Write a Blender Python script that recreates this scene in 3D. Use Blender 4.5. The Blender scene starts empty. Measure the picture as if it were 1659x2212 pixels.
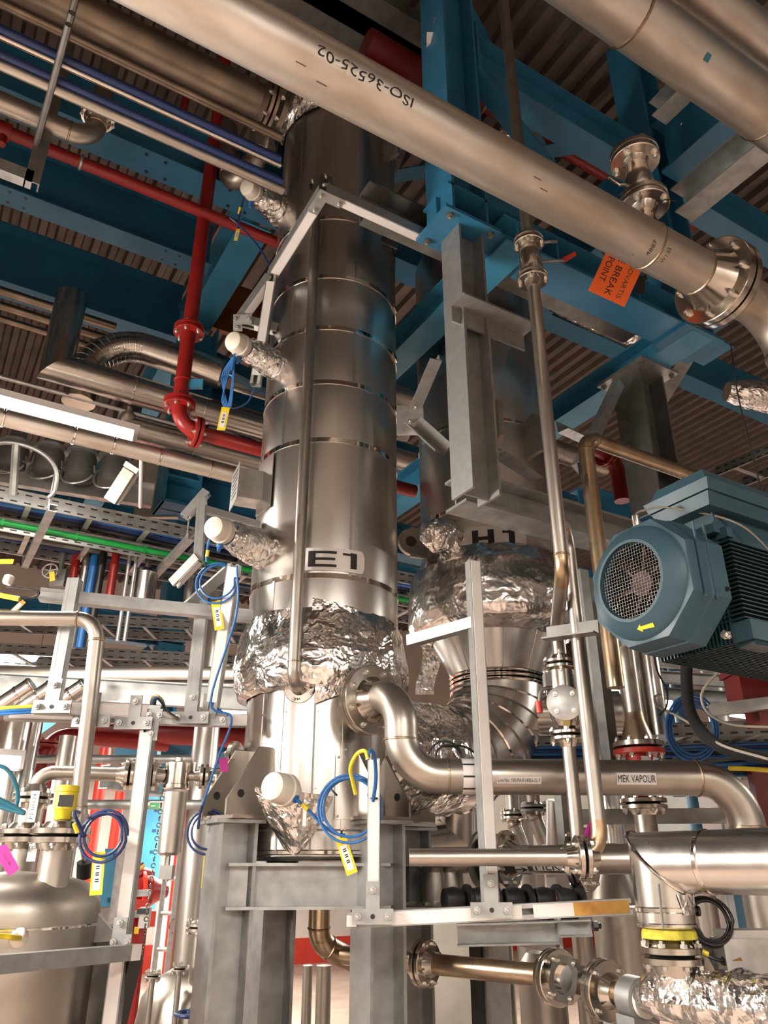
import bpy, bmesh, math, random
from mathutils import Vector, Matrix, noise
random.seed(7)
S = bpy.context.scene
C = S.collection
V = Vector
PI = math.pi

# ---------------------------------------------------------------- camera, light, exposure
FPX, CX, CY = 1661.0, 829.5, 1106.0
TH, AZI = math.radians(24.9), math.radians(59.2)
CAM = V((0, 0, 1.6))
FH = V((math.cos(AZI), math.sin(AZI), 0))
RT = V((math.sin(AZI), -math.cos(AZI), 0))
FW = FH * math.cos(TH) + V((0, 0, math.sin(TH)))
UP = -FH * math.sin(TH) + V((0, 0, math.cos(TH)))
AX, AY, AZ = V((1, 0, 0)), V((0, 1, 0)), V((0, 0, 1))

cd = bpy.data.cameras.new('camera')
cd.sensor_fit = 'VERTICAL'; cd.sensor_height = 36.0; cd.lens = FPX * 36.0 / 2212.0
cd.clip_start = 0.02; cd.clip_end = 200
cam = bpy.data.objects.new('camera', cd); C.objects.link(cam)
mw = Matrix((RT, UP, -FW)).transposed().to_4x4(); mw.translation = CAM
cam.matrix_world = mw
S.camera = cam

w = bpy.data.worlds.new('world'); S.world = w; w.use_nodes = True
w.node_tree.nodes['Background'].inputs[0].default_value = (1.0, 0.86, 0.74, 1)
w.node_tree.nodes['Background'].inputs[1].default_value = 0.05
S.view_settings.view_transform = 'Standard'
S.view_settings.look = 'None'
S.view_settings.gamma = 1.0
S.view_settings.use_curve_mapping = False
S.view_settings.exposure = 0.1
S.cycles.max_bounces = 4
S.cycles.diffuse_bounces = 2
S.cycles.glossy_bounces = 3
S.cycles.transmission_bounces = 4
S.cycles.caustics_reflective = False
S.cycles.caustics_refractive = False
S.cycles.adaptive_threshold = 0.03
S.cycles.use_light_tree = False
S.cycles.sample_clamp_indirect = 6.0
LAMPC = (1.0, 0.91, 0.82)

# ---------------------------------------------------------------- from measurements in the photograph to the place
def ray(x, y): return FW + RT * ((x - CX) / FPX) + UP * ((CY - y) / FPX)
def P(x, y, a): return CAM + ray(x, y) * a
def Z(x, y, z):
    d = ray(x, y); return CAM + d * ((z - CAM.z) / d.z)
def PY(x, y, Yc):
    d = ray(x, y); return CAM + d * (Yc / d.y)
def PXc(x, y, Xc):
    d = ray(x, y); return CAM + d * (Xc / d.x)
def HR(h, r, z=0): return V((0, 0, z)) + FH * h + RT * r
def along(p, ax, x=None, y=None):
    q = p - CAM
    if x is not None: n = RT; k = (x - CX) / FPX
    else: n = UP; k = (CY - y) / FPX
    den = ax.dot(n) - k * ax.dot(FW)
    t = -(q.dot(n) - k * q.dot(FW)) / den
    return p + ax * t
def pix(p):
    q = p - CAM; a = q.dot(FW)
    return (CX + FPX * q.dot(RT) / a, CY - FPX * q.dot(UP) / a, a)

# ---------------------------------------------------------------- materials
MATS = {}
def M(name, col, metal=0.0, rough=0.5, var=0.12, scale=6.0, bump=0.0, bscale=60.0, stretch=(1, 1, 1), rvar=0.08, col2=None, coat=0.0, thr=(0.35, 0.7), alpha=None):
    m = bpy.data.materials.new(name); m.use_nodes = True
    nt = m.node_tree; b = nt.nodes['Principled BSDF']
    tc = nt.nodes.new('ShaderNodeTexCoord'); mp = nt.nodes.new('ShaderNodeMapping')
    mp.inputs['Scale'].default_value = stretch
    nt.links.new(tc.outputs['Object'], mp.inputs['Vector'])
    nz = nt.nodes.new('ShaderNodeTexNoise'); nz.inputs['Scale'].default_value = scale
    nz.inputs['Detail'].default_value = 2.5; nz.inputs['Roughness'].default_value = 0.62
    nt.links.new(mp.outputs['Vector'], nz.inputs['Vector'])
    cr = nt.nodes.new('ShaderNodeValToRGB')
    c2 = col2 if col2 else tuple(max(0, c * (1 - var * 2)) for c in col)
    cr.color_ramp.elements[0].color = (*c2, 1); cr.color_ramp.elements[0].position = thr[0]
    cr.color_ramp.elements[1].color = (*[min(1, c * (1 + var * .4)) for c in col], 1); cr.color_ramp.elements[1].position = thr[1]
    nt.links.new(nz.outputs['Fac'], cr.inputs['Fac'])
    nt.links.new(cr.outputs['Color'], b.inputs['Base Color'])
    b.inputs['Metallic'].default_value = metal
    mr = nt.nodes.new('ShaderNodeMapRange')
    mr.inputs['From Min'].default_value = 0.3; mr.inputs['From Max'].default_value = 0.7
    mr.inputs['To Min'].default_value = min(1, rough + rvar); mr.inputs['To Max'].default_value = max(0.03, rough - rvar)
    nt.links.new(nz.outputs['Fac'], mr.inputs['Value']); nt.links.new(mr.outputs['Result'], b.inputs['Roughness'])
    if coat: b.inputs['Coat Weight'].default_value = coat
    if bump:
        n2 = nt.nodes.new('ShaderNodeTexNoise'); n2.inputs['Scale'].default_value = bscale; n2.inputs['Detail'].default_value = 1
        nt.links.new(mp.outputs['Vector'], n2.inputs['Vector'])
        bp = nt.nodes.new('ShaderNodeBump'); bp.inputs['Strength'].default_value = bump; bp.inputs['Distance'].default_value = 0.004
        nt.links.new(n2.outputs['Fac'], bp.inputs['Height']); nt.links.new(bp.outputs['Normal'], b.inputs['Normal'])
    MATS[name] = m
    return m
def MF(name, col, rough, scale, strength, base_var=0.1):
    m = bpy.data.materials.new(name); m.use_nodes = True
    nt = m.node_tree; b = nt.nodes['Principled BSDF']
    b.inputs['Metallic'].default_value = 1.0; b.inputs['Roughness'].default_value = rough
    b.inputs['Base Color'].default_value = (*col, 1)
    tc = nt.nodes.new('ShaderNodeTexCoord')
    nz = nt.nodes.new('ShaderNodeTexNoise'); nz.inputs['Scale'].default_value = scale * .35; nz.inputs['Detail'].default_value = 3
    mx = nt.nodes.new('ShaderNodeMixRGB'); mx.blend_type = 'ADD'; mx.inputs['Fac'].default_value = 0.16
    nt.links.new(tc.outputs['Object'], nz.inputs['Vector']); nt.links.new(tc.outputs['Object'], mx.inputs['Color1']); nt.links.new(nz.outputs['Color'], mx.inputs['Color2'])
    vo = nt.nodes.new('ShaderNodeTexVoronoi'); vo.inputs['Scale'].default_value = scale
    v2 = nt.nodes.new('ShaderNodeTexVoronoi'); v2.inputs['Scale'].default_value = scale * 2.7
    nt.links.new(mx.outputs['Color'], vo.inputs['Vector']); nt.links.new(mx.outputs['Color'], v2.inputs['Vector'])
    ad = nt.nodes.new('ShaderNodeMath'); ad.operation = 'MULTIPLY_ADD'; ad.inputs[1].default_value = 0.4
    nt.links.new(v2.outputs['Distance'], ad.inputs[0]); nt.links.new(vo.outputs['Distance'], ad.inputs[2])
    bp = nt.nodes.new('ShaderNodeBump'); bp.inputs['Strength'].default_value = strength; bp.inputs['Distance'].default_value = 0.012
    nt.links.new(ad.outputs['Value'], bp.inputs['Height']); nt.links.new(bp.outputs['Normal'], b.inputs['Normal'])
    MATS[name] = m
def ME(name, col, st):
    m = bpy.data.materials.new(name); m.use_nodes = True
    nt = m.node_tree; b = nt.nodes['Principled BSDF']
    b.inputs['Base Color'].default_value = (.9, .9, .9, 1)
    b.inputs['Emission Color'].default_value = (*col, 1); b.inputs['Emission Strength'].default_value = st; m.cycles.emission_sampling = 'NONE'
    MATS[name] = m
M('clad', (.66, .635, .60), 1, .31, .04, 1.6, .015, 30, (9, 9, .4), .04)
M('clad2', (.70, .67, .63), 1, .24, .05, 1.2, .04, 30, (10, 10, .6), .05)
M('cladpipe', (.58, .54, .49), 1, .25, .08, 3, .05, 30, (1, 1, 1), .06)
M('pipe', (.47, .43, .38), 1, .37, .12, 5, .05, 90, (1, 1, 1), .07)
M('pipe_pale', (.68, .652, .605), 1, .45, .08, 3, .03, 90, (1, 3, 3), .06, col2=(.50, .43, .35))
M('pipe_tint', (.60, .49, .36), 1, .33, .2, 9, 0, 60, (1, 1, 1), .08, col2=(.40, .28, .17))
M('pipe_brown', (.31, .25, .19), 1, .42, .2, 4, .05, 60, (1, 1, 1), .08)
M('flange', (.66, .61, .54), 1, .2, .08, 12, 0, 60, (1, 1, 1), .07)
M('bolt', (.70, .68, .62), 1, .28, .1, 30)
M('weld', (.42, .32, .22), 1, .35, .2, 40, .3, 200)
M('tank', (.46, .42, .37), 1, .40, .1, 4, .06, 40, (1, 1, 1), .08)
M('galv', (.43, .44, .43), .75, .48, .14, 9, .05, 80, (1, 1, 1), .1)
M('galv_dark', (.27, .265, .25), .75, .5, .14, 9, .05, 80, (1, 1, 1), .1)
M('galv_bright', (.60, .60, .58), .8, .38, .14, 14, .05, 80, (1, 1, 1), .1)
M('band', (.80, .76, .70), 1, .10, .04, 10)
M('blue', (.031, .178, .32), 0, .42, .10, 3, .03, 60, (1, 1, 1), .07)
M('blue_lt', (.052, .275, .45), 0, .42, .10, 3, .03, 60, (1, 1, 1), .07)
M('blue_dark', (.012, .075, .16), 0, .4, .1, 3)
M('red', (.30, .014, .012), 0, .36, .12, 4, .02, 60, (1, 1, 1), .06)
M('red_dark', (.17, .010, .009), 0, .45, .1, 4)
M('red_br', (.62, .05, .03), 0, .4, .1, 4)
M('orange_board', (.35, .12, .02), 0, .6, .2, 4)
M('white', (.80, .765, .735), 0, .45, .05, 5)
M('cream', (.72, .67, .57), 0, .42, .06, 6)
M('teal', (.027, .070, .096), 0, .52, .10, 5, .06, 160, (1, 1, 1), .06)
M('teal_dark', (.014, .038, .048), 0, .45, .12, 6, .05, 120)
M('black', (.012, .012, .013), 0, .4, .1, 6)
M('rubber', (.003, .003, .004), 0, .92, .1, 6)
M('ink', (.015, .014, .013), 0, .6, .05, 6)
M('ink_faint', (.10, .085, .06), .3, .6, .05, 6)
M('cable_blue', (.022, .145, .42), 0, .38, .08, 6)
M('cable_navy', (.010, .032, .13), 0, .4, .08, 6)
M('cable_cyan', (.03, .18, .26), 0, .4, .08, 6)
M('cable_grey', (.30, .27, .22), 0, .45, .08, 6)
M('yellow', (.80, .62, .03), 0, .45, .06, 6)
M('green', (.01, .36, .06), 0, .4, .06, 6)
M('magenta', (.52, .04, .30), 0, .5, .06, 6)
M('orange', (.95, .16, .03), 0, .5, .04, 6)
M('deck', (.14, .115, .10), .35, .55, .15, 3, .05, 40)
M('concrete', (.50, .385, .32), 0, .42, .12, 2.2, .02, 30, col2=(.40, .29, .235))
M('wall', (.72, .66, .60), 0, .6, .06, 1.2)
M('wool', (.60, .52, .05), 0, .8, .2, 30, .5, 120)
M('dust', (.16, .125, .10), 1, .5, .2, 5)
M('brass', (.62, .45, .16), 1, .3, .1, 8)
M('fan_rust', (.07, .03, .02), 0, .7, .3, 8)
M('screen', (.05, .05, .05), 0, .25, .05, 6)
M('plastic_clear', (.55, .53, .45), .3, .2, .1, 10)
M('burnt', (.62, .36, .10), .8, .4, .2, 12, col2=(.40, .20, .06))
MF('foil', (.92, .905, .88), .17, 17, .5)
MF('foil_soft', (.84, .82, .79), .2, 15, .35)
ME('lamp', (1.0, .93, .84), 9.0)
ME('lamp_far', (1.0, .93, .84), 5.0)
g = bpy.data.materials.new('glass'); g.use_nodes = True
gb = g.node_tree.nodes['Principled BSDF']; gb.inputs['Transmission Weight'].default_value = 1; gb.inputs['Roughness'].default_value = .03
gb.inputs['Base Color'].default_value = (.8, .85, .82, 1); MATS['glass'] = g

# ---------------------------------------------------------------- mesh kit
def frame(d):
    d = d.normalized()
    u = AZ if abs(d.z) < .95 else AX
    s = d.cross(u).normalized()
    return s, s.cross(d).normalized(), d
class MB:
    def __init__(s): s.v = []; s.f = []
    def add(s, vs, fs):
        o = len(s.v); s.v += [V(q) for q in vs]; s.f += [tuple(i + o for i in f) for f in fs]; return s
    def box(s, c, x, y, z, ax=AX, ay=AY, az=AZ):
        c = V(c); vs = []
        for i in (-.5, .5):
            for j in (-.5, .5):
                for k in (-.5, .5): vs.append(c + ax * (x * i) + ay * (y * j) + az * (z * k))
        return s.add(vs, [(0, 1, 3, 2), (4, 6, 7, 5), (0, 4, 5, 1), (2, 3, 7, 6), (0, 2, 6, 4), (1, 5, 7, 3)])
    def bar(s, p0, p1, wd, ht, up=AZ):
        return s.prism([(-wd / 2, -ht / 2), (wd / 2, -ht / 2), (wd / 2, ht / 2), (-wd / 2, ht / 2)], p0, p1, up)
    def prism(s, poly, p0, p1, up=AZ):
        p0, p1 = V(p0), V(p1); d = (p1 - p0).normalized()
        if abs(d.dot(up.normalized())) > .99: up = AY if abs(d.dot(AY)) < .9 else AX
        sd = d.cross(up).normalized(); uv = sd.cross(d).normalized(); n = len(poly)
        vs = [p0 + sd * a + uv * b for a, b in poly] + [p1 + sd * a + uv * b for a, b in poly]
        return s.add(vs, [tuple(range(n))[::-1], tuple(range(n, 2 * n))] + [(i, (i + 1) % n, n + (i + 1) % n, n + i) for i in range(n)])
    def tube(s, pts, r, n=20, cap=True, closed=False):
        pts = [V(p) for p in pts]; m = len(pts); rs = r if isinstance(r, (list, tuple)) else [r] * m
        T = []
        for i in range(m):
            if closed: t = pts[(i + 1) % m] - pts[i - 1]
            else: t = pts[min(i + 1, m - 1)] - pts[max(i - 1, 0)]
            T.append(t.normalized() if t.length > 1e-9 else AZ)
        a, b, _ = frame(T[0]); vs = []
        for i in range(m):
            a = (a - T[i] * a.dot(T[i])); a = a.normalized() if a.length > 1e-6 else frame(T[i])[0]
            b = T[i].cross(a)
            for k in range(n):
                q = 2 * PI * k / n; vs.append(pts[i] + (a * math.cos(q) + b * math.sin(q)) * rs[i])
        fs = []
        for i in range(m if closed else m - 1):
            j = (i + 1) % m
            for k in range(n): fs.append((i * n + k, i * n + (k + 1) % n, j * n + (k + 1) % n, j * n + k))
        if cap and not closed: fs += [tuple(range(n))[::-1], tuple(range((m - 1) * n, m * n))]
        return s.add(vs, fs)
    def lathe(s, prof, o, ax, n=40, cap=True, a0=0, a1=2 * PI):
        o = V(o); a, b, d = frame(V(ax)); full = abs(a1 - a0 - 2 * PI) < 1e-6; m = n if full else n + 1; vs = []
        for r, h in prof:
            for k in range(m):
                q = a0 + (a1 - a0) * k / n; vs.append(o + d * h + (a * math.cos(q) + b * math.sin(q)) * r)
        fs = []
        for i in range(len(prof) - 1):
            for k in range(n):
                k2 = (k + 1) % m; fs.append((i * m + k, i * m + k2, (i + 1) * m + k2, (i + 1) * m + k))
        if cap and full:
            if prof[0][0] > 1e-5: fs.append(tuple(range(m))[::-1])
            if prof[-1][0] > 1e-5: fs.append(tuple(range((len(prof) - 1) * m, len(prof) * m)))
        return s.add(vs, fs)
    def build(s, name, mat, parent=None, ang=32, flat=False, kind=None):
        me = bpy.data.meshes.new(name)
        lo = V((min(q.x for q in s.v), min(q.y for q in s.v), min(q.z for q in s.v))); hi = V((max(q.x for q in s.v), max(q.y for q in s.v), max(q.z for q in s.v)))
        c = V(((lo.x + hi.x) / 2, (lo.y + hi.y) / 2, lo.z))
        me.from_pydata([q - c for q in s.v], [], s.f)
        if not flat:
            me.shade_smooth(); me.set_sharp_from_angle(angle=math.radians(ang))
        me.materials.append(MATS[mat]); me.validate()
        return place(name, me, Matrix.Translation(c), parent, kind)
def wloc(o):
    p = V((0, 0, 0))
    while o is not None: p = p + o.location; o = o.parent
    return p
def place(name, me, mw, parent=None, kind=None):
    o = bpy.data.objects.new(name, me); C.objects.link(o)
    if parent is not None:
        o.parent = parent; m2 = mw.copy(); m2.translation = mw.translation - wloc(parent); o.matrix_basis = m2
    else: o.matrix_basis = mw
    if kind: o['kind'] = kind
    return o
def thing(name, label, cat, loc=(0, 0, 0), group=None):
    o = bpy.data.objects.new(name, None); C.objects.link(o); o.location = V(loc); o.empty_display_size = .05
    return tag(o, label, cat, group)
def tag(o, label, cat, group=None, kind=None):
    o['label'] = label; o['category'] = cat
    if group: o['group'] = group
    o['kind'] = kind or 'thing'
    return o
def struct(o): o['kind'] = 'structure'; return o

def bend(pts, R, n=8):
    pts = [V(p) for p in pts]; out = [pts[0]]
    for i in range(1, len(pts) - 1):
        a, b, c = pts[i - 1], pts[i], pts[i + 1]
        d1 = (a - b); d2 = (c - b); l1, l2 = d1.length, d2.length; d1.normalize(); d2.normalize()
        ang = d1.angle(d2)
        if ang > PI - .02: out.append(b); continue
        t = min(R / math.tan(ang / 2), l1 * .49 if i > 1 else l1 * .98, l2 * .49 if i < len(pts) - 2 else l2 * .98); r = t * math.tan(ang / 2)
        p1 = b + d1 * t; ctr = b + (d1 + d2).normalized() * (r / math.sin(ang / 2)); e1 = (p1 - ctr).normalized(); e2 = ((b + d2 * t) - ctr).normalized()
        tot = e1.angle(e2); k = max(3, int(n * tot / (PI / 2)))
        for j in range(k + 1):
            f = j / k; out.append(ctr + (e1 * math.sin((1 - f) * tot) + e2 * math.sin(f * tot)) / math.sin(tot) * r)
    out.append(pts[-1]); return out
def smooth(pts, n=8):
    pts = [V(p) for p in pts]; out = []
    q = [pts[0] * 2 - pts[1]] + pts + [pts[-1] * 2 - pts[-2]]
    for i in range(1, len(q) - 2):
        for j in range(n):
            t = j / n; a, b, c, d = q[i - 1], q[i], q[i + 1], q[i + 2]
            out.append(.5 * ((2 * b) + (c - a) * t + (2 * a - 5 * b + 4 * c - d) * t * t + (3 * b - a - 3 * c + d) * t * t * t))
    out.append(pts[-1]); return out

_bm = {}
def boltmesh(mat):
    if mat not in _bm:
        b = MB(); b.lathe([(1, -.1), (1, .85)], (0, 0, 0), AZ, 6); b.lathe([(.55, .8), (.55, 1.5), (.4, 1.62)], (0, 0, 0), AZ, 8)
        me = bpy.data.meshes.new('bolt'); me.from_pydata([tuple(q) for q in b.v], [], b.f); me.materials.append(MATS[mat]); me.validate(); _bm[mat] = me
    return _bm[mat]
def bolt(parent, p, d, r, mat='bolt', spin=0.3):
    s, u, d = frame(V(d)); m = Matrix((s * r, u * r, d * r)).transposed().to_4x4() @ Matrix.Rotation(spin, 4, 'Z'); m.translation = V(p)
    return place('bolt', boltmesh(mat), m, parent)
def flange(parent, c, ax, R, r, t=.02, n=8, mat='flange', hub=None, br=.009, bolts=True, name='flange', bmat='bolt', ph=.5):
    """c: joint face centre, ax: direction away from the joint along its own pipe"""
    ax = V(ax).normalized(); hub = R * .35 if hub is None else hub
    prof = [(0, .001), (R * .94, .001), (R, .003), (R, t - .002), (R - .003, t)]
    if hub > 0: prof += [(min(R * .80, r * 1.42), t), (r * 1.34, t + hub * .15), (r * 1.03, t + hub), (0, t + hub)]
    else: prof += [(0, t)]
    f = MB().lathe(prof, c, ax, 48, False).build(name, mat, parent)
    if bolts:
        s, u, d = frame(ax); rb = R * .82 if R * .82 > r * 1.42 + br else (R + r * 1.42) / 2
        for k in range(n):
            q = 2 * PI * (k + ph) / n
            bolt(f, V(c) + (s * math.cos(q) + u * math.sin(q)) * rb + ax * t, ax, br, bmat)
    return f
def flpair(parent, c, ax, R, r, t=.02, n=8, hub=None, br=.009, mat='flange', gap=.002, bolts=True, mat2=None, bmat='bolt', ph=.5):
    ax = V(ax).normalized(); c = V(c)
    MB().lathe([(r * 1.3, -gap - .001), (R * .72, -gap - .001), (R * .72, gap + .001), (r * 1.3, gap + .001)], c, ax, 32, False).build('gasket', 'rubber', parent)
    flange(parent, c + ax * gap, ax, R, r, t, n, mat, hub, br, bolts, bmat=bmat, ph=ph)
    return flange(parent, c - ax * gap, -ax, R, r, t, n, mat2 or mat, hub, br, bolts, bmat=bmat, ph=ph)
def ring(parent, c, ax, r, w, mat='weld', name='weld_bead', th=None):
    th = th or w * .35
    return MB().lathe([(r - .001, -w / 2), (r + th, -w * .25), (r + th, w * .25), (r - .001, w / 2)], c, ax, 36, False).build(name, mat, parent)
def pipe(name, label, pts, r, mat='pipe', R=None, cat='pipe', group=None, n=24, beads=True, bm='weld', parent=None):
    pts = [V(p) for p in pts]
    path = bend(pts, R if R else r * 3.0) if len(pts) > 2 else pts
    o = MB().tube(path, r, n).build(name, mat, parent)
    if label: tag(o, label, cat, group)
    if beads and len(pts) > 2:
        for i in range(1, len(pts) - 1):
            a, b, c = pts[i - 1], pts[i], pts[i + 1]; d1 = (a - b); d2 = (c - b); ang = d1.angle(d2)
            if ang > PI - .02: continue
            t = min((R if R else r * 3.0) / math.tan(ang / 2), d1.length * .49 if i > 1 else d1.length * .98, d2.length * .49 if i < len(pts) - 2 else d2.length * .98)
            ring(o, b + d1.normalized() * t, d1, r, .010, bm); ring(o, b + d2.normalized() * t, d2, r, .010, bm)
    return o

# steel sections
def SI(h, b, tf=.012, tw=.008):
    return [(-b / 2, -h / 2), (b / 2, -h / 2), (b / 2, -h / 2 + tf), (tw / 2, -h / 2 + tf), (tw / 2, h / 2 - tf), (b / 2, h / 2 - tf), (b / 2, h / 2), (-b / 2, h / 2), (-b / 2, h / 2 - tf), (-tw / 2, h / 2 - tf), (-tw / 2, -h / 2 + tf), (-b / 2, -h / 2 + tf)]
def SC(h, b, t=.008, sg=1):
    q = [(0, -h / 2), (b, -h / 2), (b, -h / 2 + t), (t, -h / 2 + t), (t, h / 2 - t), (b, h / 2 - t), (b, h / 2), (0, h / 2)]
    return q if sg > 0 else [(-x, y) for x, y in q][::-1]
def SL(a, b, t=.006, sx=1, sy=1):
    q = [(0, 0), (a * sx, 0), (a * sx, t * sy), (t * sx, t * sy), (t * sx, b * sy), (0, b * sy)]
    return q if sx * sy > 0 else q[::-1]
def beam(name, label, p0, p1, sec, mat='blue', up=AZ, parent=None, cat='steel beam', group=None):
    o = MB().prism(sec, p0, p1, up).build(name, mat, parent)
    if label: tag(o, label, cat, group)
    return o

# lettering
_tx = {}
def textmesh(t, size=1.0, slices=None):
    if t not in _tx:
        cu = bpy.data.curves.new('lettering', 'FONT'); cu.body = t; cu.size = 1; cu.align_x = 'CENTER'; cu.align_y = 'CENTER'; cu.resolution_u = 3
        o = bpy.data.objects.new('lettering', cu); C.objects.link(o)
        dg = bpy.context.evaluated_depsgraph_get(); me = bpy.data.meshes.new_from_object(o.evaluated_get(dg))
        bpy.data.objects.remove(o); bpy.data.curves.remove(cu)
        _tx[t] = me
    bmh = bmesh.new(); bmh.from_mesh(_tx[t])
    xs = [q.co.x for q in bmh.verts]; ys = [q.co.y for q in bmh.verts]
    cx, cy = (min(xs) + max(xs)) / 2, (min(ys) + max(ys)) / 2; wd, ht = max(xs) - min(xs), max(ys) - min(ys)
    for q in bmh.verts: q.co.x = (q.co.x - cx) / ht; q.co.y = (q.co.y - cy) / ht
    if slices:
        for ax_, no in ((wd / ht, (1, 0, 0)), (1.0, (0, 1, 0))):
            k = -ax_ / 2 + slices
            while k < ax_ / 2:
                bmesh.ops.bisect_plane(bmh, geom=bmh.verts[:] + bmh.edges[:] + bmh.faces[:], plane_co=tuple(k * c for c in no), plane_no=no); k += slices
    bmh.verts.index_update()
    vs = [(q.co.x, q.co.y) for q in bmh.verts]; fs = [tuple(x.index for x in f.verts) for f in bmh.faces]; bmh.free()
    return vs, fs, wd / ht
def text(t, mp, ht, wd=None, mat='ink', parent=None, off=(0, 0), name='lettering', slices=None, wob=0):
    """mp(u, v): metres on the surface to a point; ht: letter height; wd: overall width"""
    vs, fs, asp = textmesh(t, 1, slices); kx = (wd / asp) if wd else ht
    b = MB().add([mp(x * kx + off[0], y * ht + off[1] + (wob * math.sin(x * 3.1) if wob else 0)) for x, y in vs], fs)
    return b.build(name, mat, parent, flat=True)
def flatmap(c, u, v, off=.001):
    c, u, v = V(c), V(u).normalized(), V(v).normalized(); n = u.cross(v) * off
    return lambda a, b: c + u * a + v * b + n
def cylmap(c, ax, n, R, mode='along', fl=1):
    """along: u runs down the axis, v round it; wrap: u runs round, v along"""
    ax = V(ax).normalized(); n = V(n); n = (n - ax * n.dot(ax)).normalized(); t = ax.cross(n); c = V(c)
    def f(a, b):
        if mode == 'along': s, q = a, -b / R
        else: s, q = b, a / R
        s *= fl; q *= fl
        return c + ax * s + (n * math.cos(q) + t * math.sin(q)) * R
    return f
def patch(mp, w_, h_, mat, parent=None, name='label_plate', nu=10, nv=6, off=(0, 0), th=None, rnd=0):
    b = MB(); vs = []
    for i in range(nu + 1):
        for j in range(nv + 1):
            x, y = w_ * (i / nu - .5), h_ * (j / nv - .5)
            if rnd and i in (0, nu) and j in (0, nv): x *= 1 - rnd / w_; y *= 1 - rnd / h_
            vs.append(mp(x + off[0], y + off[1]))
    b.add(vs, [(i * (nv + 1) + j, (i + 1) * (nv + 1) + j, (i + 1) * (nv + 1) + j + 1, i * (nv + 1) + j + 1) for i in range(nu) for j in range(nv)])
    return b.build(name, mat, parent, ang=60)

# crumpled foil
def crum(p, amp, sc, fine=.2):
    a = noise.noise(p * sc) * .6
    d = noise.voronoi(p * (sc * 1.7))[0]; b = (d[1] - d[0]) - .35
    d2 = noise.voronoi(p * (sc * 4.3))[0]; c = (d2[1] - d2[0]) - .35
    return amp * (a + b * .9 + c * fine)
def foil_tube(name, pts, rs, parent, amp=.012, sc=9, n=56, step=.012, mat='foil', cap=True, lump=0, seed=0, flat=True, fine=.2):
    pts = [V(p) for p in pts]; L = [0]
    for i in range(len(pts) - 1): L.append(L[-1] + (pts[i + 1] - pts[i]).length)
    m = max(4, int(L[-1] / step)); cp = []; rr = []
    j = 0
    for i in range(m + 1):
        s = L[-1] * i / m
        while j < len(L) - 2 and s > L[j + 1]: j += 1
        f = (s - L[j]) / max(1e-9, L[j + 1] - L[j]); cp.append(pts[j].lerp(pts[j + 1], f)); rr.append(rs[j] * (1 - f) + rs[j + 1] * f)
    b = MB().tube(cp, rr, n, cap)
    sd = V((seed * 3.1, seed * 1.7, seed))
    for i in range(m + 1):
        for k in range(n):
            q = b.v[i * n + k]; d = (q - cp[i])
            if d.length < 1e-6: continue
            l = d.length; d.normalize(); e = crum(q + sd, amp, sc, fine) + (lump * noise.noise((q + sd) * 3.5) if lump else 0)
            b.v[i * n + k] = q + d * e + V((noise.noise(q * 31), noise.noise(q * 33 + V((5, 0, 0))), noise.noise(q * 29))) * amp * .35
    return b.build(name, mat, parent, flat=flat, ang=40)
def foil_sheet(name, f, nu, nv, parent, amp=.008, sc=14, mat='foil', nrm=None):
    b = MB(); vs = []
    for i in range(nu + 1):
        for j in range(nv + 1):
            q = V(f(i / nu, j / nv)); n_ = nrm if nrm else V((0, 0, 1)); vs.append(q + n_ * crum(q, amp, sc))
    b.add(vs, [(i * (nv + 1) + j, (i + 1) * (nv + 1) + j, (i + 1) * (nv + 1) + j + 1, i * (nv + 1) + j + 1) for i in range(nu) for j in range(nv)])
    return b.build(name, mat, parent, flat=True)

# cables
def cable(name, label, pts, r, mat, parent=None, cat='cable', group=None, n=8, sm=6):
    o = MB().tube(smooth(pts, sm), r, n).build(name, mat, parent)
    if label: tag(o, label, cat, group)
    return o
def loops(c, R, u, v, turns=3, r=.004, jit=.006, k=28, sx=1.0):
    """points of a coiled cable: u, v span the loop plane"""
    u, v = V(u).normalized(), V(v).normalized(); n_ = u.cross(v); out = []
    for i in range(int(turns * k) + 1):
        q = 2 * PI * i / k; t = i / k
        rr = R * (1 - .045 * (int(t) % 3)) + jit * math.sin(t * 2.3 + i * .02)
        out.append(V(c) + u * (math.cos(q) * rr * sx) + v * (math.sin(q) * rr) + n_ * (r * 1.6 * (t - turns / 2)))
    return out
def tie(parent, c, d, r=.010, mat='black'):
    return MB().lathe([(r * .6, -.003), (r, -.003), (r, .003), (r * .6, .003)], c, d, 12, False).build('cable_tie', mat, parent)
def tagcard(parent, top, down, face, w_=.03, l_=.09, mat='yellow', inner='white', bars=True, name='tag'):
    """hanging tag: top point, direction it hangs in, facing normal"""
    down = V(down).normalized(); face = V(face); face = (face - down * face.dot(down)).normalized(); u = down.cross(face).normalized()
    o = MB().box(V(top) + down * (l_ / 2), w_, l_, .0025, u, down, face).build(name, mat, parent)
    if inner: MB().box(V(top) + down * (l_ * .56) + face * .0016, w_ * .62, l_ * .66, .001, u, down, face).build('label_insert', inner, o)
    if bars:
        b = MB()
        for k in range(9):
            if k % 3 != 2: b.box(V(top) + down * (l_ * (.34 + .05 * k)) + face * .0024, w_ * .3, l_ * .03, .0006, u, down, face)
        b.build('barcode', 'ink', o)
    return o
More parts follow.
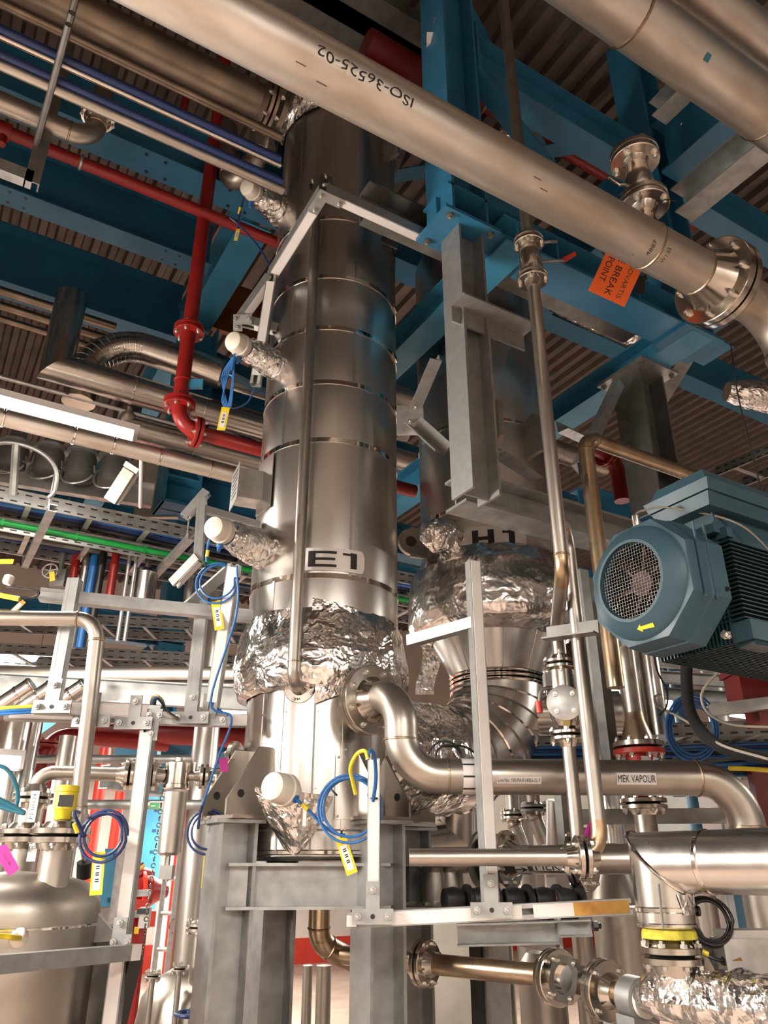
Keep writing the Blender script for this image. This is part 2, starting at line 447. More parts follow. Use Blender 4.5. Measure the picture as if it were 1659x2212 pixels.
# lamps
def fluorescent(label, c, d, L=1.25, wd=.14, power=40, lampm='lamp', up=AZ, group='fluorescent battens', tubes=2, face=None):
    """a batten: housing, diffuser and its own light"""
    c = V(c); d = V(d).normalized(); dn = V(face).normalized() if face is not None else -AZ; s = d.cross(dn).normalized()
    t = thing('fluorescent_light', label, 'light', c, group)
    MB().box(c - dn * .03, L, wd, .035, d, s, dn).build('housing', 'white', t)
    b = MB(); b.prism([(-wd * .46, -.012), (-wd * .40, .045), (-wd * .2, .06), (wd * .2, .06), (wd * .40, .045), (wd * .46, -.012)], c - d * (L * .48), c + d * (L * .48), dn).build('diffuser', lampm, t)
    for e in (-1, 1): MB().box(c + d * (e * L * .49) + dn * .015, .02, wd * .98, .085, d, s, dn).build('end_cap', 'white', t)
    if power:
        ld = bpy.data.lights.new('tube_light', 'AREA'); ld.shape = 'RECTANGLE'; ld.size = L * .95; ld.size_y = wd * .85; ld.energy = power; ld.color = LAMPC
        lo = bpy.data.objects.new('tube_light', ld); C.objects.link(lo); lo.parent = t
        m = Matrix((d, dn.cross(d) * -1, -dn)).transposed().to_4x4()
        if m.to_3x3().determinant() < 0: m = Matrix((d, dn.cross(d), -dn)).transposed().to_4x4()
        m.translation = dn * .085; lo.matrix_basis = m
    return t
# ================================================================ the setting
CZ = 6.7
XL, XR, YB, YF = -6.0, 15.0, -5.0, 15.0
def box_struct(name, lo, hi, mat):
    lo, hi = V(lo), V(hi); d = hi - lo
    return struct(MB().box((lo + hi) / 2, d.x, d.y, d.z).build(name, mat))
box_struct('floor', (XL, YB, -.2), (XR, YF, 0), 'concrete')
box_struct('wall_back', (XL, YB - .2, 0), (XR, YB, CZ + .3), 'wall')
box_struct('wall_left', (XL - .2, YB, 0), (XL, YF, CZ + .3), 'wall')
box_struct('wall_right', (XR, YB, 0), (XR + .2, YF, CZ + .3), 'wall')
wf = box_struct('wall_front', (XL, YF, 0), (XR, YF + .2, CZ + .3), 'wall')
box_struct('baseboard_front', (XL, YF - .06, 0), (XR, YF - .001, .42), 'red_br')
box_struct('baseboard_right', (XR - .06, YB, 0), (XR - .001, YF - .07, .42), 'red_br')
# corrugated deck: sheets a metre wide, ribs run along Y
ceil = MB().box(((XL + XR) / 2, (YB + YF) / 2, CZ + .2), XR - XL, YF - YB, .1).build('ceiling', 'deck'); struct(ceil)
prof = []
for k in range(7):
    x0 = k * .15
    prof += [(x0, 0), (x0 + .055, 0), (x0 + .075, .055), (x0 + .13, .055)]
prof.append((1.05, 0))
b = MB(); vs = []
for x, z in prof: vs += [V((x, YB, z)), V((x, YF, z))]
b.add(vs, [(2 * i, 2 * i + 1, 2 * i + 3, 2 * i + 2) for i in range(len(prof) - 1)])
me = bpy.data.meshes.new('deck_sheet'); me.from_pydata([tuple(q) for q in b.v], [], b.f); me.materials.append(MATS['deck'])
for k in range(int((XR - XL) / 1.05)):
    place('deck_sheet', me, Matrix.Translation((XL + k * 1.05, 0, CZ + .02)), ceil)

# ---------------------------------------------------------------- blue steelwork
BH = .34
def holes(parent, p, ax, s, n, pit, r=.012):
    for k in range(n):
        MB().lathe([(r, 0), (r, -.002)], V(p) + ax * (k * pit), AZ, 10).build('bolt_hole', 'black', parent)
zb = 5.3
def xbeam(label, Yc, x0, x1, z0, b_=.19, h_=BH, mat='blue'):
    return beam('roof_beam', label, (x0, Yc, z0 + h_ / 2), (x1, Yc, z0 + h_ / 2), SI(h_, b_), mat)
o = xbeam('long blue roof beam crossing behind the top of the E1 column', 3.435, -4, 3.04, zb)
for xx in (-.6, -.1, .45, .95):
    for dx in (0, .11):
        for dy in (-.06, .06): holes(o, (xx + dx + dy * .25, 3.435 + dy, zb + .0005), AX, 0, 1, .1, .011)
o = xbeam('blue roof beam with pale lower flange under the ribbed deck at left', 4.115, -4, 1.05, zb, .16, .42)
for xx in (-.2, .75):
    for dx in (0, .09):
        for dy in (-.045, .045): holes(o, (xx + dx, 4.115 + dy, zb + .0005), AX, 0, 1, .1, .010)
o = xbeam('deep dark blue roof beam above the white insulated elbow', 5.0, -5, 1.1, zb - .02, .2, .5)
xbeam('blue roof beam furthest back over the cable trays', 9.1, -5, 6, zb, .2, .4)
beam('roof_beam', 'short blue cross beam meeting the tall blue column', (1.18, 3.56, zb + .17), (1.18, 8.9, zb + .17), SI(.34, .2), 'blue_lt')
# tall blue column at left, behind the red riser
pc = P(440, 620, 6.0); cxy = V((pc.x, pc.y, 0))
col = thing('steel_column', 'tall blue painted steel column behind the red riser pipe', 'column', cxy)
zc0 = along(cxy, AZ, y=1105).z
MB().prism(SI(.25, .25, .016, .012), cxy + AZ * zc0, cxy + AZ * 5.28, AX).build('shaft', 'blue_lt', col)
for zz in (4.42, zc0 + .2): MB().box(cxy + AZ * zz, .24, .24, .016).build('stiffener', 'blue_lt', col)
MB().box(cxy + AZ * (zc0 + .01), .26, .26, .02).build('end_plate', 'blue', col)
# lower beams framing into that column
z2 = along(cxy, AZ, y=862).z
beam('steel_beam', 'blue floor beam running right from the tall blue column', cxy + AX * .13 + AZ * z2, cxy + AX * 6.2 + AZ * z2, SI(.26, .15), 'blue')
z3 = along(cxy, AZ, y=1060).z
beam('steel_beam', 'lower blue beam behind the nameplate bracket of column E1', cxy + AX * .13 + AZ * z3 + AY * .0, cxy + AX * 6.0 + AZ * z3, SI(.26, .15), 'blue')
for i, (dx, lab) in enumerate(((.75, 'blue cross beam under the red pipe beside column E1'), (1.35, 'second blue cross beam seen between column E1 and the cable tray'))):
    q = cxy + AX * dx
    beam('steel_beam', lab, q + AZ * (z3 + .02) + AY * .08, q + AZ * (z3 + .02) - AY * 1.5, SI(.2, .15), 'blue_lt')
beam('diagonal_brace', 'blue diagonal brace falling right from the tall blue column', cxy + V((.14, -.02, z2 - .2)), cxy + V((1.5, -.02, z3 + .18)), SL(.09, .09, .01), 'blue', cat='brace')
beam('diagonal_brace', 'blue diagonal brace rising behind the upper left nozzle of E1', cxy + V((1.2, -.02, z2 + .15)), cxy + V((.14, -.02, zb - .25)), SL(.1, .1, .01), 'blue', cat='brace')
# second column further back, below the tray
p2 = P(372, 1330, 8.2); q2 = V((p2.x, p2.y, 0))
c2 = thing('steel_column', 'blue steel column seen below the cable tray with bolted splice plate', 'column', q2)
zb2 = along(q2, AZ, y=1668).z
MB().prism(SI(.25, .25, .016, .012), q2 + AZ * zb2, q2 + AZ * 5.28, AX).build('shaft', 'blue_lt', c2)
MB().box(q2 + AZ * (zb2 - .01), .5, .34, .02).build('base_plate', 'blue_lt', c2)
beam('galvanised_beam', 'galvanised floor beam under the spliced blue column', q2 + V((-.6, -.5, zb2 - .12)), q2 + V((1.9, 1.3, zb2 - .12)), SC(.2, .1, .01), 'galv')
zz = along(q2, AZ, y=1395).z
for e in (-1, 1):
    pl = MB().box(q2 + V((e * .0, -.136, zz + e * .16)), .27, .018, .3).build('splice_plate', 'blue_lt', c2)
    for i in (-1, 1):
        for j in (-1, 1): bolt(pl, q2 + V((i * .08, -.146, zz + e * .16 + j * .08)), -AY, .016, 'blue')
beam('steel_beam', 'blue beam running left from the spliced column', q2 + AZ * (zz + .12) - AX * .13, q2 + AZ * (zz + .12) - AX * 3.6, SI(.3, .15), 'blue')
beam('diagonal_brace', 'blue brace below the spliced column', q2 + V((-.14, 0, zz - .1)), q2 + V((-1.1, 0, zz - 1.0)), SL(.1, .1, .01), 'blue', cat='brace')

# ---------------------------------------------------------------- blue frame over the right column
PX1, PY1 = 1.63, 2.08
ZF = 4.2
fr = thing('blue_support_frame', 'heavy blue painted steel frame hanging over the H1 column', 'steel frame', (PX1, PY1, ZF))
def fpart(name, p0, p1, sec, mat='blue', up=AZ): return MB().prism(sec, p0, p1, up).build(name, mat, fr)
fpart('column', (PX1, PY1, ZF + .02), (PX1, PY1, CZ - .05), SI(.2, .2, .014, .01), 'blue', AX)
fpart('column', (3.16, PY1, ZF + .02), (3.16, PY1, CZ - .05), SI(.2, .2, .014, .01), 'blue', AX)
fpart('bottom_beam', (PX1 - .12, PY1, ZF + .085), (3.42, PY1, ZF + .085), SI(.17, .2, .012, .01), 'blue')
fpart('cross_beam', (1.9, PY1 - .1, ZF + .06), (1.9, 4.6, ZF + .06), SI(.16, .15, .012, .01), 'blue_lt')
fpart('cross_beam', (3.16, PY1 - .1, ZF + .06), (3.16, 4.6, ZF + .06), SI(.16, .17, .012, .01), 'blue_lt')
fpart('top_beam', (PX1 + .1, PY1, 5.48), (3.06, PY1, 5.48), SI(.26, .15, .012, .01), 'blue')
fpart('top_beam', (3.3, PY1, 5.48), (9, PY1, 5.48), SI(.3, .15, .012, .01), 'blue')
fpart('top_beam', (3.16, PY1 + .12, 5.4), (3.16, 6, 5.4), SI(.45, .2, .012, .01), 'blue')
fpart('top_beam', (3.16, PY1 - .12, 5.5), (3.16, -3, 5.5), SI(.4, .2, .012, .01), 'blue')
fpart('brace', (PX1 + .11, PY1, 5.3), (2.75, PY1, ZF + .2), SL(.1, .1, .01), 'blue')
fpart('brace', (2.55, PY1 - .05, ZF + .5), (3.06, PY1 - .05, ZF + .62), SL(.09, .09, .01), 'blue')
fpart('brace', (PX1 + .3, PY1 + .3, 6.4), (4.6, PY1 + 1.6, 6.35), SL(.12, .12, .012), 'blue')
fpart('brace', (PX1 + .3, PY1 + 1.9, 6.4), (4.3, PY1 - .3, 6.35), SL(.12, .12, .012), 'blue')
for (zc, hh) in ((5.48, .26), (ZF + .3, .0)):
    if hh:
        pl = MB().box((PX1 + .115, PY1 - .012, zc), .016, .19, hh + .1).build('end_plate', 'blue', fr)
        for i in (-1, 1):
            for j in (-1, 0, 1): bolt(pl, (PX1 + .124, PY1 + i * .065, zc + j * .12), AX, .017, 'galv_dark')
# stub end with gusset below the column
st = MB().box((PX1, PY1 - .0, ZF - .008), .3, .24, .018).build('end_plate', 'blue', fr)
for i in (-1, 1):
    for j in (-1, 1): bolt(st, (PX1 + i * .11, PY1 + j * .09, ZF - .018), -AZ, .016, 'galv_dark')
for yy in (-.1, .1): MB().add([V((PX1 + .1, PY1 + yy, ZF + .17)), V((PX1 + .34, PY1 + yy, ZF + .17)), V((PX1 + .1, PY1 + yy, ZF + .42)), V((PX1 + .1, PY1 + yy + .01, ZF + .42)), V((PX1 + .34, PY1 + yy + .01, ZF + .17)), V((PX1 + .1, PY1 + yy + .01, ZF + .17))], [(0, 1, 2), (3, 4, 5), (0, 5, 4, 1), (1, 4, 3, 2), (0, 2, 3, 5)]).build('gusset', 'blue', fr)
for xx in (2.15, 2.7, 3.02): MB().box((xx, PY1 - .05, ZF + .085), .012, .09, .145).build('stiffener', 'blue', fr)
MB().box((3.16, PY1 - .0, ZF - .009), .3, .24, .018).build('end_plate', 'blue', fr)
# blue framing beyond the frame at right
beam('roof_beam', 'blue roof beam above the bare copper pipe at upper right', (3.3, 3.4, 5.55), (11, 3.4, 5.55), SI(.35, .16), 'blue')
beam('steel_beam', 'blue beam with bolt holes behind the right hand down pipe', (3.9, 3.7, 4.05), (11, 3.7, 4.05), SI(.3, .16), 'blue')
beam('steel_beam', 'blue beam low behind the motor terminal box', (3.6, 5.2, 3.75), (11, 5.2, 3.75), SI(.3, .16), 'blue')
bc = V((6.05, 5.0, 0))
c3 = thing('steel_column', 'blue steel column behind the hanging galvanised post at right', 'column', bc)
MB().prism(SI(.25, .25, .016, .012), bc, bc + AZ * 5.36, AX).build('shaft', 'blue', c3)
MB().box(bc + AZ * .015, .4, .4, .03).build('base_plate', 'blue', c3)
beam('diagonal_brace', 'bare steel diagonal brace behind the big pipe flange', P(1395, 900, 4.9), P(1480, 760, 4.6), [(-.05, -.05), (.05, -.05), (.05, .05), (-.05, .05)], 'galv_dark', cat='brace')
# gallery framing at the top right: galvanised members
p0 = PY(1465, 437, 2.0)
for lab, a, b_, sec in (('wide galvanised beam with pale underside at upper right', Z(1490, 455, 4.7), along(Z(1490, 455, 4.7), -AY, x=1800), SC(.16, .13, .008)),
                        ('short galvanised angle under the pale pipe at upper right', Z(1435, 255, 5.0), along(Z(1435, 255, 5.0), -AY, x=1560), SC(.1, .1, .008))):
    beam('galvanised_beam', lab, a, b_, sec, 'galv')
# ================================================================ lamps of the hall, with some added fill battens
pl = P(110, 905, 3.7)
fluorescent('lit fluorescent batten glowing white at the left edge above the cable trays', pl - AX * .35, AX, 1.5, .16, 60)
p2 = P(-10, 1638, 4.5); fluorescent('short lit batten at the left edge beside the red risers', p2 - AX * .3, AX, .9, .14, 45)
fluorescent('far lit batten showing behind the filter housing', P(425, 1736, 8.6), RT, .7, .12, 60, 'lamp_far')
c = P(425, 1736, 8.6)
for k in (-.2, .2): MB().tube([c + RT * k + AZ * .03, V((*(c + RT * k).xy, CZ + .012))], .004, 6).build('suspension_rod', 'galv', bpy.data.objects['fluorescent_light.002'])
for i, (h, r, z, e, dd, face, lab) in enumerate([
    (1.9, -2.7, 2.35, 190, FH, RT - AZ * .35 + FH * .15, 'upright facing batten hung out of frame beside column E1'),
    (-.6, 1.3, 3.1, 115, AX, None, 'fluorescent batten hung behind and right of the camera'),
    (-1.5, -1.2, 3.1, 115, AX, None, 'fluorescent batten hung behind and left of the camera'),
    (-3.6, .3, 3.1, 80, AX, None, 'added fill batten by the rear wall behind the camera'),  # added out of view to lift the rear wall and its reflection in E1
    (-2.6, 4.0, 3.1, 60, AX, None, 'added fill batten far behind the camera at right'),  # unseen, added for general fill
    (-2.6, -3.4, 3.1, 60, AX, None, 'added fill batten far behind the camera at left'),  # its unseen partner on the other side, also added fill
    (3.6, 4.4, 3.3, 90, AX, None, 'fluorescent batten hung out of frame past the motor'),
    (6.5, -3.5, 3.3, 230, AX, None, 'fluorescent batten in the far bay at left'),
    (9.5, -1.5, 3.3, 330, AX, None, 'fluorescent batten in the far bay behind E1'),
    (6.4, 2.0, 2.9, 170, AX, None, 'fluorescent batten hidden behind the H1 column'),
    (12.3, -3.4, 3.2, 260, AX, None, 'added batten brightening the far wall at left'),  # added to brighten the wall beyond the left bay
    (9.5, 4.5, 3.3, 230, AX, None, 'fluorescent batten in the far bay at right'),
]):
    t = fluorescent(lab, HR(h, r, z), dd, 1.5, .16, e, face=face)
    c = HR(h, r, z)
    for k in (-.5, .5): MB().tube([c + V(dd) * k + AZ * .03, V((*(c + V(dd) * k).xy, CZ + .012))], .004, 6).build('suspension_rod', 'galv', t)
# ================================================================ column E1
def zrow(h, y):
    v = (CY - y) / FPX; a = h / (math.cos(TH) - v * math.sin(TH)); return 1.6 + a * (math.sin(TH) + v * math.cos(TH))
E = HR(3.2, -.26); RE = .318; RL = .298
def radial(ang):  # angle from the direction that faces the camera, positive to the right in the picture
    d = -(E).normalized(); d.z = 0; d.normalize(); return d
TOC = (-E).normalized(); TOCR = V((-TOC.y, TOC.x, 0))
def dirE(deg):
    q = math.radians(deg); return TOC * math.cos(q) + TOCR * math.sin(q)
if dirE(30).dot(RT) < 0: TOCR = -TOCR
hf = 3.2 - RE
zr = lambda y: zrow(hf, y)
Z0, ZLT, ZF0, ZF1, ZT = zrow(3.2 - RL, 1858), zrow(3.2 - RL, 1478), zr(1480), zr(1335), zrow(3.2, 300)
e1 = thing('process_vessel', 'tall stainless clad column lettered E1 standing on a galvanised frame', 'process column', E + AZ * Z0)
MB().lathe([(0, 0), (RL - .02, 0), (RL, .012), (RL, ZLT - Z0)], E + AZ * Z0, AZ, 96, False).build('lower_jacket', 'clad2', e1)
lv = [ZF1 - .03] + [zr(y) for y in (1243, 950, 825, 708, 597, 470)] + [ZT - .1]
for i in range(len(lv) - 1):
    s = MB().lathe([(RE, lv[i]), (RE + .0015, lv[i] + .008), (RE + .0015, lv[i + 1] - .002), (RE, lv[i + 1])], E, AZ, 112, False).build('cladding_sheet', 'clad', e1)
    q = math.radians(-28 + 9 * i); d = dirE(18 if i % 2 else -40)
    MB().box(E + d * (RE + .002) + AZ * ((lv[i] + lv[i + 1]) / 2), .004, .012, lv[i + 1] - lv[i] - .01, d, d.cross(AZ), AZ).build('seam', 'clad', s)
for i in range(1, len(lv) - 1):
    bd = MB().lathe([(RE, -.011), (RE + .004, -.011), (RE + .004, .011), (RE, .011)], E + AZ * lv[i], AZ, 112, False).build('band', 'band', e1)
    d = dirE(38 if i in (2,) else (-62 if i == 1 else 70))
    MB().box(E + d * (RE + .007) + AZ * lv[i], .012, .05, .026, d, d.cross(AZ), AZ).build('buckle', 'band', bd)
# vertical seams and rivets of the lower jacket
for k, dg_ in enumerate((-48, -28, -4, 17, 41, 60)):
    d = dirE(dg_)
    s = MB().box(E + d * (RL + .0005) + AZ * ((Z0 + ZLT) / 2), .004, .007, ZLT - Z0 - .04, d, d.cross(AZ), AZ).build('seam', 'galv_dark' if k in (1, 2) else 'clad2', e1)
    for j in range(4):
        bolt(s, E + dirE(dg_ + 2.2) * (RL + .001) + AZ * (Z0 + .1 + j * (ZLT - Z0 - .2) / 3), dirE(dg_ + 2.2), .0045)
MB().lathe([(RL, .0), (RL + .006, .004), (RL + .006, .014), (RL, .018)], E + AZ * (Z0 + .015), AZ, 96, False).build('bottom_rim', 'band', e1)
MB().lathe([(RL, .0), (RL + .002, .001), (RL + .002, .006), (RL, .007)], E + AZ * (zrow(3.2 - RL, 1795)), AZ, 96, False).build('lap_joint', 'galv_dark', e1)
# foil wrapped main flange
foil_tube('foil_wrap', [E + AZ * z for z in (ZLT - .02, ZF0 + .0, ZF0 + .05, (ZF0 + ZF1) / 2, ZF1 - .04, ZF1 + .01, ZF1 + .045)],
          [RL + .008, .345, .362, .366, .352, RE + .02, RE + .006], e1, .013, 5, 150, .011, cap=False, flat=False, fine=.28)
d = dirE(-2)
foil_sheet('foil_patch', lambda u, v: E + (dirE(-8 + 32 * u)) * (RE + .012) + AZ * (ZF1 - .02 + .10 * v * (1 - .35 * u)), 30, 14, e1, .006, 16, nrm=d)
# torn foil hanging at the front of the flange
foil_sheet('foil_patch', lambda u, v: E + dirE(-4 + 24 * u) * (RL + .02 + .035 * v) + AZ * (ZLT - .075 + .16 * v + .05 * u), 34, 16, e1, .012, 13, nrm=d)
# top collar
zc = ZT
MB().lathe([(RE, -.12), (RE + .03, -.08), (RE + .062, -.05), (RE + .066, 0), (RE + .066, .05), (RE + .03, .07), (0, .12)], E + AZ * zc, AZ, 96, False).build('top_flange', 'clad', e1)
foil_tube('foil_wrap', [E + AZ * (zc + k) for k in (-.13, -.09, -.04, .05, .10, .13)], [RE + .012, RE + .045, RE + .074, RE + .076, RE + .05, RE], e1, .012, 9, 130, .013, cap=False, seed=3)
# E1 sign
zl = zr(1208); mpE = cylmap(E + AZ * zl, AZ, dirE(6), RE + .005, 'wrap')
lb = patch(mpE, .262, .098, 'white', e1, 'sign_plate', 16, 4, rnd=.012)
mpE2 = cylmap(E + AZ * zl, AZ, dirE(6), RE + .0065, 'wrap')
def block(mp, rects, parent, mat='ink', nu=8):
    b = MB()
    for (x0, x1, y0, y1) in rects:
        vs = []
        for i in range(nu + 1): vs += [mp(x0 + (x1 - x0) * i / nu, y0), mp(x0 + (x1 - x0) * i / nu, y1)]
        b.add(vs, [(2 * i, 2 * i + 2, 2 * i + 3, 2 * i + 1) for i in range(nu)])
    return b.build('lettering', mat, parent, flat=True)
block(mpE2, [(-.105, -.075, -.034, .034), (-.075, .010, .023, .034), (-.075, .004, -.005, .006), (-.075, .010, -.034, -.023), (.068, .096, -.034, .034), (.035, .068, .020, .030)], lb)
# bracket with nameplate on the left flank
zn = zrow(3.2, 1085); dn = dirE(-72)
br = MB(); pn = E + dn * RE + AZ * zn; tn = dn.cross(AZ).normalized()
if tn.dot(RT) < 0: tn = -tn
br.box(pn + dn * .055 + AZ * .07, .11, .10, .004, dn, tn, AZ); br.box(pn + dn * .055 - AZ * .07, .11, .10, .004, dn, tn, AZ); br.box(pn + dn * .055 + tn * .05, .11, .004, .14, dn, tn, AZ)
bk = br.build('nameplate_bracket', 'galv_bright', e1)
MB().box(pn + dn * .113 - tn * .005, .004, .155, .18, dn, tn, AZ).build('nameplate', 'galv', bk)
for k in range(6): MB().box(pn + dn * .116 + AZ * (.06 - .022 * k), .001, .10 - .02 * (k % 2), .006, dn, tn, AZ).build('engraved_line', 'ink_faint', bk)
MB().box(E + dirE(-60) * (RE + .003) + AZ * zn, .004, .14, .26, dirE(-60), dirE(-60).cross(AZ), AZ).build('patch_plate', 'clad', e1)
# small rear lug and top brackets of the column
for (dg_, zz) in ((48, zrow(3.2, 385)), (-70, zrow(3.2, 300))):
    d = dirE(dg_); MB().box(E + d * (RE + .05) + AZ * zz, .12, .02, .22, d, d.cross(AZ), AZ).build('lifting_lug', 'galv_dark', e1)

# ---- galvanised support frame of E1
def HRa(h, r): return HR(h, r)
LEG = {'fl': HR(2.93, -.535), 'fr': HR(2.99, -.02), 'rl': HR(3.47, -.445), 'rr': HR(3.5, .10)}
ZLEG = zrow(2.93, 1772)
ef = thing('support_frame', 'galvanised steel leg frame carrying the E1 column', 'steel frame', E)
for k, q in LEG.items():
    up = AX if k != 'rl' else AX
    l = MB().prism(SI(.14, .14, .012, .009), q, q + AZ * (ZLEG - .012), up).build('leg', 'galv', ef)
    MB().box(q + AZ * (ZLEG - .006), .18, .18, .012).build('cap_plate', 'galv', l)
    MB().box(q + AZ * .01, .26, .26, .02).build('base_plate', 'galv', l)
def ebeam(a, b, zc_, hh, off=.0):
    d = (LEG[b] - LEG[a]).normalized()
    return MB().prism(SI(hh, .09, .010, .008), LEG[a] + d * .0 + AZ * zc_, LEG[b] - d * .0 + AZ * zc_).build('cross_beam', 'galv', ef)
z_t, z_b = zrow(2.9, 1864), zrow(2.9, 1966)
fb = ebeam('fl', 'fr', (z_t + z_b) / 2, z_t - z_b)
ebeam('rl', 'rr', (z_t + z_b) / 2, z_t - z_b); ebeam('fl', 'rl', (z_t + z_b) / 2, z_t - z_b); ebeam('fr', 'rr', (z_t + z_b) / 2, z_t - z_b)
ebeam('fl', 'rl', .35, .12); ebeam('fr', 'rr', .35, .12)
dfb = (LEG['fr'] - LEG['fl']).normalized(); nfb = dfb.cross(AZ); nfb = nfb if nfb.dot(FH) < 0 else -nfb
text('ADVANCE STEEL', flatmap((LEG['fl'] + LEG['fr']) / 2 - dfb * .03 + AZ * ((z_t + z_b) / 2 + .02) + nfb * .0055, dfb, AZ, .0006), .016, .17, 'galv', fb, name='raised_lettering')
# foot lugs of the column on the leg caps: pairs of gusset plates
for k in ('fl', 'fr', 'rr'):
    q = LEG[k]; d = (q - E); d.z = 0; d.normalize(); s = d.cross(AZ).normalized()
    lug = MB().box(q + AZ * (ZLEG + .008) - d * .05, .24, .2, .012, d, s, AZ).build('foot_lug', 'tank', e1)
    for e in (-.075, .075):
        p = q + s * e + AZ * (ZLEG + .014)
        a = p - d * .17; c_ = p + d * .085
        vs = []
        for o in (-.005, .005):
            vs += [a + s * o, c_ + s * o, c_ + s * o + AZ * .05, p + d * .05 + s * o + AZ * .10, p - d * .04 + s * o + AZ * .235, a + s * o + AZ * .24]
        g_ = MB().add(vs, [(0, 1, 2, 3, 4, 5), (11, 10, 9, 8, 7, 6)] + [(i, i + 6, (i + 1) % 6 + 6, (i + 1) % 6) for i in range(6)]).build('gusset_plate', 'tank', lug)
        MB().lathe([(.014, 0), (.014, .012)], p + AZ * .07 + d * .03 - s * .006, s, 14).build('lug_hole', 'black', lug)
# access plate with screws on the lower jacket
d = dirE(22); t_ = d.cross(AZ)
pl = patch(cylmap(E + AZ * zrow(3.2 - RL, 1698), AZ, d, RL + .006, 'wrap'), .11, .22, 'clad2', e1, 'access_plate', 8, 3)
for i in (-1, 1):
    for j in (-1, 1): bolt(pl, cylmap(E + AZ * zrow(3.2 - RL, 1698), AZ, d, RL + .006, 'wrap')(i * .045, j * .10), d, .005)

# ================================================================ column H1
Hc = HR(3.72, .548); RH = .352
TOH = (-Hc).normalized(); THR = V((-TOH.y, TOH.x, 0)); THR = THR if THR.dot(RT) > 0 else -THR
def dirH(deg):
    q = math.radians(deg); return TOH * math.cos(q) + THR * math.sin(q)
hh = 3.72 - RH; zh = lambda y: zrow(hh, y); zc_ = lambda y: zrow(3.72, y)
h1 = thing('process_vessel', 'stainless clad column lettered H1 with foil wrapped flange and cone', 'process column', Hc + AZ * zc_(1460))
zs = [zh(1195), zh(1112), zh(905), zh(690), 4.95]
for i in range(4):
    MB().lathe([(RH, zs[i]), (RH + .0015, zs[i] + .008), (RH + .0015, zs[i + 1] - .002), (RH, zs[i + 1])], Hc, AZ, 96, False).build('cladding_sheet', 'clad', h1)
for y in (1112, 1090, 905): MB().lathe([(RH, -.009), (RH + .004, -.009), (RH + .004, .009), (RH, .009)], Hc + AZ * zh(y), AZ, 96, False).build('band', 'band', h1)
for y, dg_ in ((1112, -52), (1090, -47), (1112, 30)):
    d = dirH(dg_); MB().box(Hc + d * (RH + .007) + AZ * zh(y), .014, .04, .03, d, d.cross(AZ), AZ).build('buckle', 'band', h1)
MB().lathe([(RH, 0), (RH * .85, .07), (RH * .5, .11), (0, .12)], Hc + AZ * 4.95, AZ, 64, False).build('dished_head', 'clad', h1)
zf0, zf1 = zh(1335), zh(1185)
foil_tube('foil_wrap', [Hc + AZ * z for z in (zf0 - .03, zf0 + .01, zf0 + .06, (zf0 + zf1) / 2, zf1 - .05, zf1 + .0, zf1 + .03)], [RH - .04, .40, .425, .43, .415, RH + .03, RH + .01], h1, .009, 4.5, 150, .012, 'foil_soft', False, seed=8, flat=False)
zk0, zk1 = zc_(1470), zf0 + .02
MB().lathe([(.222, 0), (.222, .012), (RH - .02, zk1 - zk0), (RH - .02, zk1 - zk0 + .02)], Hc + AZ * zk0, AZ, 96, False).build('cone', 'clad2', h1)
for dg_ in (-35, 8, 40):
    a, b_ = Hc + dirH(dg_) * .223 + AZ * (zk0 + .012), Hc + dirH(dg_) * (RH - .019) + AZ * zk1
    MB().tube([a, b_], .003, 6).build('seam', 'clad2', h1)
for k in range(3): MB().lathe([(.224, -.008), (.232, 0), (.224, .008)], Hc + AZ * (zk0 + .008 - k * .022), AZ, 72, False).build('bead_ring', 'band', h1)
# lettering H1 half covered by the foil
mph = cylmap(Hc + AZ * (zh(1168) + .012), AZ, dirH(6), RH + .006, 'wrap'); lb = patch(mph, .30, .13, 'white', h1, 'sign_plate', 16, 4, rnd=.012)
mph2 = cylmap(Hc + AZ * (zh(1168) + .012), AZ, dirH(6), RH + .0075, 'wrap')
block(mph2, [(-.115, -.085, -.045, .045), (-.085, -.04, -.008, .010), (-.04, -.01, -.045, .045), (.06, .09, -.045, .045), (.03, .06, .026, .038)], lb)
# foil ball over the nozzle
pb = Hc + dirH(-33) * (RH + .05) + AZ * zh(1150)
foil_tube('foil_cap', [pb - dirH(-33) * .12, pb - dirH(-33) * .04, pb + dirH(-33) * .04, pb + dirH(-33) * .10, pb + dirH(-33) * .13], [.07, .085, .085, .065, .01], h1, .012, 12, 48, .010, seed=2)
# lifting lug
d = dirH(-62); s = d.cross(AZ); pl_ = Hc + d * RH + AZ * zc_(1195)
lg = MB().box(pl_ + d * .04, .1, .02, .16, d, s, AZ).lathe([(.07, -.012), (.07, .012)], pl_ + d * .085, s, 24).build('lifting_lug', 'tank', h1)
MB().lathe([(.028, -.015), (.028, .015)], pl_ + d * .09, s, 18).build('lug_hole', 'dust', h1)
# saddle lugs behind the galvanised post
for dg_, y in ((12, 965), (38, 985)):
    d = dirH(dg_); s = d.cross(AZ); q = Hc + d * RH + AZ * zrow(hh, y)
    MB().prism([(-.1, 0), (.03, 0), (.05, .03), (.02, .2), (-.06, .23), (-.1, .2)], q + d * .02 - s * .012, q + d * .02 + s * .012, AZ).build('support_lug', 'tank', h1)
    MB().lathe([(.022, -.014), (.022, .014)], q + d * .04 + AZ * .15, s, 16).build('lug_hole', 'flange', h1)
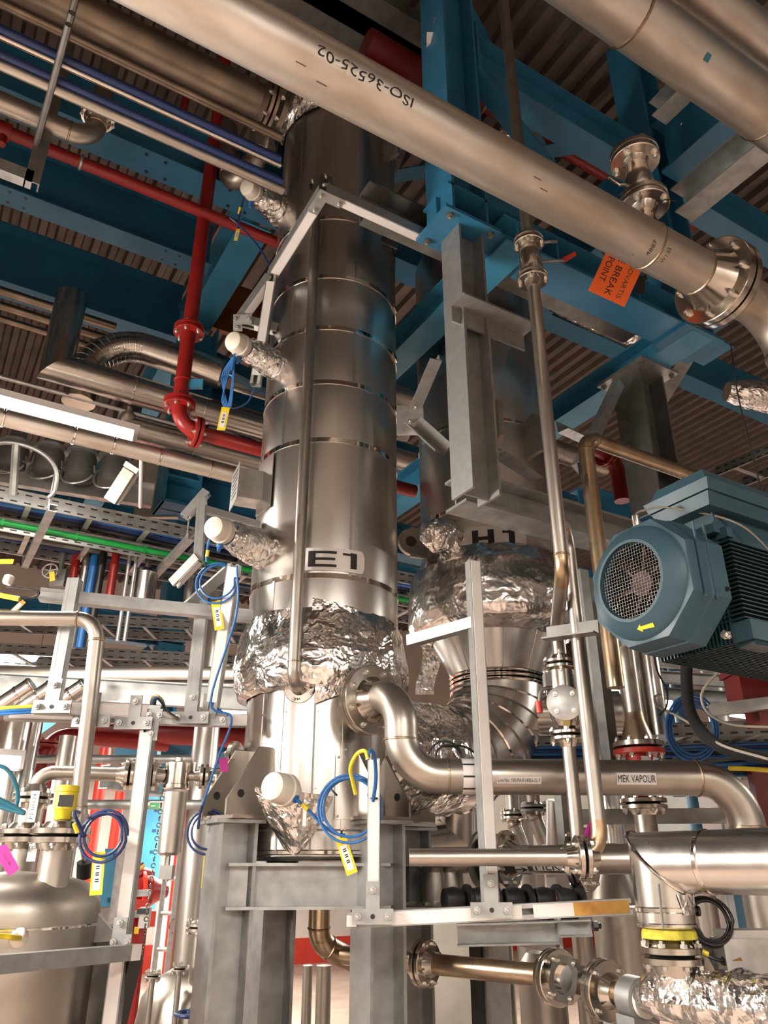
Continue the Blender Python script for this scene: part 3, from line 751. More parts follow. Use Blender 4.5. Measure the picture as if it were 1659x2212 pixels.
# segmented elbow under the cone, sweeping left to E1
pe0 = Hc + AZ * (zk0 - .035)
ed = (E - Hc); ed.z = 0; ed.normalize(); RB = .36
ctr = pe0 + ed * RB
gore = []
for k in range(9):
    q = (PI / 2) * k / 8; gore.append((ctr + (-ed * math.cos(q) - AZ * math.sin(q)) * RB, (-AZ * math.cos(q) + ed * math.sin(q))))
el = thing('insulated_elbow', 'segmented stainless clad elbow under the H1 cone sweeping to E1', 'duct elbow', gore[-1][0])
for k in range(8):
    a, ta = gore[k]; b_, tb = gore[k + 1]
    def rg(c, t):
        s = ed.cross(AZ).normalized(); u = s.cross(t).normalized(); return [c + (s * math.cos(2 * PI * i / 64) + u * math.sin(2 * PI * i / 64)) * .222 for i in range(64)]
    MB().add(rg(a, ta) + rg(b_, tb), [(i, (i + 1) % 64, 64 + (i + 1) % 64, 64 + i) for i in range(64)]).build('segment', 'clad2', el)
    MB().lathe([(.221, -.006), (.229, 0), (.221, .006)], b_, tb, 64, False).build('bead_ring', 'galv_dark' if k % 2 else 'band', el)
pend = gore[-1][0]
du = foil_tube('foil_wrap', [pend - ed * .03, pend + ed * .08, pend + ed * .2, pend + ed * .3, pend + ed * .4], [.228, .232, .24, .25, .24], el, .014, 5, 110, .012, 'foil', seed=5, flat=False)
# stray foil streamer hanging behind
foil_sheet('foil_patch', lambda u, v: P(905 + 40 * u + 8 * math.sin(v * 5), 1375 + 125 * v, 3.95), 10, 26, el, .012, 12, 'foil_soft', nrm=-FH)
# tall foil sleeve between the two columns
# ================================================================ galvanised hangers round H1
hp = thing('hanger_frame', 'galvanised post and beam frame hanging from the blue steel around H1', 'steel frame', (PX1, PY1, 2.9))
def gp(name, p0, p1, sec, mat='galv', up=AZ, par=None): return MB().prism(sec, p0, p1, up).build(name, mat, par or hp)
po = V((PX1 + .02, PY1 + .0, 0))
ztop = ZF - .017; zbot = along(po, AZ, y=1075).z
g_ = gp('post', po + AZ * zbot, po + AZ * ztop, SI(.135, .135, .011, .009), 'galv', AX)
for y in (915, 965, 1025): bolt(g_, along(po + V((.03, -.0, 0)), AZ, y=y) + V((.06, -.0, 0)), AY * -1, .014)
# angle shelf bolted to the post
za = along(po, AZ, y=690).z
gp('shelf_angle', P(972, 660, 3.2), along(P(972, 660, 3.2), AX, x=1128), SL(.10, .085, .01, 1, -1), 'galv', AZ)
# bottom beam along X from the post behind the motor
gp('bottom_beam', po + V((.02, .16, zbot + .10)), po + V((2.2, .16, zbot + .10)), SI(.14, .14, .012, .009), 'galv')
p2x = V((3.16, 2.44, 0))
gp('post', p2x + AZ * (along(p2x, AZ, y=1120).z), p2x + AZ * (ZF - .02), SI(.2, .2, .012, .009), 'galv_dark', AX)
cp_ = MB().box(p2x + AZ * (ZF - .03), .3, .34, .018).build('cap_plate', 'galv', hp)
for i in (-1, 1):
    for j in (-1, 1): bolt(cp_, p2x + V((i * .125, j * .14, ZF - .04)), -AZ, .016, 'galv_dark')
gp('diagonal', P(1060, 985, 3.0), P(1145, 1040, 3.25), SL(.06, .06, .006), 'galv')
gp('diagonal', P(880, 955, 3.55), P(955, 780, 3.3), SL(.055, .055, .006), 'galv_bright')
gp('diagonal', P(895, 925, 3.4), P(960, 985, 3.2), SL(.06, .06, .006), 'galv_bright')
gus = MB().box(P(886, 908, 3.42), .12, .008, .15, RT, FH, AZ).build('gusset_plate', 'galv_bright', hp)
for x, y in ((872, 935), (898, 882), (886, 912)): bolt(gus, P(x, y, 3.41), -FH, .011, 'bolt')
gp('diagonal', P(1250, 1010, 3.6), P(1335, 830, 4.1), [(-.025, -.025), (.025, -.025), (.025, .025), (-.025, .025)], 'galv_bright')
gp('stub_beam', P(1205, 935, 4.3), P(1270, 965, 4.5), SL(.07, .07, .006), 'galv_bright')
# dark beam along X behind, in front of the top of H1
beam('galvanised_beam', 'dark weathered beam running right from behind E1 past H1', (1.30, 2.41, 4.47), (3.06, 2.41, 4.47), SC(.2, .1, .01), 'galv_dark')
kb = thing('hanging_bracket', 'folded galvanised bracket on the dark beam beside E1', 'bracket', (1.45, 2.38, 4.3))
MB().prism(SC(.16, .10, .008), P(806, 545, 4.0), P(800, 420, 4.25), -AY).build('bracket_channel', 'galv_dark', kb)
bolt(kb, P(790, 395, 4.2), -FH, .014, 'bolt'); MB().box(P(790, 390, 4.22), .12, .01, .12, AX, AY, AZ).build('bracket_plate', 'galv_dark', kb)

# strut with white plastic infill ------------------------------------------------
def strut(par, p0, p1, n, cov=(.06, .94), w_=.041, mat='galv', strip=True, name='strut'):
    p0, p1, n = V(p0), V(p1), V(n); d = (p1 - p0).normalized(); n = (n - d * n.dot(d)).normalized(); h_ = w_ / 2; k = w_ * .2
    o = MB().prism([(-h_, -h_), (h_, -h_), (h_, h_), (k, h_), (k, h_ - .003), (h_ - .003, h_ - .003), (h_ - .003, -h_ + .003), (-h_ + .003, -h_ + .003), (-h_ + .003, h_ - .003), (-k, h_ - .003), (-k, h_), (-h_, h_)], p0, p1, n).build(name, mat, par)
    if not strip:
        MB().prism([(-h_ * .9, h_ - .004), (h_ * .9, h_ - .004), (h_ * .9, h_ - .0005), (-h_ * .9, h_ - .0005)], p0, p1, n).build('cover', mat, o)
    if strip:
        a, b_ = p0.lerp(p1, cov[0]), p0.lerp(p1, cov[1])
        MB().prism([(-h_ * .82, h_ - .002), (h_ * .82, h_ - .002), (h_ * .82, h_ + .002), (-h_ * .82, h_ + .002)], a, b_, n).build('infill_strip', 'white', o)
    return o
def tee(par, c, u, v, n, L=.13, H=.10, w_=.042, kind='T'):
    c, u, v, n = V(c), V(u).normalized(), V(v).normalized(), V(n).normalized()
    b = MB().box(c, L, w_, .006, u, v, n)
    if kind == 'T': b.box(c + v * (H / 2), w_, H - w_ * .2, .0062, u, v, n)
    if kind == 'L': b.box(c + v * (H / 2) - u * (L / 2 - w_ / 2), w_, H - w_ * .2, .0062, u, v, n)
    o = b.build('bracket', 'galv', par)
    pts = [c - u * (L * .36), c + u * (L * .36)] + ([c + v * (H * .72)] if kind == 'T' else []) + ([c + v * (H * .72) - u * (L / 2 - w_ / 2)] if kind == 'L' else [])
    for p in pts: bolt(o, p + n * .003, n, .011, 'galv_bright', .2)
    if kind == 'T': MB().lathe([(.007, 0), (.007, .001)], c + n * .0035, n, 12).build('slot_hole', 'black', o)
    return o
TC = -FH
# upper frame hooked on E1: two white strips meeting at the corner
uf = thing('cable_support', 'galvanised strut frame with white strips hooked high on column E1', 'strut frame', P(700, 412, 3.3))
cn = P(700, 412, 3.35); e_l = along(cn, -AY, y=595); e_r = along(cn, AX, x=948)
el_ = P(590, 590, 3.75)
strut(uf, cn, el_, -AZ, (.06, .96), .05); strut(uf, cn, e_r, -AZ, (.08, .98), .05)
tee(uf, cn - AZ * .03 + AX * .03, (e_r - cn), (el_ - cn), -AZ, .12, .11, .05, 'L')
strut(uf, el_, P(552, 832, 3.6), -FH, (.1, .93), .046); strut(uf, P(585, 598, 3.74), P(520, 690, 3.75), -AZ, (.2, .85), .046)
strut(uf, P(520, 692, 3.75), P(600, 712, 3.75), -AZ, (.4, .9), .046)
tee(uf, P(524, 690, 3.72), RT, -UP, -FH, .09, .06, .044, 'L')
# lower strut frame in front of the legs
lf = thing('cable_support', 'galvanised strut frame with white strips beside the blue cable coil', 'strut frame', P(800, 1975, 2.3))
A0, A1 = P(752, 1988, 2.36), P(1362, 1957, 2.30)
strut(lf, A0, A1, TC, (.16, .62), .043)
MB().prism([(-.0175, .0185), (.0175, .0185), (.0175, .0225), (-.0175, .0225)], A0.lerp(A1, .66), A0.lerp(A1, .80), TC).build('infill_strip', 'white', lf)
MB().prism([(-.0176, .0187), (.0176, .0187), (.0176, .0229), (-.0176, .0229)], A0.lerp(A1, .80), A0.lerp(A1, .99), TC).build('scorched_strip', 'burnt', lf)
MB().box(P(760, 1989, 2.34), .03, .035, .03, RT, FH, AZ).build('end_cap', 'white', lf)
v0 = P(806, 1975, 2.345); strut(lf, v0, along(v0, AZ, y=1640), TC, (.18, .99), .040)
v1 = P(1060, 1965, 2.32); v1t = along(v1, AZ, y=1213); strut(lf, v1, v1t, TC + RT * .35, (.04, .995), .042)
tee(lf, P(805, 1980, 2.315), RT, AZ, TC, .125, .10); tee(lf, P(1062, 1966, 2.29), RT, AZ, TC, .125, .10)
# brace from its top back to E1
strut(lf, along(v1, AZ, y=1345), P(885, 1385, 2.86), -AZ, strip=False, w_=.04)
# ---- left goal-post frame with cross bars
gf = thing('cable_support', 'galvanised goal post strut frame with white strips left of E1', 'strut frame', P(120, 1530, 2.7))
u0 = P(112, 1535, 2.70); u0t = along(u0, AZ, y=1252); strut(gf, u0, u0t, TC, strip=False, w_=.045)
u1 = P(412, 1555, 2.85); u1t = along(u1, AZ, y=1300); strut(gf, u1, u1t, TC, strip=False, w_=.045)
strut(gf, along(u0, AZ, y=1285) - RT * .12, along(u1, AZ, y=1332) + RT * .2, TC, strip=False, w_=.045)
b0, b1 = P(12, 1542, 2.68), P(532, 1558, 2.88)
strut(gf, b0, b1, TC, (.0, .0), .044, strip=False)
for a, c in ((.02, .28), (.94, 1.0)): MB().prism([(-.0178, .0205), (.0178, .0205), (.0178, .0242), (-.0178, .0242)], b0.lerp(b1, a), b0.lerp(b1, c), TC).build('infill_strip', 'white', gf)
c0, c1 = P(75, 1528, 2.63), P(345, 1540, 2.72)
strut(gf, c0, c1, TC, (.28, .9), .044)
for x, y, a in ((112, 1527, 2.60), (412, 1550, 2.80)): tee(gf, P(x, y, a), RT, AZ, TC, .13, .10)
for x, y, a in ((197, 1557, 2.63), (288, 1562, 2.66)): tee(gf, P(x, y, a), RT, AZ, TC, .13, .10)
tee(gf, P(335, 1545, 2.69), RT, -AZ, TC, .05, .09, kind='L'); tee(gf, P(462, 1555, 2.82), RT, AZ, TC, .09, .10, kind='L')
strut(gf, P(455, 1550, 2.84), P(507, 1220, 2.95), TC, (.1, .98), .046)
# long upright carrying the lower coil
u2 = P(322, 1565, 2.69); u2b = V((u2.x, u2.y, 0)); strut(gf, u2b, u2, TC, (.35, .985), .046)
MB().box(u2b + AZ * .005, .14, .14, .01).build('base_plate', 'galv', gf)
# bracket bar in front of the tank
tb = thing('tank_rail', 'galvanised rail bolted across in front of the dome topped tank', 'rail', P(150, 2065, 1.9))
r0, r1_ = P(-60, 2088, 1.85), P(292, 2056, 2.35)
MB().prism([(-.021, -.021), (.021, -.021), (.021, .021), (-.021, .021)], r0, r1_).build('bar', 'galv', tb)
MB().prism([(-.0215, -.0215), (.0215, -.0215), (.0215, .0215), (-.0215, .0215)], r0.lerp(r1_, .93), r1_ + (r1_ - r0).normalized() * .002).build('end_sleeve', 'white', tb)
tee(tb, P(262, 2035, 2.33), RT, AZ, TC, .06, .07, kind='L')
# cable tray bracket frame near the middle nozzle
mf = thing('cable_bracket', 'small galvanised bracket arm carrying a cable left of the nameplate', 'bracket', P(435, 1080, 3.3))
strut(mf, P(398, 1118, 3.2), P(447, 1062, 3.25), -AZ, (.1, .9), .035); strut(mf, P(437, 1078, 3.22), P(428, 1215, 3.1), TC, strip=False, w_=.035)
strut(mf, P(440, 1100, 3.2), P(560, 1135, 3.3), TC, strip=False, w_=.03)
strut(mf, P(375, 1262, 3.1), P(430, 1205, 3.1), -AZ, (.2, .95), .04); strut(mf, P(405, 1310, 3.0), P(500, 1225, 3.2), -AZ, (.2, .95), .04)
# ================================================================ pipework in front
# ---- big bare pipe across the top, marked ISO-36525-02
ZB = 3.6; rB = .084
a0 = Z(1000, 316, ZB); YB1 = a0.y
pL = V((a0.x - 3.4, YB1, ZB)); pR = along(a0, AX, x=1628)
fc = along(a0, AX, x=1548)
bp = thing('process_pipe', 'broad bare stainless pipe crossing the top, inked ISO-36525-02', 'pipe', a0)
MB().tube([pL, fc - AX * .115], rB, 40).build('pipe_run', 'pipe_pale', bp)
flpair(bp, fc, AX, .168, rB, .03, 8, .085, .014, ph=.3)
w1 = along(a0, AX, x=1398); ring(bp, w1, AX, rB, .012); ring(bp, fc - AX * .115, AX, rB, .012)
down = [fc + AX * .115, pR + AX * .16, pR + AX * .16 - AZ * .95, pR + AX * 3.2 - AZ * .95]
pth = bend(down, .19, 10)
MB().tube(pth, rB, 40).build('elbow_and_drop', 'pipe_pale', bp)
ring(bp, pR + AX * .16 - AZ * .19, AZ, rB, .014); ring(bp, fc + AX * .115, AX, rB, .012)
# hand-inked writing, upside down as seen
nB = (CAM - a0); tl = cylmap(along(a0, AX, x=770), AX, nB.normalized() + AZ * .55, rB + .001, 'along', 1)
tl2 = cylmap(along(a0, AX, x=765), AX, (CAM - along(a0, AX, x=765)).normalized() + UP * .45, rB + .001, 'along', -1)
text('ISO-36525-02', tl2, .027, .30, 'ink', bp, slices=.25, wob=.004)
for xx, t in ((1380, '4887'), (1410, 'W1.S3'), (1518, 'W1.S5')):
    q = along(a0, AX, x=xx); text(t, cylmap(q, AX, (CAM - q).normalized(), rB + .001, 'wrap', -1), .016, .055, 'ink_faint', bp, slices=.3)
# scuffs
for xx, v in ((1130, .02), (1150, .0), (640, -.01), (690, -.03)):
    q = along(a0, AX, x=xx); patch(cylmap(q, AX, (CAM - q).normalized(), rB + .0008, 'along'), .03, .003, 'ink_faint', bp, 'scuff', 3, 1, off=(0, v))
# valve stack standing on the pipe
vx = along(a0, AX, x=1408); t = thing('vent_valve', 'flanged stainless vent valve with blind cap standing on the big pipe', 'valve', vx + AZ * rB)
zb1 = along(vx, AZ, y=438).z; zb2_ = along(vx, AZ, y=345).z
zb1 -= vx.z; zb2_ -= vx.z
MB().tube([vx + AZ * (rB - .01), vx + AZ * (zb1)], .03, 24).build('neck', 'flange', t)
MB().lathe([(.055, 0), (.042, .02), (.032, .05)], vx + AZ * (rB - .004), AZ, 28, False).build('weld_boss', 'flange', t)
flpair(t, vx + AZ * (zb1 - .005), AZ, .09, .034, .02, 4, .03, .013, ph=.25)
MB().lathe([(.036, 0), (.046, .02), (.052, .05), (.052, .09), (.044, .13), (.038, .17)], vx + AZ * (zb1 + .02), AZ, 28).build('body', 'flange', t)
flpair(t, vx + AZ * (zb2_ + .005), AZ, .09, .034, .02, 4, .03, .013, ph=.25)
MB().lathe([(.012, 0), (.018, .01), (.018, .03), (.006, .04)], vx + AZ * (zb2_ + .03), AZ, 10).build('plug', 'flange', t)
hd = vx + AZ * (zb1 + .09)
MB().tube(bend([hd - RT * .03, hd - RT * .07, hd - RT * .075 - AZ * .0, hd - RT * .13 - AZ * .02 - FH * .05], .02), .006, 10).build('handle', 'flange', t)
MB().tube(smooth([vx + AZ * .12 - FH * .05, vx + AZ * .15 - FH * .075 + RT * .04, vx + AZ * .17 - FH * .05 + RT * .1]), .002, 6).build('tie_wire', 'black', t)
# orange line-break tag hung behind the pipe
ot = P(1336, 596, 3.02)
og = thing('line_break_tag', 'bright orange tag lettered BREAK POINT hanging behind the big pipe', 'tag', ot)
ou = (RT * .90 - UP * .42).normalized(); ov = (UP * .90 + RT * .42).normalized()
# text reads along ou rotated: build card in its own axes
card_c = P(1340, 580, 3.0); cu_, cv_ = (-RT * .42 - UP * .91).normalized(), (RT * .91 - UP * .42).normalized()
MB().box(card_c, .26, .155, .002, cu_, cv_, cu_.cross(cv_)).build('card', 'orange', og)
mpc = flatmap(card_c - FW * .0, cu_, cv_, .0016)
text('LINE BREAK', mpc, .026, .22, 'ink', og, (.008, -.006)); text('POINT', mpc, .026, .10, 'ink', og, (.025, -.048)); text('NOVARTIS', mpc, .020, .15, 'ink_faint', og, (.035, .040))
MB().box(P(1383, 615, 3.02), .035, .07, .002, RT, UP, FW).build('strap', 'black', og)
MB().tube([P(1360, 560, 3.0), along(a0, AX, x=1360) + AZ * .0 - AZ * rB], .003, 6).build('hanger', 'black', og)

# ---- MEK vapour line, from the E1 nozzle
rM = .057
nf = P(800, 1512, 2.80); nd = (nf - (E + AZ * nf.z)); nd.z = 0; nd.normalize()
m1 = P(882, 1522, 2.66); m2 = P(893, 1682, 2.78)
h0 = P(893, 1680, 2.80); h1_ = P(1560, 1688, 2.66); 
nstart = E + nd * (RL - .03) + AZ * nf.z
mk = thing('vapour_pipe', 'bare stainless MEK VAPOUR pipe swinging from the E1 nozzle to the right', 'pipe', nf)
corner = P(866, 1500, 2.66)
low = V((corner.x, corner.y, h0.z)) 
low = along(corner, AZ, y=1676)
right = P(1598, 1690, 2.62); right.z = low.z
drop = right - AZ * .9
nout = nf + (corner - nf).normalized() * .06
MB().tube([nstart, nf], rM, 36).build('nozzle', 'flange', mk)
nn = (corner - nf).normalized()
flpair(mk, nf, nn, .124, rM, .022, 8, .05, .011)
pp = bend([nf + nn * .07, corner, low, right, drop], .152, 12)
MB().tube(pp, rM, 40).build('pipe_run', 'pipe', mk)
dh = (right - low).normalized()
ring(mk, low + dh * .152, dh, rM, .009); ring(mk, corner - AZ * .152, AZ, rM, .009); ring(mk, right - dh * .152, dh, rM, .010); ring(mk, right - AZ * .155, AZ, rM, .010); ring(mk, nf + nn * .07, nn, rM, .008)
ring(mk, along(low, dh, x=1215), dh, rM, .007)
def onrun(x): return along(low, dh, x=x)
toc = lambda q: (CAM - q).normalized()
# arrow band
q = onrun(1024); mpa = cylmap(q, dh, toc(q), rM + .0012, 'along')
ab = MB().lathe([(rM + .0006, -.045), (rM + .001, -.045), (rM + .001, .045), (rM + .0006, .045)], q, dh, 40, False).build('arrow_band', 'white', mk)
b = MB(); b2 = MB()
na = 9
for k in range(na):
    c_ = 2 * PI * (rM + .0016) * k / na; mp = cylmap(q, dh, toc(q), rM + .0017, 'along')
    b.add([mp(-.045, c_ - .003), mp(.02, c_ - .003), mp(.02, c_ + .003), mp(-.045, c_ + .003)], [(0, 1, 2, 3)])
    b.add([mp(.014, c_ - .016), mp(.045, c_), mp(.014, c_ + .016)], [(0, 1, 2)])
b.build('flow_arrow', 'ink', ab, flat=True)
q = onrun(1112); patch(cylmap(q, dh, toc(q) - AZ * .18, rM + .0012, 'along'), .148, .022, 'white', mk, 'line_label', 4, 6)
text('Line No. 100-PA-R14056-SS-9', cylmap(q, dh, toc(q) - AZ * .18, rM + .0024, 'along'), .0125, .14, 'ink', mk, slices=.5)
q = onrun(1361); patch(cylmap(q, dh, toc(q) - AZ * .05, rM + .0012, 'along'), .135, .038, 'white', mk, 'content_label', 4, 8)
text('MEK VAPOUR', cylmap(q, dh, toc(q) - AZ * .05, rM + .0024, 'along'), .0235, .128, 'ink', mk, slices=.3)
# ---- thin vertical drain pipe in front of E1
r1 = .0235
zt1, zb1_ = zrow(3.2 - RE, 385), zrow(3.2 - RE, 1455)
dv = dirE(-11); dv2 = dv
vp0 = P(640, 1478, 2.86); vpx = vp0 - FH * .0
top = along(vp0, AZ, y=392)
vv = thing('vent_pipe', 'slim vertical stainless pipe running up the front of column E1', 'pipe', vp0)
inb = V((E.x, E.y, vp0.z)) - vp0; inb.normalize()
MB().tube(bend([vp0 + inb * .10, vp0 - inb * .04, vp0 - inb * .04 + AZ * (top.z - vp0.z), top + inb * .03], .05, 8), r1, 24).build('pipe_run', 'pipe', vv)
for q, s_ in ((vp0 + inb * .055, 1), (top + inb * .025, 1)): flange(vv, q, -inb, .062, r1, .016, 4, 'flange', .012, .009, ph=.3)
flange(vv, vp0 + inb * .057, inb, .058, r1, .014, 4, 'flange', .01, .008)
ring(vv, vp0 - inb * .04 + AZ * .075, AZ, r1, .007)
text('MAF', flatmap(vp0 + inb * .0385 - AZ * .047, RT, AZ, .001), .009, .03, 'ink', vv)
# ---- slim risers at the right, with valves
r2 = .0235
q2a = P(1213, 1205, 2.45)
rt = along(q2a, AZ, y=-60)
rs = thing('riser_pipe', 'slim vertical stainless riser passing behind the big pipe', 'pipe', q2a)
bq = along(q2a, AZ, y=1228); b2q = P(1203, 1352, 2.62); b3q = along(b2q, AZ, y=1425)
MB().tube(bend([rt, bq, b2q, b3q], .05, 6), r2, 24).build('pipe_run', 'pipe', rs)
MB().tube(bend([bq + AZ * .05, bq, bq.lerp(b2q, .25)], .05, 6), r2 + .0006, 24, False).build('heat_tint', 'pipe_tint', rs)
ring(rs, bq + AZ * .045, AZ, r2, .008)
for y0, y1, nm in ((548, 500, 0), (612, 590, 1)):
    q = along(q2a, AZ, y=(y0 + y1) / 2); flpair(rs, q, AZ, .058, r2, .015, 4, .03, .010)
bv = along(q2a, AZ, y=563)
vb = MB().lathe([(.026, -.075), (.036, -.06), (.042, -.03), (.042, .03), (.036, .06), (.026, .075)], bv + AZ * .0, AZ, 24).build('ball_valve', 'flange', rs)
hv = bv + RT * .04
for dz, l in ((-.01, 1), (.085, .7)):
    MB().tube(bend([hv - RT * .03 + AZ * dz, hv + RT * .05 * l + AZ * dz - FH * .01, hv + RT * (.10 * l) + AZ * (dz + .012)], .02), .006, 10).build('lever', 'galv_dark', rs)
MB().tube([hv + RT * .085 + AZ * .0, hv + RT * .135 + AZ * .035], [.011, .009], 12).build('lever_grip', 'red_br', rs)
# lower valve assembly on this riser
va = thing('drain_valve', 'stack of small flanged valves below the kinked riser', 'valve', b3q)
zq = lambda y: along(b3q, AZ, y=y)
MB().tube([b3q, zq(1880)], r2 * .92, 20).build('pipe_run', 'pipe', va)
for y in (1437, 1505, 1590): flpair(va, zq(y), AZ, .057, r2, .013, 4, .02, .009)
MB().lathe([(.03, -.05), (.045, -.03), (.045, .03), (.03, .05)], zq(1470), AZ, 20).build('ball_valve', 'flange', va)
MB().box(zq(1470) - RT * .03, .06, .045, .045, RT, FH, AZ).build('stem_housing', 'galv_dark', va)
MB().tube(bend([zq(1485) - RT * .04, zq(1490) - RT * .075, zq(1500) - RT * .085 - AZ * .05], .02), .006, 10).build('lever', 'galv_dark', va)
MB().tube([zq(1515) - RT * .085, zq(1540) - RT * .083], .011, 12).build('lever_grip', 'red_br', va)
cvb = zq(1533); MB().lathe([(.035, -.055), (.05, -.02), (.05, .03), (.03, .055)], cvb, AZ, 24).build('check_valve', 'flange', va)
dcv = (CAM - cvb); dcv.z = 0; dcv.normalize()
MB().lathe([(.054, 0), (.056, .004), (.056, .014), (.05, .016), (0, .016)], cvb + dcv * .045 + AZ * .012, dcv, 36).build('bonnet_cover', 'galv_bright', va)
for k in range(4):
    qq = PI / 4 + k * PI / 2; s, u, _ = frame(dcv); bolt(va, cvb + dcv * .061 + AZ * .012 + (s * math.cos(qq) + u * math.sin(qq)) * .038, dcv, .008)
MB().box(cvb + dcv * .05 - AZ * .05, .022, .006, .02, RT, dcv, AZ).build('size_plate', 'brass', va)
# second slim riser continuing to the lower flange
q3 = P(1262, 1500, 2.43); t3 = along(q3, AZ, y=1135); e3 = along(q3, AZ, y=1852)
dl = -RT
r3 = thing('riser_pipe', 'slim stainless pipe dropping past the motor to a lower flange', 'pipe', e3)
le = along(e3, dl, x=884)
MB().tube(bend([along(q2a, AZ, y=1128) , t3, e3, le - dl * 0], .075, 8), r2, 24).build('pipe_run', 'pipe', r3)
MB().tube(bend([e3 + AZ * .10, e3, e3 + dl * .08], .075, 8), r2 + .0006, 24, False).build('heat_tint', 'pipe_tint', r3)
flpair(r3, along(e3, dl, x=1258), dl, .06, r2, .016, 4, .03, .010)
# pink paper tag tied there
pk = thing('pink_tag', 'magenta paper tag tied to the lower riser flange', 'tag', P(1288, 1790, 2.38))
MB().add([P(1256, 1812, 2.28), P(1278, 1762, 2.28), P(1290, 1758, 2.28), P(1289, 1836, 2.28), P(1284, 1846, 2.28)], [(0, 4, 3, 2, 1)]).build('paper', 'magenta', pk)
MB().tube(smooth([P(1245, 1835, 2.41), P(1262, 1822, 2.39), P(1275, 1812, 2.39)]), .002, 6).build('string', 'red_br', pk)
# ---- angled pipe with elbow above the motor
q4 = P(1288, 1150, 2.98); t4 = along(q4, AZ, y=945); e4 = along(t4, AX, x=1597)
pipe('process_pipe', 'bent stainless pipe rising and turning right above the motor', [q4 - AZ * .6, t4, e4, e4 - AZ * .11], .031, 'pipe_tint', .06)
# pale pipes crossing the top right corner
zz = 4.1
g1 = Z(1480, 118, zz)
o = pipe('process_pipe', 'broad pale stainless pipe cutting the upper right corner', [g1 - AX * 3, g1 + AX * 2.2], .10, 'pipe_pale')
ring(o, along(g1, AX, x=1362), AX, .10, .014); ring(o, along(g1, AX, x=1652), AX, .10, .012)
patch(cylmap(along(g1, AX, x=1487), AX, (CAM - g1).normalized(), .101, 'along'), .022, .026, 'cable_cyan', o, 'paint_spot', 3, 3, off=(0, .03))
g2 = Z(1600, 60, 4.35); pipe('process_pipe', 'second pale stainless pipe above it in the upper right corner', [g2 - AX * 3, g2 + AX * 2.2], .085, 'pipe_pale')
pipe('bare_copper_pipe', 'thin copper coloured pipe bent under the upper right beams', [P(1470, 268, 4.6), P(1524, 302, 4.6), P(1520, 318, 4.58), P(1485, 350, 4.6)], .016, 'pipe_tint', .04, beads=False)
# white plastic enclosure at the corner
tag(MB().box(P(1648, 160, 3.9), .06, .06, .06, RT, FW, UP).build('junction_box', 'white'), 'small pale junction box beside the upper right pipe', 'box')
# ================================================================ pipes under the roof at left
def xpipe(name, label, x, y, z, r, mat, xa=-400, xb=None, group=None, cat='pipe', n=20):
    c = Z(x, y, z); a = c - AX * 3.0; b_ = along(c, AX, x=xb) if xb else c + AX * 3
    return tag(MB().tube([a, b_], r, n).build(name, mat), label, cat, group), c
o, c = xpipe('process_pipe', 'thick dusty pipe running under the roof to the top of E1', 398, 140, 5.02, .085, 'pipe_brown', xb=612)
flpair(o, along(c, AX, x=600) - AX * .05, AX, .13, .085, .02, 8, .03, .012, mat='pipe_brown')
xpipe('process_pipe', 'tan slim pipe below the thick dusty pipe at upper left', 279, 140, 4.75, .021, 'pipe_brown', xb=608)
xpipe('tubing', 'bright thin tube under a blue tube at upper left', 279, 208, 4.55, .012, 'flange', xb=606, cat='tube')
xpipe('tubing', 'blue sleeved tube lying above the bright thin tube', 279, 192, 4.57, .018, 'cable_navy', xb=606, cat='tube')
xpipe('tubing', 'lower blue sleeved tube above the tan pipe by E1', 279, 243, 4.5, .017, 'cable_navy', xb=610, cat='tube')
xpipe('process_pipe', 'tan pipe lowest of the parallel pipes running into E1', 279, 264, 4.48, .023, 'pipe', xb=612)
# hanger
hg = P(120, 200, 3.5); ht_, hb = V((hg.x, hg.y, CZ)), along(hg, AZ, y=392)
tg = thing('pipe_hanger', 'galvanised drop hanger holding the parallel pipes at upper left', 'hanger', hb)
MB().prism(SC(.06, .05, .006), hb, ht_, AX).build('drop_channel', 'galv_dark', tg)
MB().prism(SC(.06, .05, .006), hb + AZ * .03, hb + AZ * .03 - AX * .9, AZ).build('arm', 'galv', tg)
bolt(tg, along(hg, AZ, y=200) - FH * .035, -FH, .012)
for zz_, r_ in ((4.46, .03), (4.53, .03), (4.72, .03)): MB().tube([V((hg.x - .02, hg.y, zz_)), V((hg.x, hg.y - .62, zz_))], .014, 8).build('cross_rod', 'galv_dark', tg)
# pipe with upturned elbow
e0 = Z(112, 268, 4.6); ea = along(e0, AX, x=200)
o = pipe('process_pipe', 'short pipe turning upward through an elbow at upper left', [e0 - AX * 2.2, ea, ea + AZ * .8], .045, 'pipe', .10)
flpair(o, ea + AZ * .16, AZ, .075, .045, .014, 6, .02, .009)
# grey elbow behind the top nozzle
ge = P(490, 415, 4.4)
pipe('process_pipe', 'grey pipe with a long elbow behind the upper left nozzle of E1', [P(560, 330, 4.35) + AZ * .9, P(556, 345, 4.4), P(500, 405, 4.4), P(478, 380, 4.5) + AZ * .4], .062, 'tank', .12)
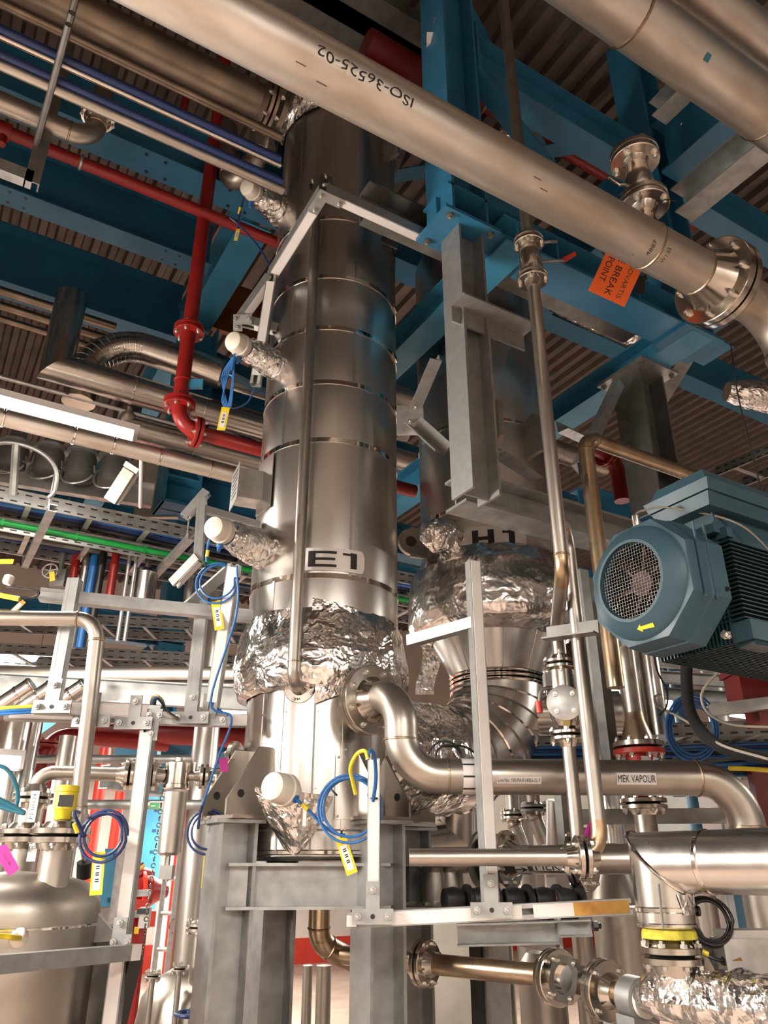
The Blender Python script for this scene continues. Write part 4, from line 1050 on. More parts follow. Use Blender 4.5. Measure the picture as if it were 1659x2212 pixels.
# red sprinkler pipes
rz = 4.9
rc_ = Z(300, 402, rz); o = pipe('sprinkler_pipe', 'red painted sprinkler pipe slanting across the upper left', [rc_ - AX * 3.2, along(rc_, AX, x=640)], .032, 'red')
ring(o, along(rc_, AX, x=175), AX, .032, .02, 'galv', 'clamp', .008)
q = along(rc_, AX, x=10); MB().tube([q - AZ * .09, q + AZ * .03], .022, 14).build('sprinkler_tee', 'red', o); MB().lathe([(.045, -.03), (.045, .03)], q, AX, 20).build('coupling', 'red', o)
rr = P(400, 780, 3.9); tp = V((rr.x, rr.y, CZ)); 
rise = thing('sprinkler_riser', 'red painted vertical riser with flanges and an elbow beside the blue column', 'pipe', rr)
eb = along(rr, AZ, y=922); rx = along(eb, AX, x=895)
MB().tube(bend([tp, eb, rx], .11, 8), .037, 24).build('pipe_run', 'red', rise)
for y in (715, 873): flpair(rise, along(rr, AZ, y=y), AZ, .078, .037, .018, 6, .0, .010, mat='red')
flpair(rise, along(eb, AX, x=424), AX, .078, .037, .018, 6, .0, .010, mat='red')
ring(rise, along(rr, AZ, y=822), AZ, .037, .014, 'red', 'coupling', .006)
MB().box(along(rr, AZ, y=830) + RT * .06, .09, .02, .05, RT, FH, AZ).build('wall_bracket', 'blue_lt', rise)
# small drop pieces among the pipes
for x, y, l in ((395, 250, .25), (375, 300, .2)):
    tag(MB().tube([P(x, y, 4.6), P(x, y, 4.6) + AZ * l], .022, 12).build('sprinkler_pipe', 'red'), 'short red drop pipe %s the blue tubes at upper left' % ('crossing above' if y < 280 else 'hanging below'), 'pipe')
# insulated clad lines in the middle distance
def clad_run(name, label, pts, r, seg=.45, mat='cladpipe', bands=True):
    t = thing(name, label, 'insulated pipe', pts[0])
    for i in range(len(pts) - 1):
        a, b_ = V(pts[i]), V(pts[i + 1]); d = (b_ - a).normalized(); n = 40
        s, u, _ = frame(d); vs = []
        for (p, oth) in ((a, V(pts[i - 1]) if i > 0 else None), (b_, V(pts[i + 2]) if i + 2 < len(pts) else None)):
            for k in range(n):
                o = (s * math.cos(2 * PI * k / n) + u * math.sin(2 * PI * k / n)) * r; q = p + o
                if oth is not None:
                    m = ((oth - p).normalized() + ((a if p is b_ else b_) - p).normalized())
                    e = (oth - p).normalized() - ((a if p == b_ else b_) - p).normalized()
                    if e.length > 1e-6:
                        e.normalize(); q = q - d * ((q - p).dot(e) / d.dot(e))
                vs.append(q)
        MB().add(vs, [(k, (k + 1) % n, n + (k + 1) % n, n + k) for k in range(n)] + [tuple(range(n))[::-1], tuple(range(n, 2 * n))]).build('clad_length', mat, t)
        if bands:
            L = (b_ - a).length; k = 1
            while k * seg < L - .12: ring(t, a + d * (k * seg), d, r, .014, 'band', 'band', .002); k += 1
    return t
m0 = P(122, 795, 4.6); mt = along(m0, AZ, y=640); mr = along(m0, AX, x=600)
clad_run('insulated_pipe', 'mitred clad pipe dropping then running right behind the red riser', [mt, m0, mr], .092)
m1_ = P(270, 922, 4.9); clad_run('insulated_pipe', 'lower mitred clad pipe running right towards E1', [along(m1_, AZ, y=838), m1_, along(m1_, AX, x=700)], .085)
m2_ = P(420, 800, 5.6)
g2_ = thing('insulated_elbow', 'ribbed clad elbow turning up beside the tall blue column', 'duct elbow', m2_)
pth = bend([P(400, 785, 5.0) + AX * .25, P(200, 715, 5.0), P(200, 715, 5.0) - AZ * .55], .30, 12)
MB().tube(pth, .10, 32).build('clad_length', 'cladpipe', g2_)
for k in range(2, len(pth) - 2): ring(g2_, pth[k], pth[k + 1] - pth[k - 1], .10, .012, 'band', 'bead_ring', .003)
# pale pipe with couplings passing below the lamp
p5 = P(280, 970, 3.75); o = pipe('process_pipe', 'pale clad pipe running below the lit batten to E1', [p5 - AX * 2.6, along(p5, AX, x=585)], .042, 'pipe_pale')
for x in (8, 160, 245, 345, 455): ring(o, along(p5, AX, x=x), AX, .042, .014, 'band', 'coupling', .003)
clad_run('insulated_pipe', 'clad pipe passing behind E1 under the red pipe', [P(490, 960, 6.2), P(640, 1005, 6.2) + AX * .6], .1)
clad_run('insulated_pipe', 'clad pipe behind the middle left nozzle of E1', [P(500, 830, 6.6), P(640, 870, 6.6) + AX * .6], .09)
for k, (y, r_) in enumerate(((640, .03), (672, .03), (700, .025))):
    c = Z(40, y, 5.05); tag(MB().tube([c - AX * 2, along(c, AX, x=250 - 20 * k)], r_, 16).build('process_pipe', 'pipe_brown'), ('top', 'middle', 'lowest')[k] + ' of three tan pipes under the deep dark blue beam', 'pipe', 'tan pipes under the dark blue beam')
c = P(60, 830, 4.6); pipe('process_pipe', 'thin pale pipe above the lit batten', [c - AX * 2, c + AX * 1.1], .014, 'galv_bright')
# ceiling void in the centre: dark trunking, ducting and a hanging box
for i, (x, y, lab) in enumerate(((700, 20, 'dark cable trunking crossing behind the inked pipe'), (860, 60, 'second dark trunking near the blue frame column'))):
    c = Z(x, y, 6.2); tag(MB().prism([(-.12, -.05), (.12, -.05), (.12, .05), (-.12, .05)], c - AX * 2, c + AX * 1.2).build('cable_trunking', 'galv_dark'), lab, 'trunking')
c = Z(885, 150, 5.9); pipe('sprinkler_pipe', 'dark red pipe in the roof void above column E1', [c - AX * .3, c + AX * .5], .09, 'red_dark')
jb = thing('junction_box', 'small pale junction box clipped to the blue frame column', 'box', P(930, 85, 4.0))
MB().box(P(932, 88, 4.0), .05, .05, .06, RT, FW, UP).build('housing', 'white', jb); MB().tube([P(936, 70, 4.0), P(940, 40, 4.0)], .008, 8).build('conduit', 'galv', jb)
MB().box(P(945, 92, 4.0), .07, .02, .02, RT, FW, UP).build('clip', 'galv', jb)
c = P(640, 240, 4.6); vb_ = thing('small_valve', 'small red handled valve box beside the top collar of E1', 'valve', c)
MB().box(P(618, 218, 4.55), .08, .06, .10, RT, FW, UP).build('body', 'pipe_brown', vb_); MB().tube([P(600, 235, 4.5), P(612, 208, 4.5)], .014, 8).build('lever', 'red', vb_)
orb = tag(MB().box(P(560, 690, 6.4), 1.1, .05, .5, AX, AY, AZ).build('wall_panel_board', 'orange_board'), 'orange brown board seen through the steelwork left of E1', 'board')
# ================================================================ electric motor
mc = P(1374, 1257, 2.0); ap = .160
mo = thing('electric_motor', 'blue green finned electric motor with octagonal fan cowl and wire grille', 'motor', mc)
def octo(ap_, cut=.42):
    c = ap_ * cut; return [(-ap_, -c), (-c, -ap_), (c, -ap_), (ap_, -c), (ap_, c), (c, ap_), (-c, ap_), (-ap_, c)]
def yz(y, z, x=0): return mc + AX * x + AY * y + AZ * z
def loft(secs, name, mat, par, caps=(True, True), ang=25):
    b = MB(); n = len(secs[0][1]); vs = []
    for x, pts in secs: vs += [yz(y, z, x) for y, z in pts]
    fs = []
    for i in range(len(secs) - 1):
        for k in range(n): fs.append((i * n + k, i * n + (k + 1) % n, (i + 1) * n + (k + 1) % n, (i + 1) * n + k))
    if caps[0]: fs.append(tuple(range(n))[::-1])
    if caps[1]: fs.append(tuple(range((len(secs) - 1) * n, len(secs) * n)))
    return b.add(vs, fs).build(name, mat, par, ang)
cowl = loft([(.012, octo(ap * .985)), (.02, octo(ap)), (.075, octo(ap * 1.02)), (.077, octo(ap * 1.04)), (.14, octo(ap * 1.05)), (.145, octo(ap * .9))], 'fan_cowl', 'teal', mo, (False, True))
# front dish: octagon rim to a round rim to the grille opening
N = 64; gr = .101
def circ(r): return [(r * math.cos(2 * PI * k / N), r * math.sin(2 * PI * k / N)) for k in range(N)]
def octs():
    out = []; P8 = octo(ap * .985)
    for y, z in circ(1):
        t = min((max(1e-9, 1) * d) for d in [((ap * .985) / max(abs(y), abs(z), 1e-9)), (ap * .985 * 1.42) / max(abs(y) + abs(z), 1e-9)])
        out.append((y * t, z * t))
    return out
loft([(.012, octs()), (.010, circ(.152)), (-.004, circ(.146)), (-.020, circ(.116)), (-.026, circ(gr + .008)), (-.026, circ(gr)), (.004, circ(gr))], 'front_dish', 'teal', cowl, (False, False), 40)
gm = MB(); pit = .0088; k = -gr
while k < gr:
    w_ = math.sqrt(max(0, gr * gr - k * k)) + .002
    if w_ > .008:
        gm.box(yz(k, 0, -.016), .0006, .0007, 2 * w_); gm.box(yz(0, k, -.0145), .0006, 2 * w_, .0007)
    k += pit
gm.build('wire_grille', 'galv_dark', cowl, kind='stuff')
fan = MB().lathe([(.034, 0), (.034, .03), (.02, .05)], yz(0, 0, .02), AX, 24).build('fan_hub', 'fan_rust', cowl)
for j in range(7):
    q = 2 * PI * j / 7; r_ = V((0, math.cos(q), math.sin(q))); MB().box(mc + AX * .05 + r_ * .075, .04, .006, .09, (AX + V((0, -math.sin(q), math.cos(q))) * .4).normalized(), V((0, -math.sin(q), math.cos(q))), r_).build('fan_blade', 'fan_rust', fan)
MB().lathe([(.0, 0), (.14, 0)], yz(0, 0, .078), AX, 32, False).build('inner_dark_disc', 'black', cowl)  # black disc added to stand in for the shade inside the cowl
# arrow painted on the cowl
ay = MB(); fm = lambda y, z: yz(y, z, -.0125)
fx = lambda r: -.020 + (r - .116) / (.146 - .116) * .016
def dish(y, z): return yz(y, z, fx(math.hypot(y, z)) - .0012)
b = MB(); yy0, zz0 = -.02, -.128
pts = [(.026, 0), (.012, .009), (.012, .004), (-.024, .005), (-.024, -.005), (.012, -.004), (.012, -.009)]
b.add([dish(yy0 + y, zz0 + z) for y, z in pts], [tuple(range(7))]).build('direction_arrow', 'yellow', cowl, flat=True)
bolt(cowl, yz(-ap * .78, -ap * .92, .145), V((0, -.75, -.66)), .012); bolt(cowl, yz(-ap * 1.06, -ap * .3, .125), -AY, .006, 'black')
for x in (.045, .085): MB().box(yz(-ap * 1.035, .02, x), .006, .004, .2).build('pressing_ridge', 'teal', cowl)
# finned body
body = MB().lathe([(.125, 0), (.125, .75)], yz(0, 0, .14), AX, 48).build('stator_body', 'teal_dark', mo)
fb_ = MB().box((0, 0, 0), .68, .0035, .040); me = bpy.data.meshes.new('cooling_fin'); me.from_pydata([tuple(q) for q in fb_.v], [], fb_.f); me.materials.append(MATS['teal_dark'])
for j in range(19):  # side fins stand out level from the near flank, bottom fins hang down
    z = -.105 + j * .0116; y0 = -math.sqrt(max(.0001, .125 ** 2 - z * z)); tip = -.158
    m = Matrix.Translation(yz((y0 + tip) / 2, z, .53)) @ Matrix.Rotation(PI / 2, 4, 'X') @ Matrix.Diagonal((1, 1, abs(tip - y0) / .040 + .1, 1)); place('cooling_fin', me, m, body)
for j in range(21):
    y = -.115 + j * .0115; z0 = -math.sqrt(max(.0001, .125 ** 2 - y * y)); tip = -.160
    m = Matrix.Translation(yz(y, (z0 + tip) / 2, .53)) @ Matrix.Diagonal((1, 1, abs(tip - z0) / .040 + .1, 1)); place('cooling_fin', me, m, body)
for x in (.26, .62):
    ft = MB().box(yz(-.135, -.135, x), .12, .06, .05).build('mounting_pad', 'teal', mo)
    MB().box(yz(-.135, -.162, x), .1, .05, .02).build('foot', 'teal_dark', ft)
# terminal box with stepped lid
tbx = loft([(.0, [])], 'x', 'teal', mo) if False else None
def rbox(x0, x1, y0, y1, z0, z1, name, mat, par, tp=0):
    vs = [yz(y, z, x) for (x, y, z) in ((x0, y0, z0), (x1, y0, z0), (x1, y1, z0), (x0, y1, z0), (x0 - tp, y0 - tp, z1), (x1 + tp, y0 - tp, z1), (x1 + tp, y1 + tp, z1), (x0 - tp, y1 + tp, z1))]
    return MB().add(vs, [(3, 2, 1, 0), (4, 5, 6, 7), (0, 1, 5, 4), (1, 2, 6, 5), (2, 3, 7, 6), (3, 0, 4, 7)]).build(name, mat, par)
tbx = rbox(.23, .58, -.10, .02, .10, .215, 'terminal_box', 'teal', mo)
rbox(.18, .64, -.13, .04, .215, .25, 'box_rim', 'teal', tbx, .012); rbox(.162, .658, -.148, .056, .252, .282, 'lid_flange', 'teal', tbx, .008); rbox(.165, .655, -.145, .053, .284, .325, 'lid', 'teal', tbx, -.02)
rbox(.20, .25, -.115, -.05, .145, .175, 'lifting_eye_pad', 'teal', mo); rbox(.225, .25, -.135, -.10, .13, .16, 'clip', 'teal', mo)
# sensor plug and lead
sn = MB().lathe([(.009, 0), (.011, .01), (.011, .045), (.006, .05)], yz(.02, ap * 1.03, .06), AZ, 16).build('sensor_plug', 'flange', mo)
MB().tube(smooth([yz(.02, ap * 1.03 + .05, .06), yz(.015, ap + .07, .085), yz(-.03, ap + .075, .14), yz(-.13, ap + .02, .3), yz(-.15, .06, .46), yz(-.16, .03, .7)]), .003, 6).build('sensor_lead', 'cable_grey', mo)
# end bell, gearbox and bracket beyond the frame
MB().lathe([(.15, 0), (.16, .03), (.16, .07), (.1, .14), (.1, .25)], yz(0, 0, .92), AX, 40).build('end_bell', 'teal', mo)
bs = thing('motor_plinth', 'galvanised pedestal carrying the motor at the right edge', 'pedestal', yz(0, 0, 1.2) * 1)
MB().box(yz(0, -.05, 1.16), .03, .4, .5).build('mounting_plate', 'galv', bs)
for x in (1.25,): MB().prism(SI(.15, .15), V((mc.x + x, mc.y, 0)), V((mc.x + x, mc.y, mc.z - .2)), AX).build('post', 'galv', bs)
# black conduit looping out from under the motor
cable('power_cable', 'thick black power cable curving down from under the motor', [P(1485, 1405, 2.32), P(1483, 1470, 2.3), P(1492, 1540, 2.28), P(1530, 1595, 2.22), P(1590, 1625, 2.15), P(1700, 1640, 2.05), P(1820, 1640, 2.0)], .0175, 'rubber', n=14)
cable('sensor_cable', 'thin black cord dangling under the motor cowl', [P(1412, 1410, 2.4), P(1420, 1450, 2.4), P(1440, 1490, 2.4), P(1440, 1525, 2.42), P(1425, 1545, 2.45)], .003, 'rubber')
cable('sensor_cable', 'grey looped cable hanging beside the thick black cable', [P(1560, 1445, 2.4), P(1530, 1475, 2.4), P(1515, 1505, 2.4), P(1530, 1540, 2.38), P(1580, 1565, 2.36), P(1680, 1572, 2.3)], .004, 'cable_grey')
cable('sensor_cable', 'pale looped cable trailing across the thick black cable', [P(1430, 1500, 2.5), P(1415, 1505, 2.5), P(1420, 1525, 2.48), P(1460, 1545, 2.42), P(1510, 1575, 2.3), P(1560, 1610, 2.16), P(1660, 1640, 2.03)], .004, 'cable_grey')
# bracket arm at the side of the motor cowl
beam('bracket_arm', 'dark steel bracket arm reaching left from under the motor', P(1183, 1387, 2.55), P(1295, 1372, 2.45), SL(.05, .05, .005), 'galv_dark', cat='bracket')
# ================================================================ pipework at the lower right
# clad mitre bend
cb = P(1424, 1862, 2.0); dr = (P(1660, 1886, 1.80) - cb).normalized(); dr.z = 0; dr.normalize()
dn_ = along(cb, AZ, y=2003)
def mitre(t, a, c, b_, r, mat):
    n = 48
    for (p, o, q) in ((a, c, b_), (b_, c, a)):
        d = (o - p).normalized(); e = ((q - o).normalized() + d).normalized(); s, u, _ = frame(d); vs = []
        for kk in (0, 1):
            for k in range(n):
                w_ = (s * math.cos(2 * PI * k / n) + u * math.sin(2 * PI * k / n)) * r
                if kk == 0: vs.append(p + w_)
                else:
                    x = o + w_; vs.append(x - d * ((x - o).dot(e) / d.dot(e)))
        MB().add(vs, [(k, (k + 1) % n, n + (k + 1) % n, n + k) for k in range(n)] + [tuple(range(n))]).build('clad_length', mat, t)
        ringpts = [vs[n + k] + ((vs[n + k] - o).normalized()) * .002 for k in range(n)]
    MB().tube(ringpts, .0045, 8, closed=True).build('seam_bead', 'band', t)
cm = thing('insulated_pipe', 'shiny clad pipe with a sharp mitred corner at the lower right', 'insulated pipe', dn_)
rC = .073
mitre(cm, cb + dr * 1.5, cb, dn_, rC, 'clad2')
for s_ in (.135, .36): ring(cm, cb + dr * s_, dr, rC, .016, 'band', 'band', .003)
ring(cm, dn_ + AZ * .04, AZ, rC, .016, 'band', 'band', .003); ring(cm, dn_ + AZ * .006, AZ, rC, .012, 'band', 'rim', .004)
MB().box(cb + dr * .06 - FH * (rC + .0) + AZ * -.012, .15, .003, .004, dr, FH, AZ).build('seam', 'band', cm)
MB().tube([cb - FH * (rC + .001) - RT * .035 - AZ * .05, dn_ - FH * (rC - .006) - RT * .035], .003, 6).build('seam', 'galv_dark', cm)
foil_sheet('foil_tape', lambda u, v: dn_ + AZ * (.03 + .045 * v) + (RT * math.sin(.5 + (u - .5) * (.5 + .3 * v)) - FH * math.cos(.5 + (u - .5) * (.5 + .3 * v))) * (rC + .004), 10, 8, cm, .003, 30, nrm=-FH)
MB().lathe([(.05, 0), (.068, .004), (.066, .018), (.06, .03)], dn_ - AZ * .028, AZ, 32).build('wool_insulation', 'wool', cm)
# flange stack below it and foil wrapped tee
fs_ = thing('foil_wrapped_pipe', 'crumpled foil wrapped pipe at the bottom right corner', 'insulated pipe', P(1500, 2160, 1.9))
fj = along(dn_, AZ, y=2063)
MB().tube([dn_, fj - AZ * .1], .042, 28).build('neck', 'flange', fs_)
flpair(fs_, fj, AZ, .074, .042, .018, 8, .03, .0095)
ft0 = P(1425, 2150, 1.95); ftd = (P(1680, 2185, 1.72) - ft0).normalized()
foil_tube('foil_wrap', [fj - AZ * .03, fj - AZ * .06, V((fj.x, fj.y, ft0.z))], [.045, .052, .06], fs_, .009, 14, 48, .008, seed=11)
foil_tube('foil_wrap', [P(1392, 2148, 2.10), ft0, ft0 + ftd * .15, ft0 + ftd * .4, ft0 + ftd * .9], [.03, .055, .07, .085, .09], fs_, .012, 11, 72, .008, seed=12)
foil_tube('foil_wrap', [ft0 + ftd * .28 - AZ * .0, ft0 + ftd * .3 - AZ * .15, ft0 + ftd * .3 - AZ * .4], [.07, .075, .075], fs_, .012, 11, 60, .010, seed=14)
# product line with sight glass
pp0, pp1 = P(880, 2077, 2.80), P(1200, 2110, 2.47); pp2 = P(1390, 2160, 2.16); dpl = (pp1 - pp0).normalized()
sl = thing('product_pipe', 'heat tinted pipe with bolted sight glass along the bottom right', 'pipe', pp0)
MB().tube([pp0 - dpl * .3, pp0 + dpl * .42, pp1], .034, 28).build('pipe_run', 'pipe_tint', sl)
f0 = along(pp0, dpl, x=918); flpair(sl, f0, dpl, .078, .034, .017, 8, .03, .009)
ring(sl, along(pp0, dpl, x=958), dpl, .031, .008); ring(sl, along(pp0, dpl, x=1102), dpl, .031, .008)
text('FM2 SS2250-R1055', cylmap(along(pp0, dpl, x=1038), dpl, (CAM - P(1038, 2090, 2.51)).normalized() + AZ * .6, .032, 'along'), .008, .15, 'ink', sl)
text('NA9', cylmap(along(pp0, dpl, x=1040), dpl, (CAM - P(1038, 2090, 2.51)).normalized() - AZ * .8, .032, 'along'), .010, .025, 'ink', sl)
d2 = (pp2 - pp1).normalized()
sg = pp1 + d2 * .075
MB().tube([pp1 - d2 * .01, along(pp1, d2, x=1308)], .05, 32).build('sight_glass_body', 'flange', sl)
flpair(sl, pp1 + d2 * .005, d2, .082, .034, .017, 4, .0, .009)
vw = (CAM - sg); vw = (vw - d2 * vw.dot(d2)).normalized(); us = d2; vs_ = vw.cross(d2)
sq = [(-.052, -.035), (-.035, -.052), (.035, -.052), (.052, -.035), (.052, .035), (.035, .052), (-.035, .052), (-.052, .035)]
gc = along(pp1, d2, x=1252)
wd_ = MB()
n8 = 40; vsl = []
for z_ in (.044, .066):
    for k in range(n8):
        q = 2 * PI * k / n8; cx_, cy_ = math.cos(q), math.sin(q); m_ = min(.063 / max(abs(cx_), abs(cy_)), .092 / (abs(cx_) + abs(cy_))); vsl.append(gc + us * cx_ * m_ + vs_ * cy_ * m_ + vw * z_)
    for k in range(n8):
        q = 2 * PI * k / n8; vsl.append(gc + us * math.cos(q) * .042 + vs_ * math.sin(q) * .042 + vw * z_)
fa = []
for k in range(n8):
    k2 = (k + 1) % n8
    fa += [(k, k2, 2 * n8 + k2, 2 * n8 + k), (2 * n8 + k, 2 * n8 + k2, 3 * n8 + k2, 3 * n8 + k), (3 * n8 + k, 3 * n8 + k2, n8 + k2, n8 + k)]
wf_ = wd_.add(vsl, fa).build('window_frame', 'flange', sl)
for i in (-1, 1):
    for j in (-1, 1): bolt(wf_, gc + us * (i * .047) + vs_ * (j * .047) + vw * .066, vw, .009)
MB().lathe([(0, .050), (.042, .050), (.042, .054), (0, .054)], gc, vw, 32, False).build('window_glass', 'glass', wf_)
MB().lathe([(.041, .052), (.041, .018), (0, .014)], gc, vw, 32, False).build('window_bore', 'screen', wf_)
ff = along(pp1, d2, x=1308); flpair(sl, ff, d2, .082, .034, .017, 4, .03, .009)
MB().tube([ff, pp2 + d2 * .05], .03, 24).build('pipe_stub', 'pipe_tint', sl)
clp = pp2 - d2 * .03
cl = MB().lathe([(.036, -.03), (.055, -.028), (.055, .028), (.036, .03)], clp, d2, 32, False).build('pipe_clamp', 'galv', sl)
MB().lathe([(.028, 0), (.044, .0), (.044, .012), (.028, .014)], clp + d2 * .03, d2, 32, False).build('white_gasket', 'white', cl)
MB().box(clp - AZ * .065, .07, .10, .03, d2, vw, AZ).build('clamp_foot', 'galv', cl)
cst = thing('pipe_stand', 'galvanised stand under the product line clamp', 'stand', V((clp.x, clp.y, 0)))
MB().prism([(-.03, -.03), (.03, -.03), (.03, .03), (-.03, .03)], V((clp.x, clp.y, 0)), clp - AZ * .09, AX).build('post', 'galv', cst); MB().box(clp - AZ * .086, .16, .12, .012, d2, vw, AZ).build('top_plate', 'galv', cst)
# MEK line behind
k0 = P(1020, 1858, 3.1); kd = RT * .79 - FH * .61; kd.normalize()
kk = thing('process_pipe', 'stainless pipe labelled MEK with arrow band and large flange', 'pipe', k0)
ke = along(k0, kd, x=1420); MB().tube([k0 - kd * .35, ke], .05, 32).build('pipe_run', 'pipe', kk)
f1_ = along(k0, kd, x=1092); flange(kk, f1_, kd, .108, .05, .022, 8, 'flange', .04, .011); 
flange(kk, f1_ - kd * .09, -kd, .108, .05, .022, 8, 'galv_dark', .02, .011, bmat='galv_dark'); MB().lathe([(.09, 0), (.095, .02), (.095, .07), (.09, .09)], f1_ - kd * .09, kd, 40).build('wafer_valve', 'black', kk)
flpair(kk, along(k0, kd, x=1258), kd, .108, .05, .022, 8, .03, .011)
q = along(k0, kd, x=1132); MB().lathe([(.0506, -.035), (.0512, -.035), (.0512, .035), (.0506, .035)], q, kd, 40, False).build('arrow_band', 'white', kk)
b = MB(); mp = cylmap(q, kd, (CAM - q).normalized(), .0522, 'along')
for k in range(9):
    c_ = 2 * PI * .052 * k / 9; b.add([mp(-.035, c_ - .0018), mp(.01, c_ - .0018), mp(.01, c_ + .0018), mp(-.035, c_ + .0018)], [(0, 1, 2, 3)]); b.add([mp(.008, c_ - .012), mp(.035, c_), mp(.008, c_ + .012)], [(0, 1, 2)])
b.build('flow_arrow', 'ink', kk, flat=True)
q = along(k0, kd, x=1193); patch(cylmap(q, kd, (CAM - q).normalized() - AZ * .1, .0512, 'along'), .125, .075, 'white', kk, 'content_label', 4, 8)
text('MEK', cylmap(q, kd, (CAM - q).normalized() - AZ * .42, .0524, 'along'), .034, .10, 'ink', kk, slices=.25); text('Line No. 80-PA-2205-SS-9', cylmap(q, kd, (CAM - q).normalized() + AZ * .4, .0524, 'along'), .009, .11, 'ink', kk, slices=.5)
pipe('process_pipe', 'dull pipe running behind the thin pipe towards the E1 frame', [k0 - kd * .3 - AZ * .02, P(915, 1862, 3.2)], .03, 'pipe')
# vertical line under the motor with the red flanged valve
q = P(1378, 1605, 2.95)
rv = thing('red_valve', 'red flanged valve under a stainless reducer below the motor', 'valve', q)
MB().tube([along(q, AZ, y=1400), along(q, AZ, y=1540)], .034, 28).build('pipe_run', 'pipe', rv)
MB().lathe([(.034, 0), (.038, -.03), (.058, -.09), (.06, -.115)], along(q, AZ, y=1540), AZ, 32, False).build('reducer', 'pipe_tint', rv)
flpair(rv, along(q, AZ, y=1617), AZ, .095, .05, .022, 8, .0, .011, mat='flange', mat2='red_br', bmat='bolt')
MB().lathe([(.05, 0), (.046, -.03), (.06, -.06), (.085, -.085), (.085, -.11)], along(q, AZ, y=1628), AZ, 32).build('body', 'red_br', rv)
MB().box(along(q, AZ, y=1650) - FH * .07, .035, .005, .04, RT, FH, AZ).build('tag_plate', 'galv_bright', rv)
q6 = P(1394, 1770, 2.95); o = pipe('process_pipe', 'stainless drop pipe with flange below the MEK VAPOUR pipe', [along(q6, AZ, y=1650), along(q6, AZ, y=1900)], .042, 'tank')
flpair(o, along(q6, AZ, y=1737), AZ, .09, .042, .018, 8, .02, .010)
clad_run('insulated_pipe', 'bright clad vertical pipe beside the red flanged valve', [P(1395, 1400, 3.15), along(P(1395, 1400, 3.15), AZ, y=1590)], .045, .3, 'clad2')
clad_run('insulated_pipe', 'horizontal clad pipe behind the small valve stack', [P(1150, 1545, 3.6), P(1340, 1540, 3.55)], .10, .25, 'clad2')
clad_run('insulated_pipe', 'upright clad pipe behind the kinked riser', [P(1345, 1300, 3.4), along(P(1345, 1300, 3.4), AZ, y=1640)], .06, .5, 'clad2')
pipe('process_pipe', 'brass toned elbow pipe behind the small valve stack', [P(1222, 1530, 3.3), P(1226, 1455, 3.3), P(1285, 1442, 3.4)], .035, 'pipe_tint', .07)
beam('strut_post', 'pale strut post rising beside the riser towards the motor', P(1312, 1660, 3.0), along(P(1312, 1660, 3.0), AZ, y=1230), SC(.05, .04, .004), 'galv', AX, cat='post')
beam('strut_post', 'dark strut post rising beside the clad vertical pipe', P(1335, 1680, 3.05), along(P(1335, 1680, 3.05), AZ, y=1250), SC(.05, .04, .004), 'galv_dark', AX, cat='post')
# red starter box at the right edge
rb_ = thing('red_box', 'red painted equipment box at the right edge under the motor', 'box', P(1640, 1530, 2.5))
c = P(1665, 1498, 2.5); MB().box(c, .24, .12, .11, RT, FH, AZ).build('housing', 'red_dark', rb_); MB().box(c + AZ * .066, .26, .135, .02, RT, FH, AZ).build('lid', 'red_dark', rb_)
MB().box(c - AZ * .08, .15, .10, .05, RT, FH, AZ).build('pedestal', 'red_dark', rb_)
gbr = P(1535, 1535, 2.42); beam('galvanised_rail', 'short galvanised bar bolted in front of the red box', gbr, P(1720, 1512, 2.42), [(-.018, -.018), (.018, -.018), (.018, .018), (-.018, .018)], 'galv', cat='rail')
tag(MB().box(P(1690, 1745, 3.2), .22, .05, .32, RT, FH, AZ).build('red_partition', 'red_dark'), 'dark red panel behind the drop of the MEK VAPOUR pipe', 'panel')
# cable trays with blue cables
def tray(label, a, d, L, w_, side, z_h=.06, rung=.3, mat='galv', slots=True, group=None, sl_pitch=.05):
    t = thing('cable_tray', label, 'cable tray', a, group); d = V(d).normalized(); s = V(side).normalized()
    for k, e in enumerate((0, w_)):
        rl = MB().prism(SC(z_h, .012, .002, -1 if k else 1), a + s * e, a + s * e + d * L).build('side_rail', mat, t)
        if slots:
            b = MB(); n = int(L / sl_pitch)
            for j in range(n):
                for zz in (-z_h * .28, z_h * .28): b.box(a + s * (e - (.0015 if k == 0 else -.0015)) + d * (j + .5) * sl_pitch + AZ * zz, sl_pitch * .5, .004, .008, d, s, AZ)
            b.build('slots', 'black', rl, kind='stuff')
    for j in range(int(L / rung)):
        MB().box(a + d * (j + .5) * rung + s * (w_ / 2) - AZ * (z_h * .35), .03, w_, .012, d, s, AZ).build('rung', mat, t)
    return t
for i, (y, a_, lab, cl_) in enumerate(((1600, 3.9, 'upper slotted cable tray full of blue cables behind the vapour pipe', 'cable_navy'), (1655, 3.7, 'lower slotted cable tray behind the MEK VAPOUR pipe', 'cable_blue'))):
    a = P(1040, y, a_); dd_ = RT * .98 - FH * .15; tray(lab, a, dd_, 2.4, .3, FH, .07, .25, 'galv', sl_pitch=.06)
    for k in range(6):
        cable('cable', '%s blue cable lying in the %s tray behind the vapour pipe' % (('front', 'second', 'third', 'fourth', 'fifth', 'rear')[k], ('upper', 'lower')[i]), [a + FH * (.03 + .04 * k) + AZ * (.02 + .015 * (k % 2) + .01 * math.sin(t * 3 + k)) + dd_.normalized() * (t * .4) for t in range(7)], .014, ('cable_navy', 'cable_blue', 'black')[(k + i) % 3] if k % 3 else 'cable_blue', group='cables in the trays behind the vapour pipe')
    cable('cable', 'black cable drooping along the front of the %s right tray' % ('upper', 'lower')[i], [a - FH * .04 + dd_.normalized() * (t * .4) + AZ * (.03 * math.sin(t * 1.7 + i)) for t in range(7)], .010, 'black')
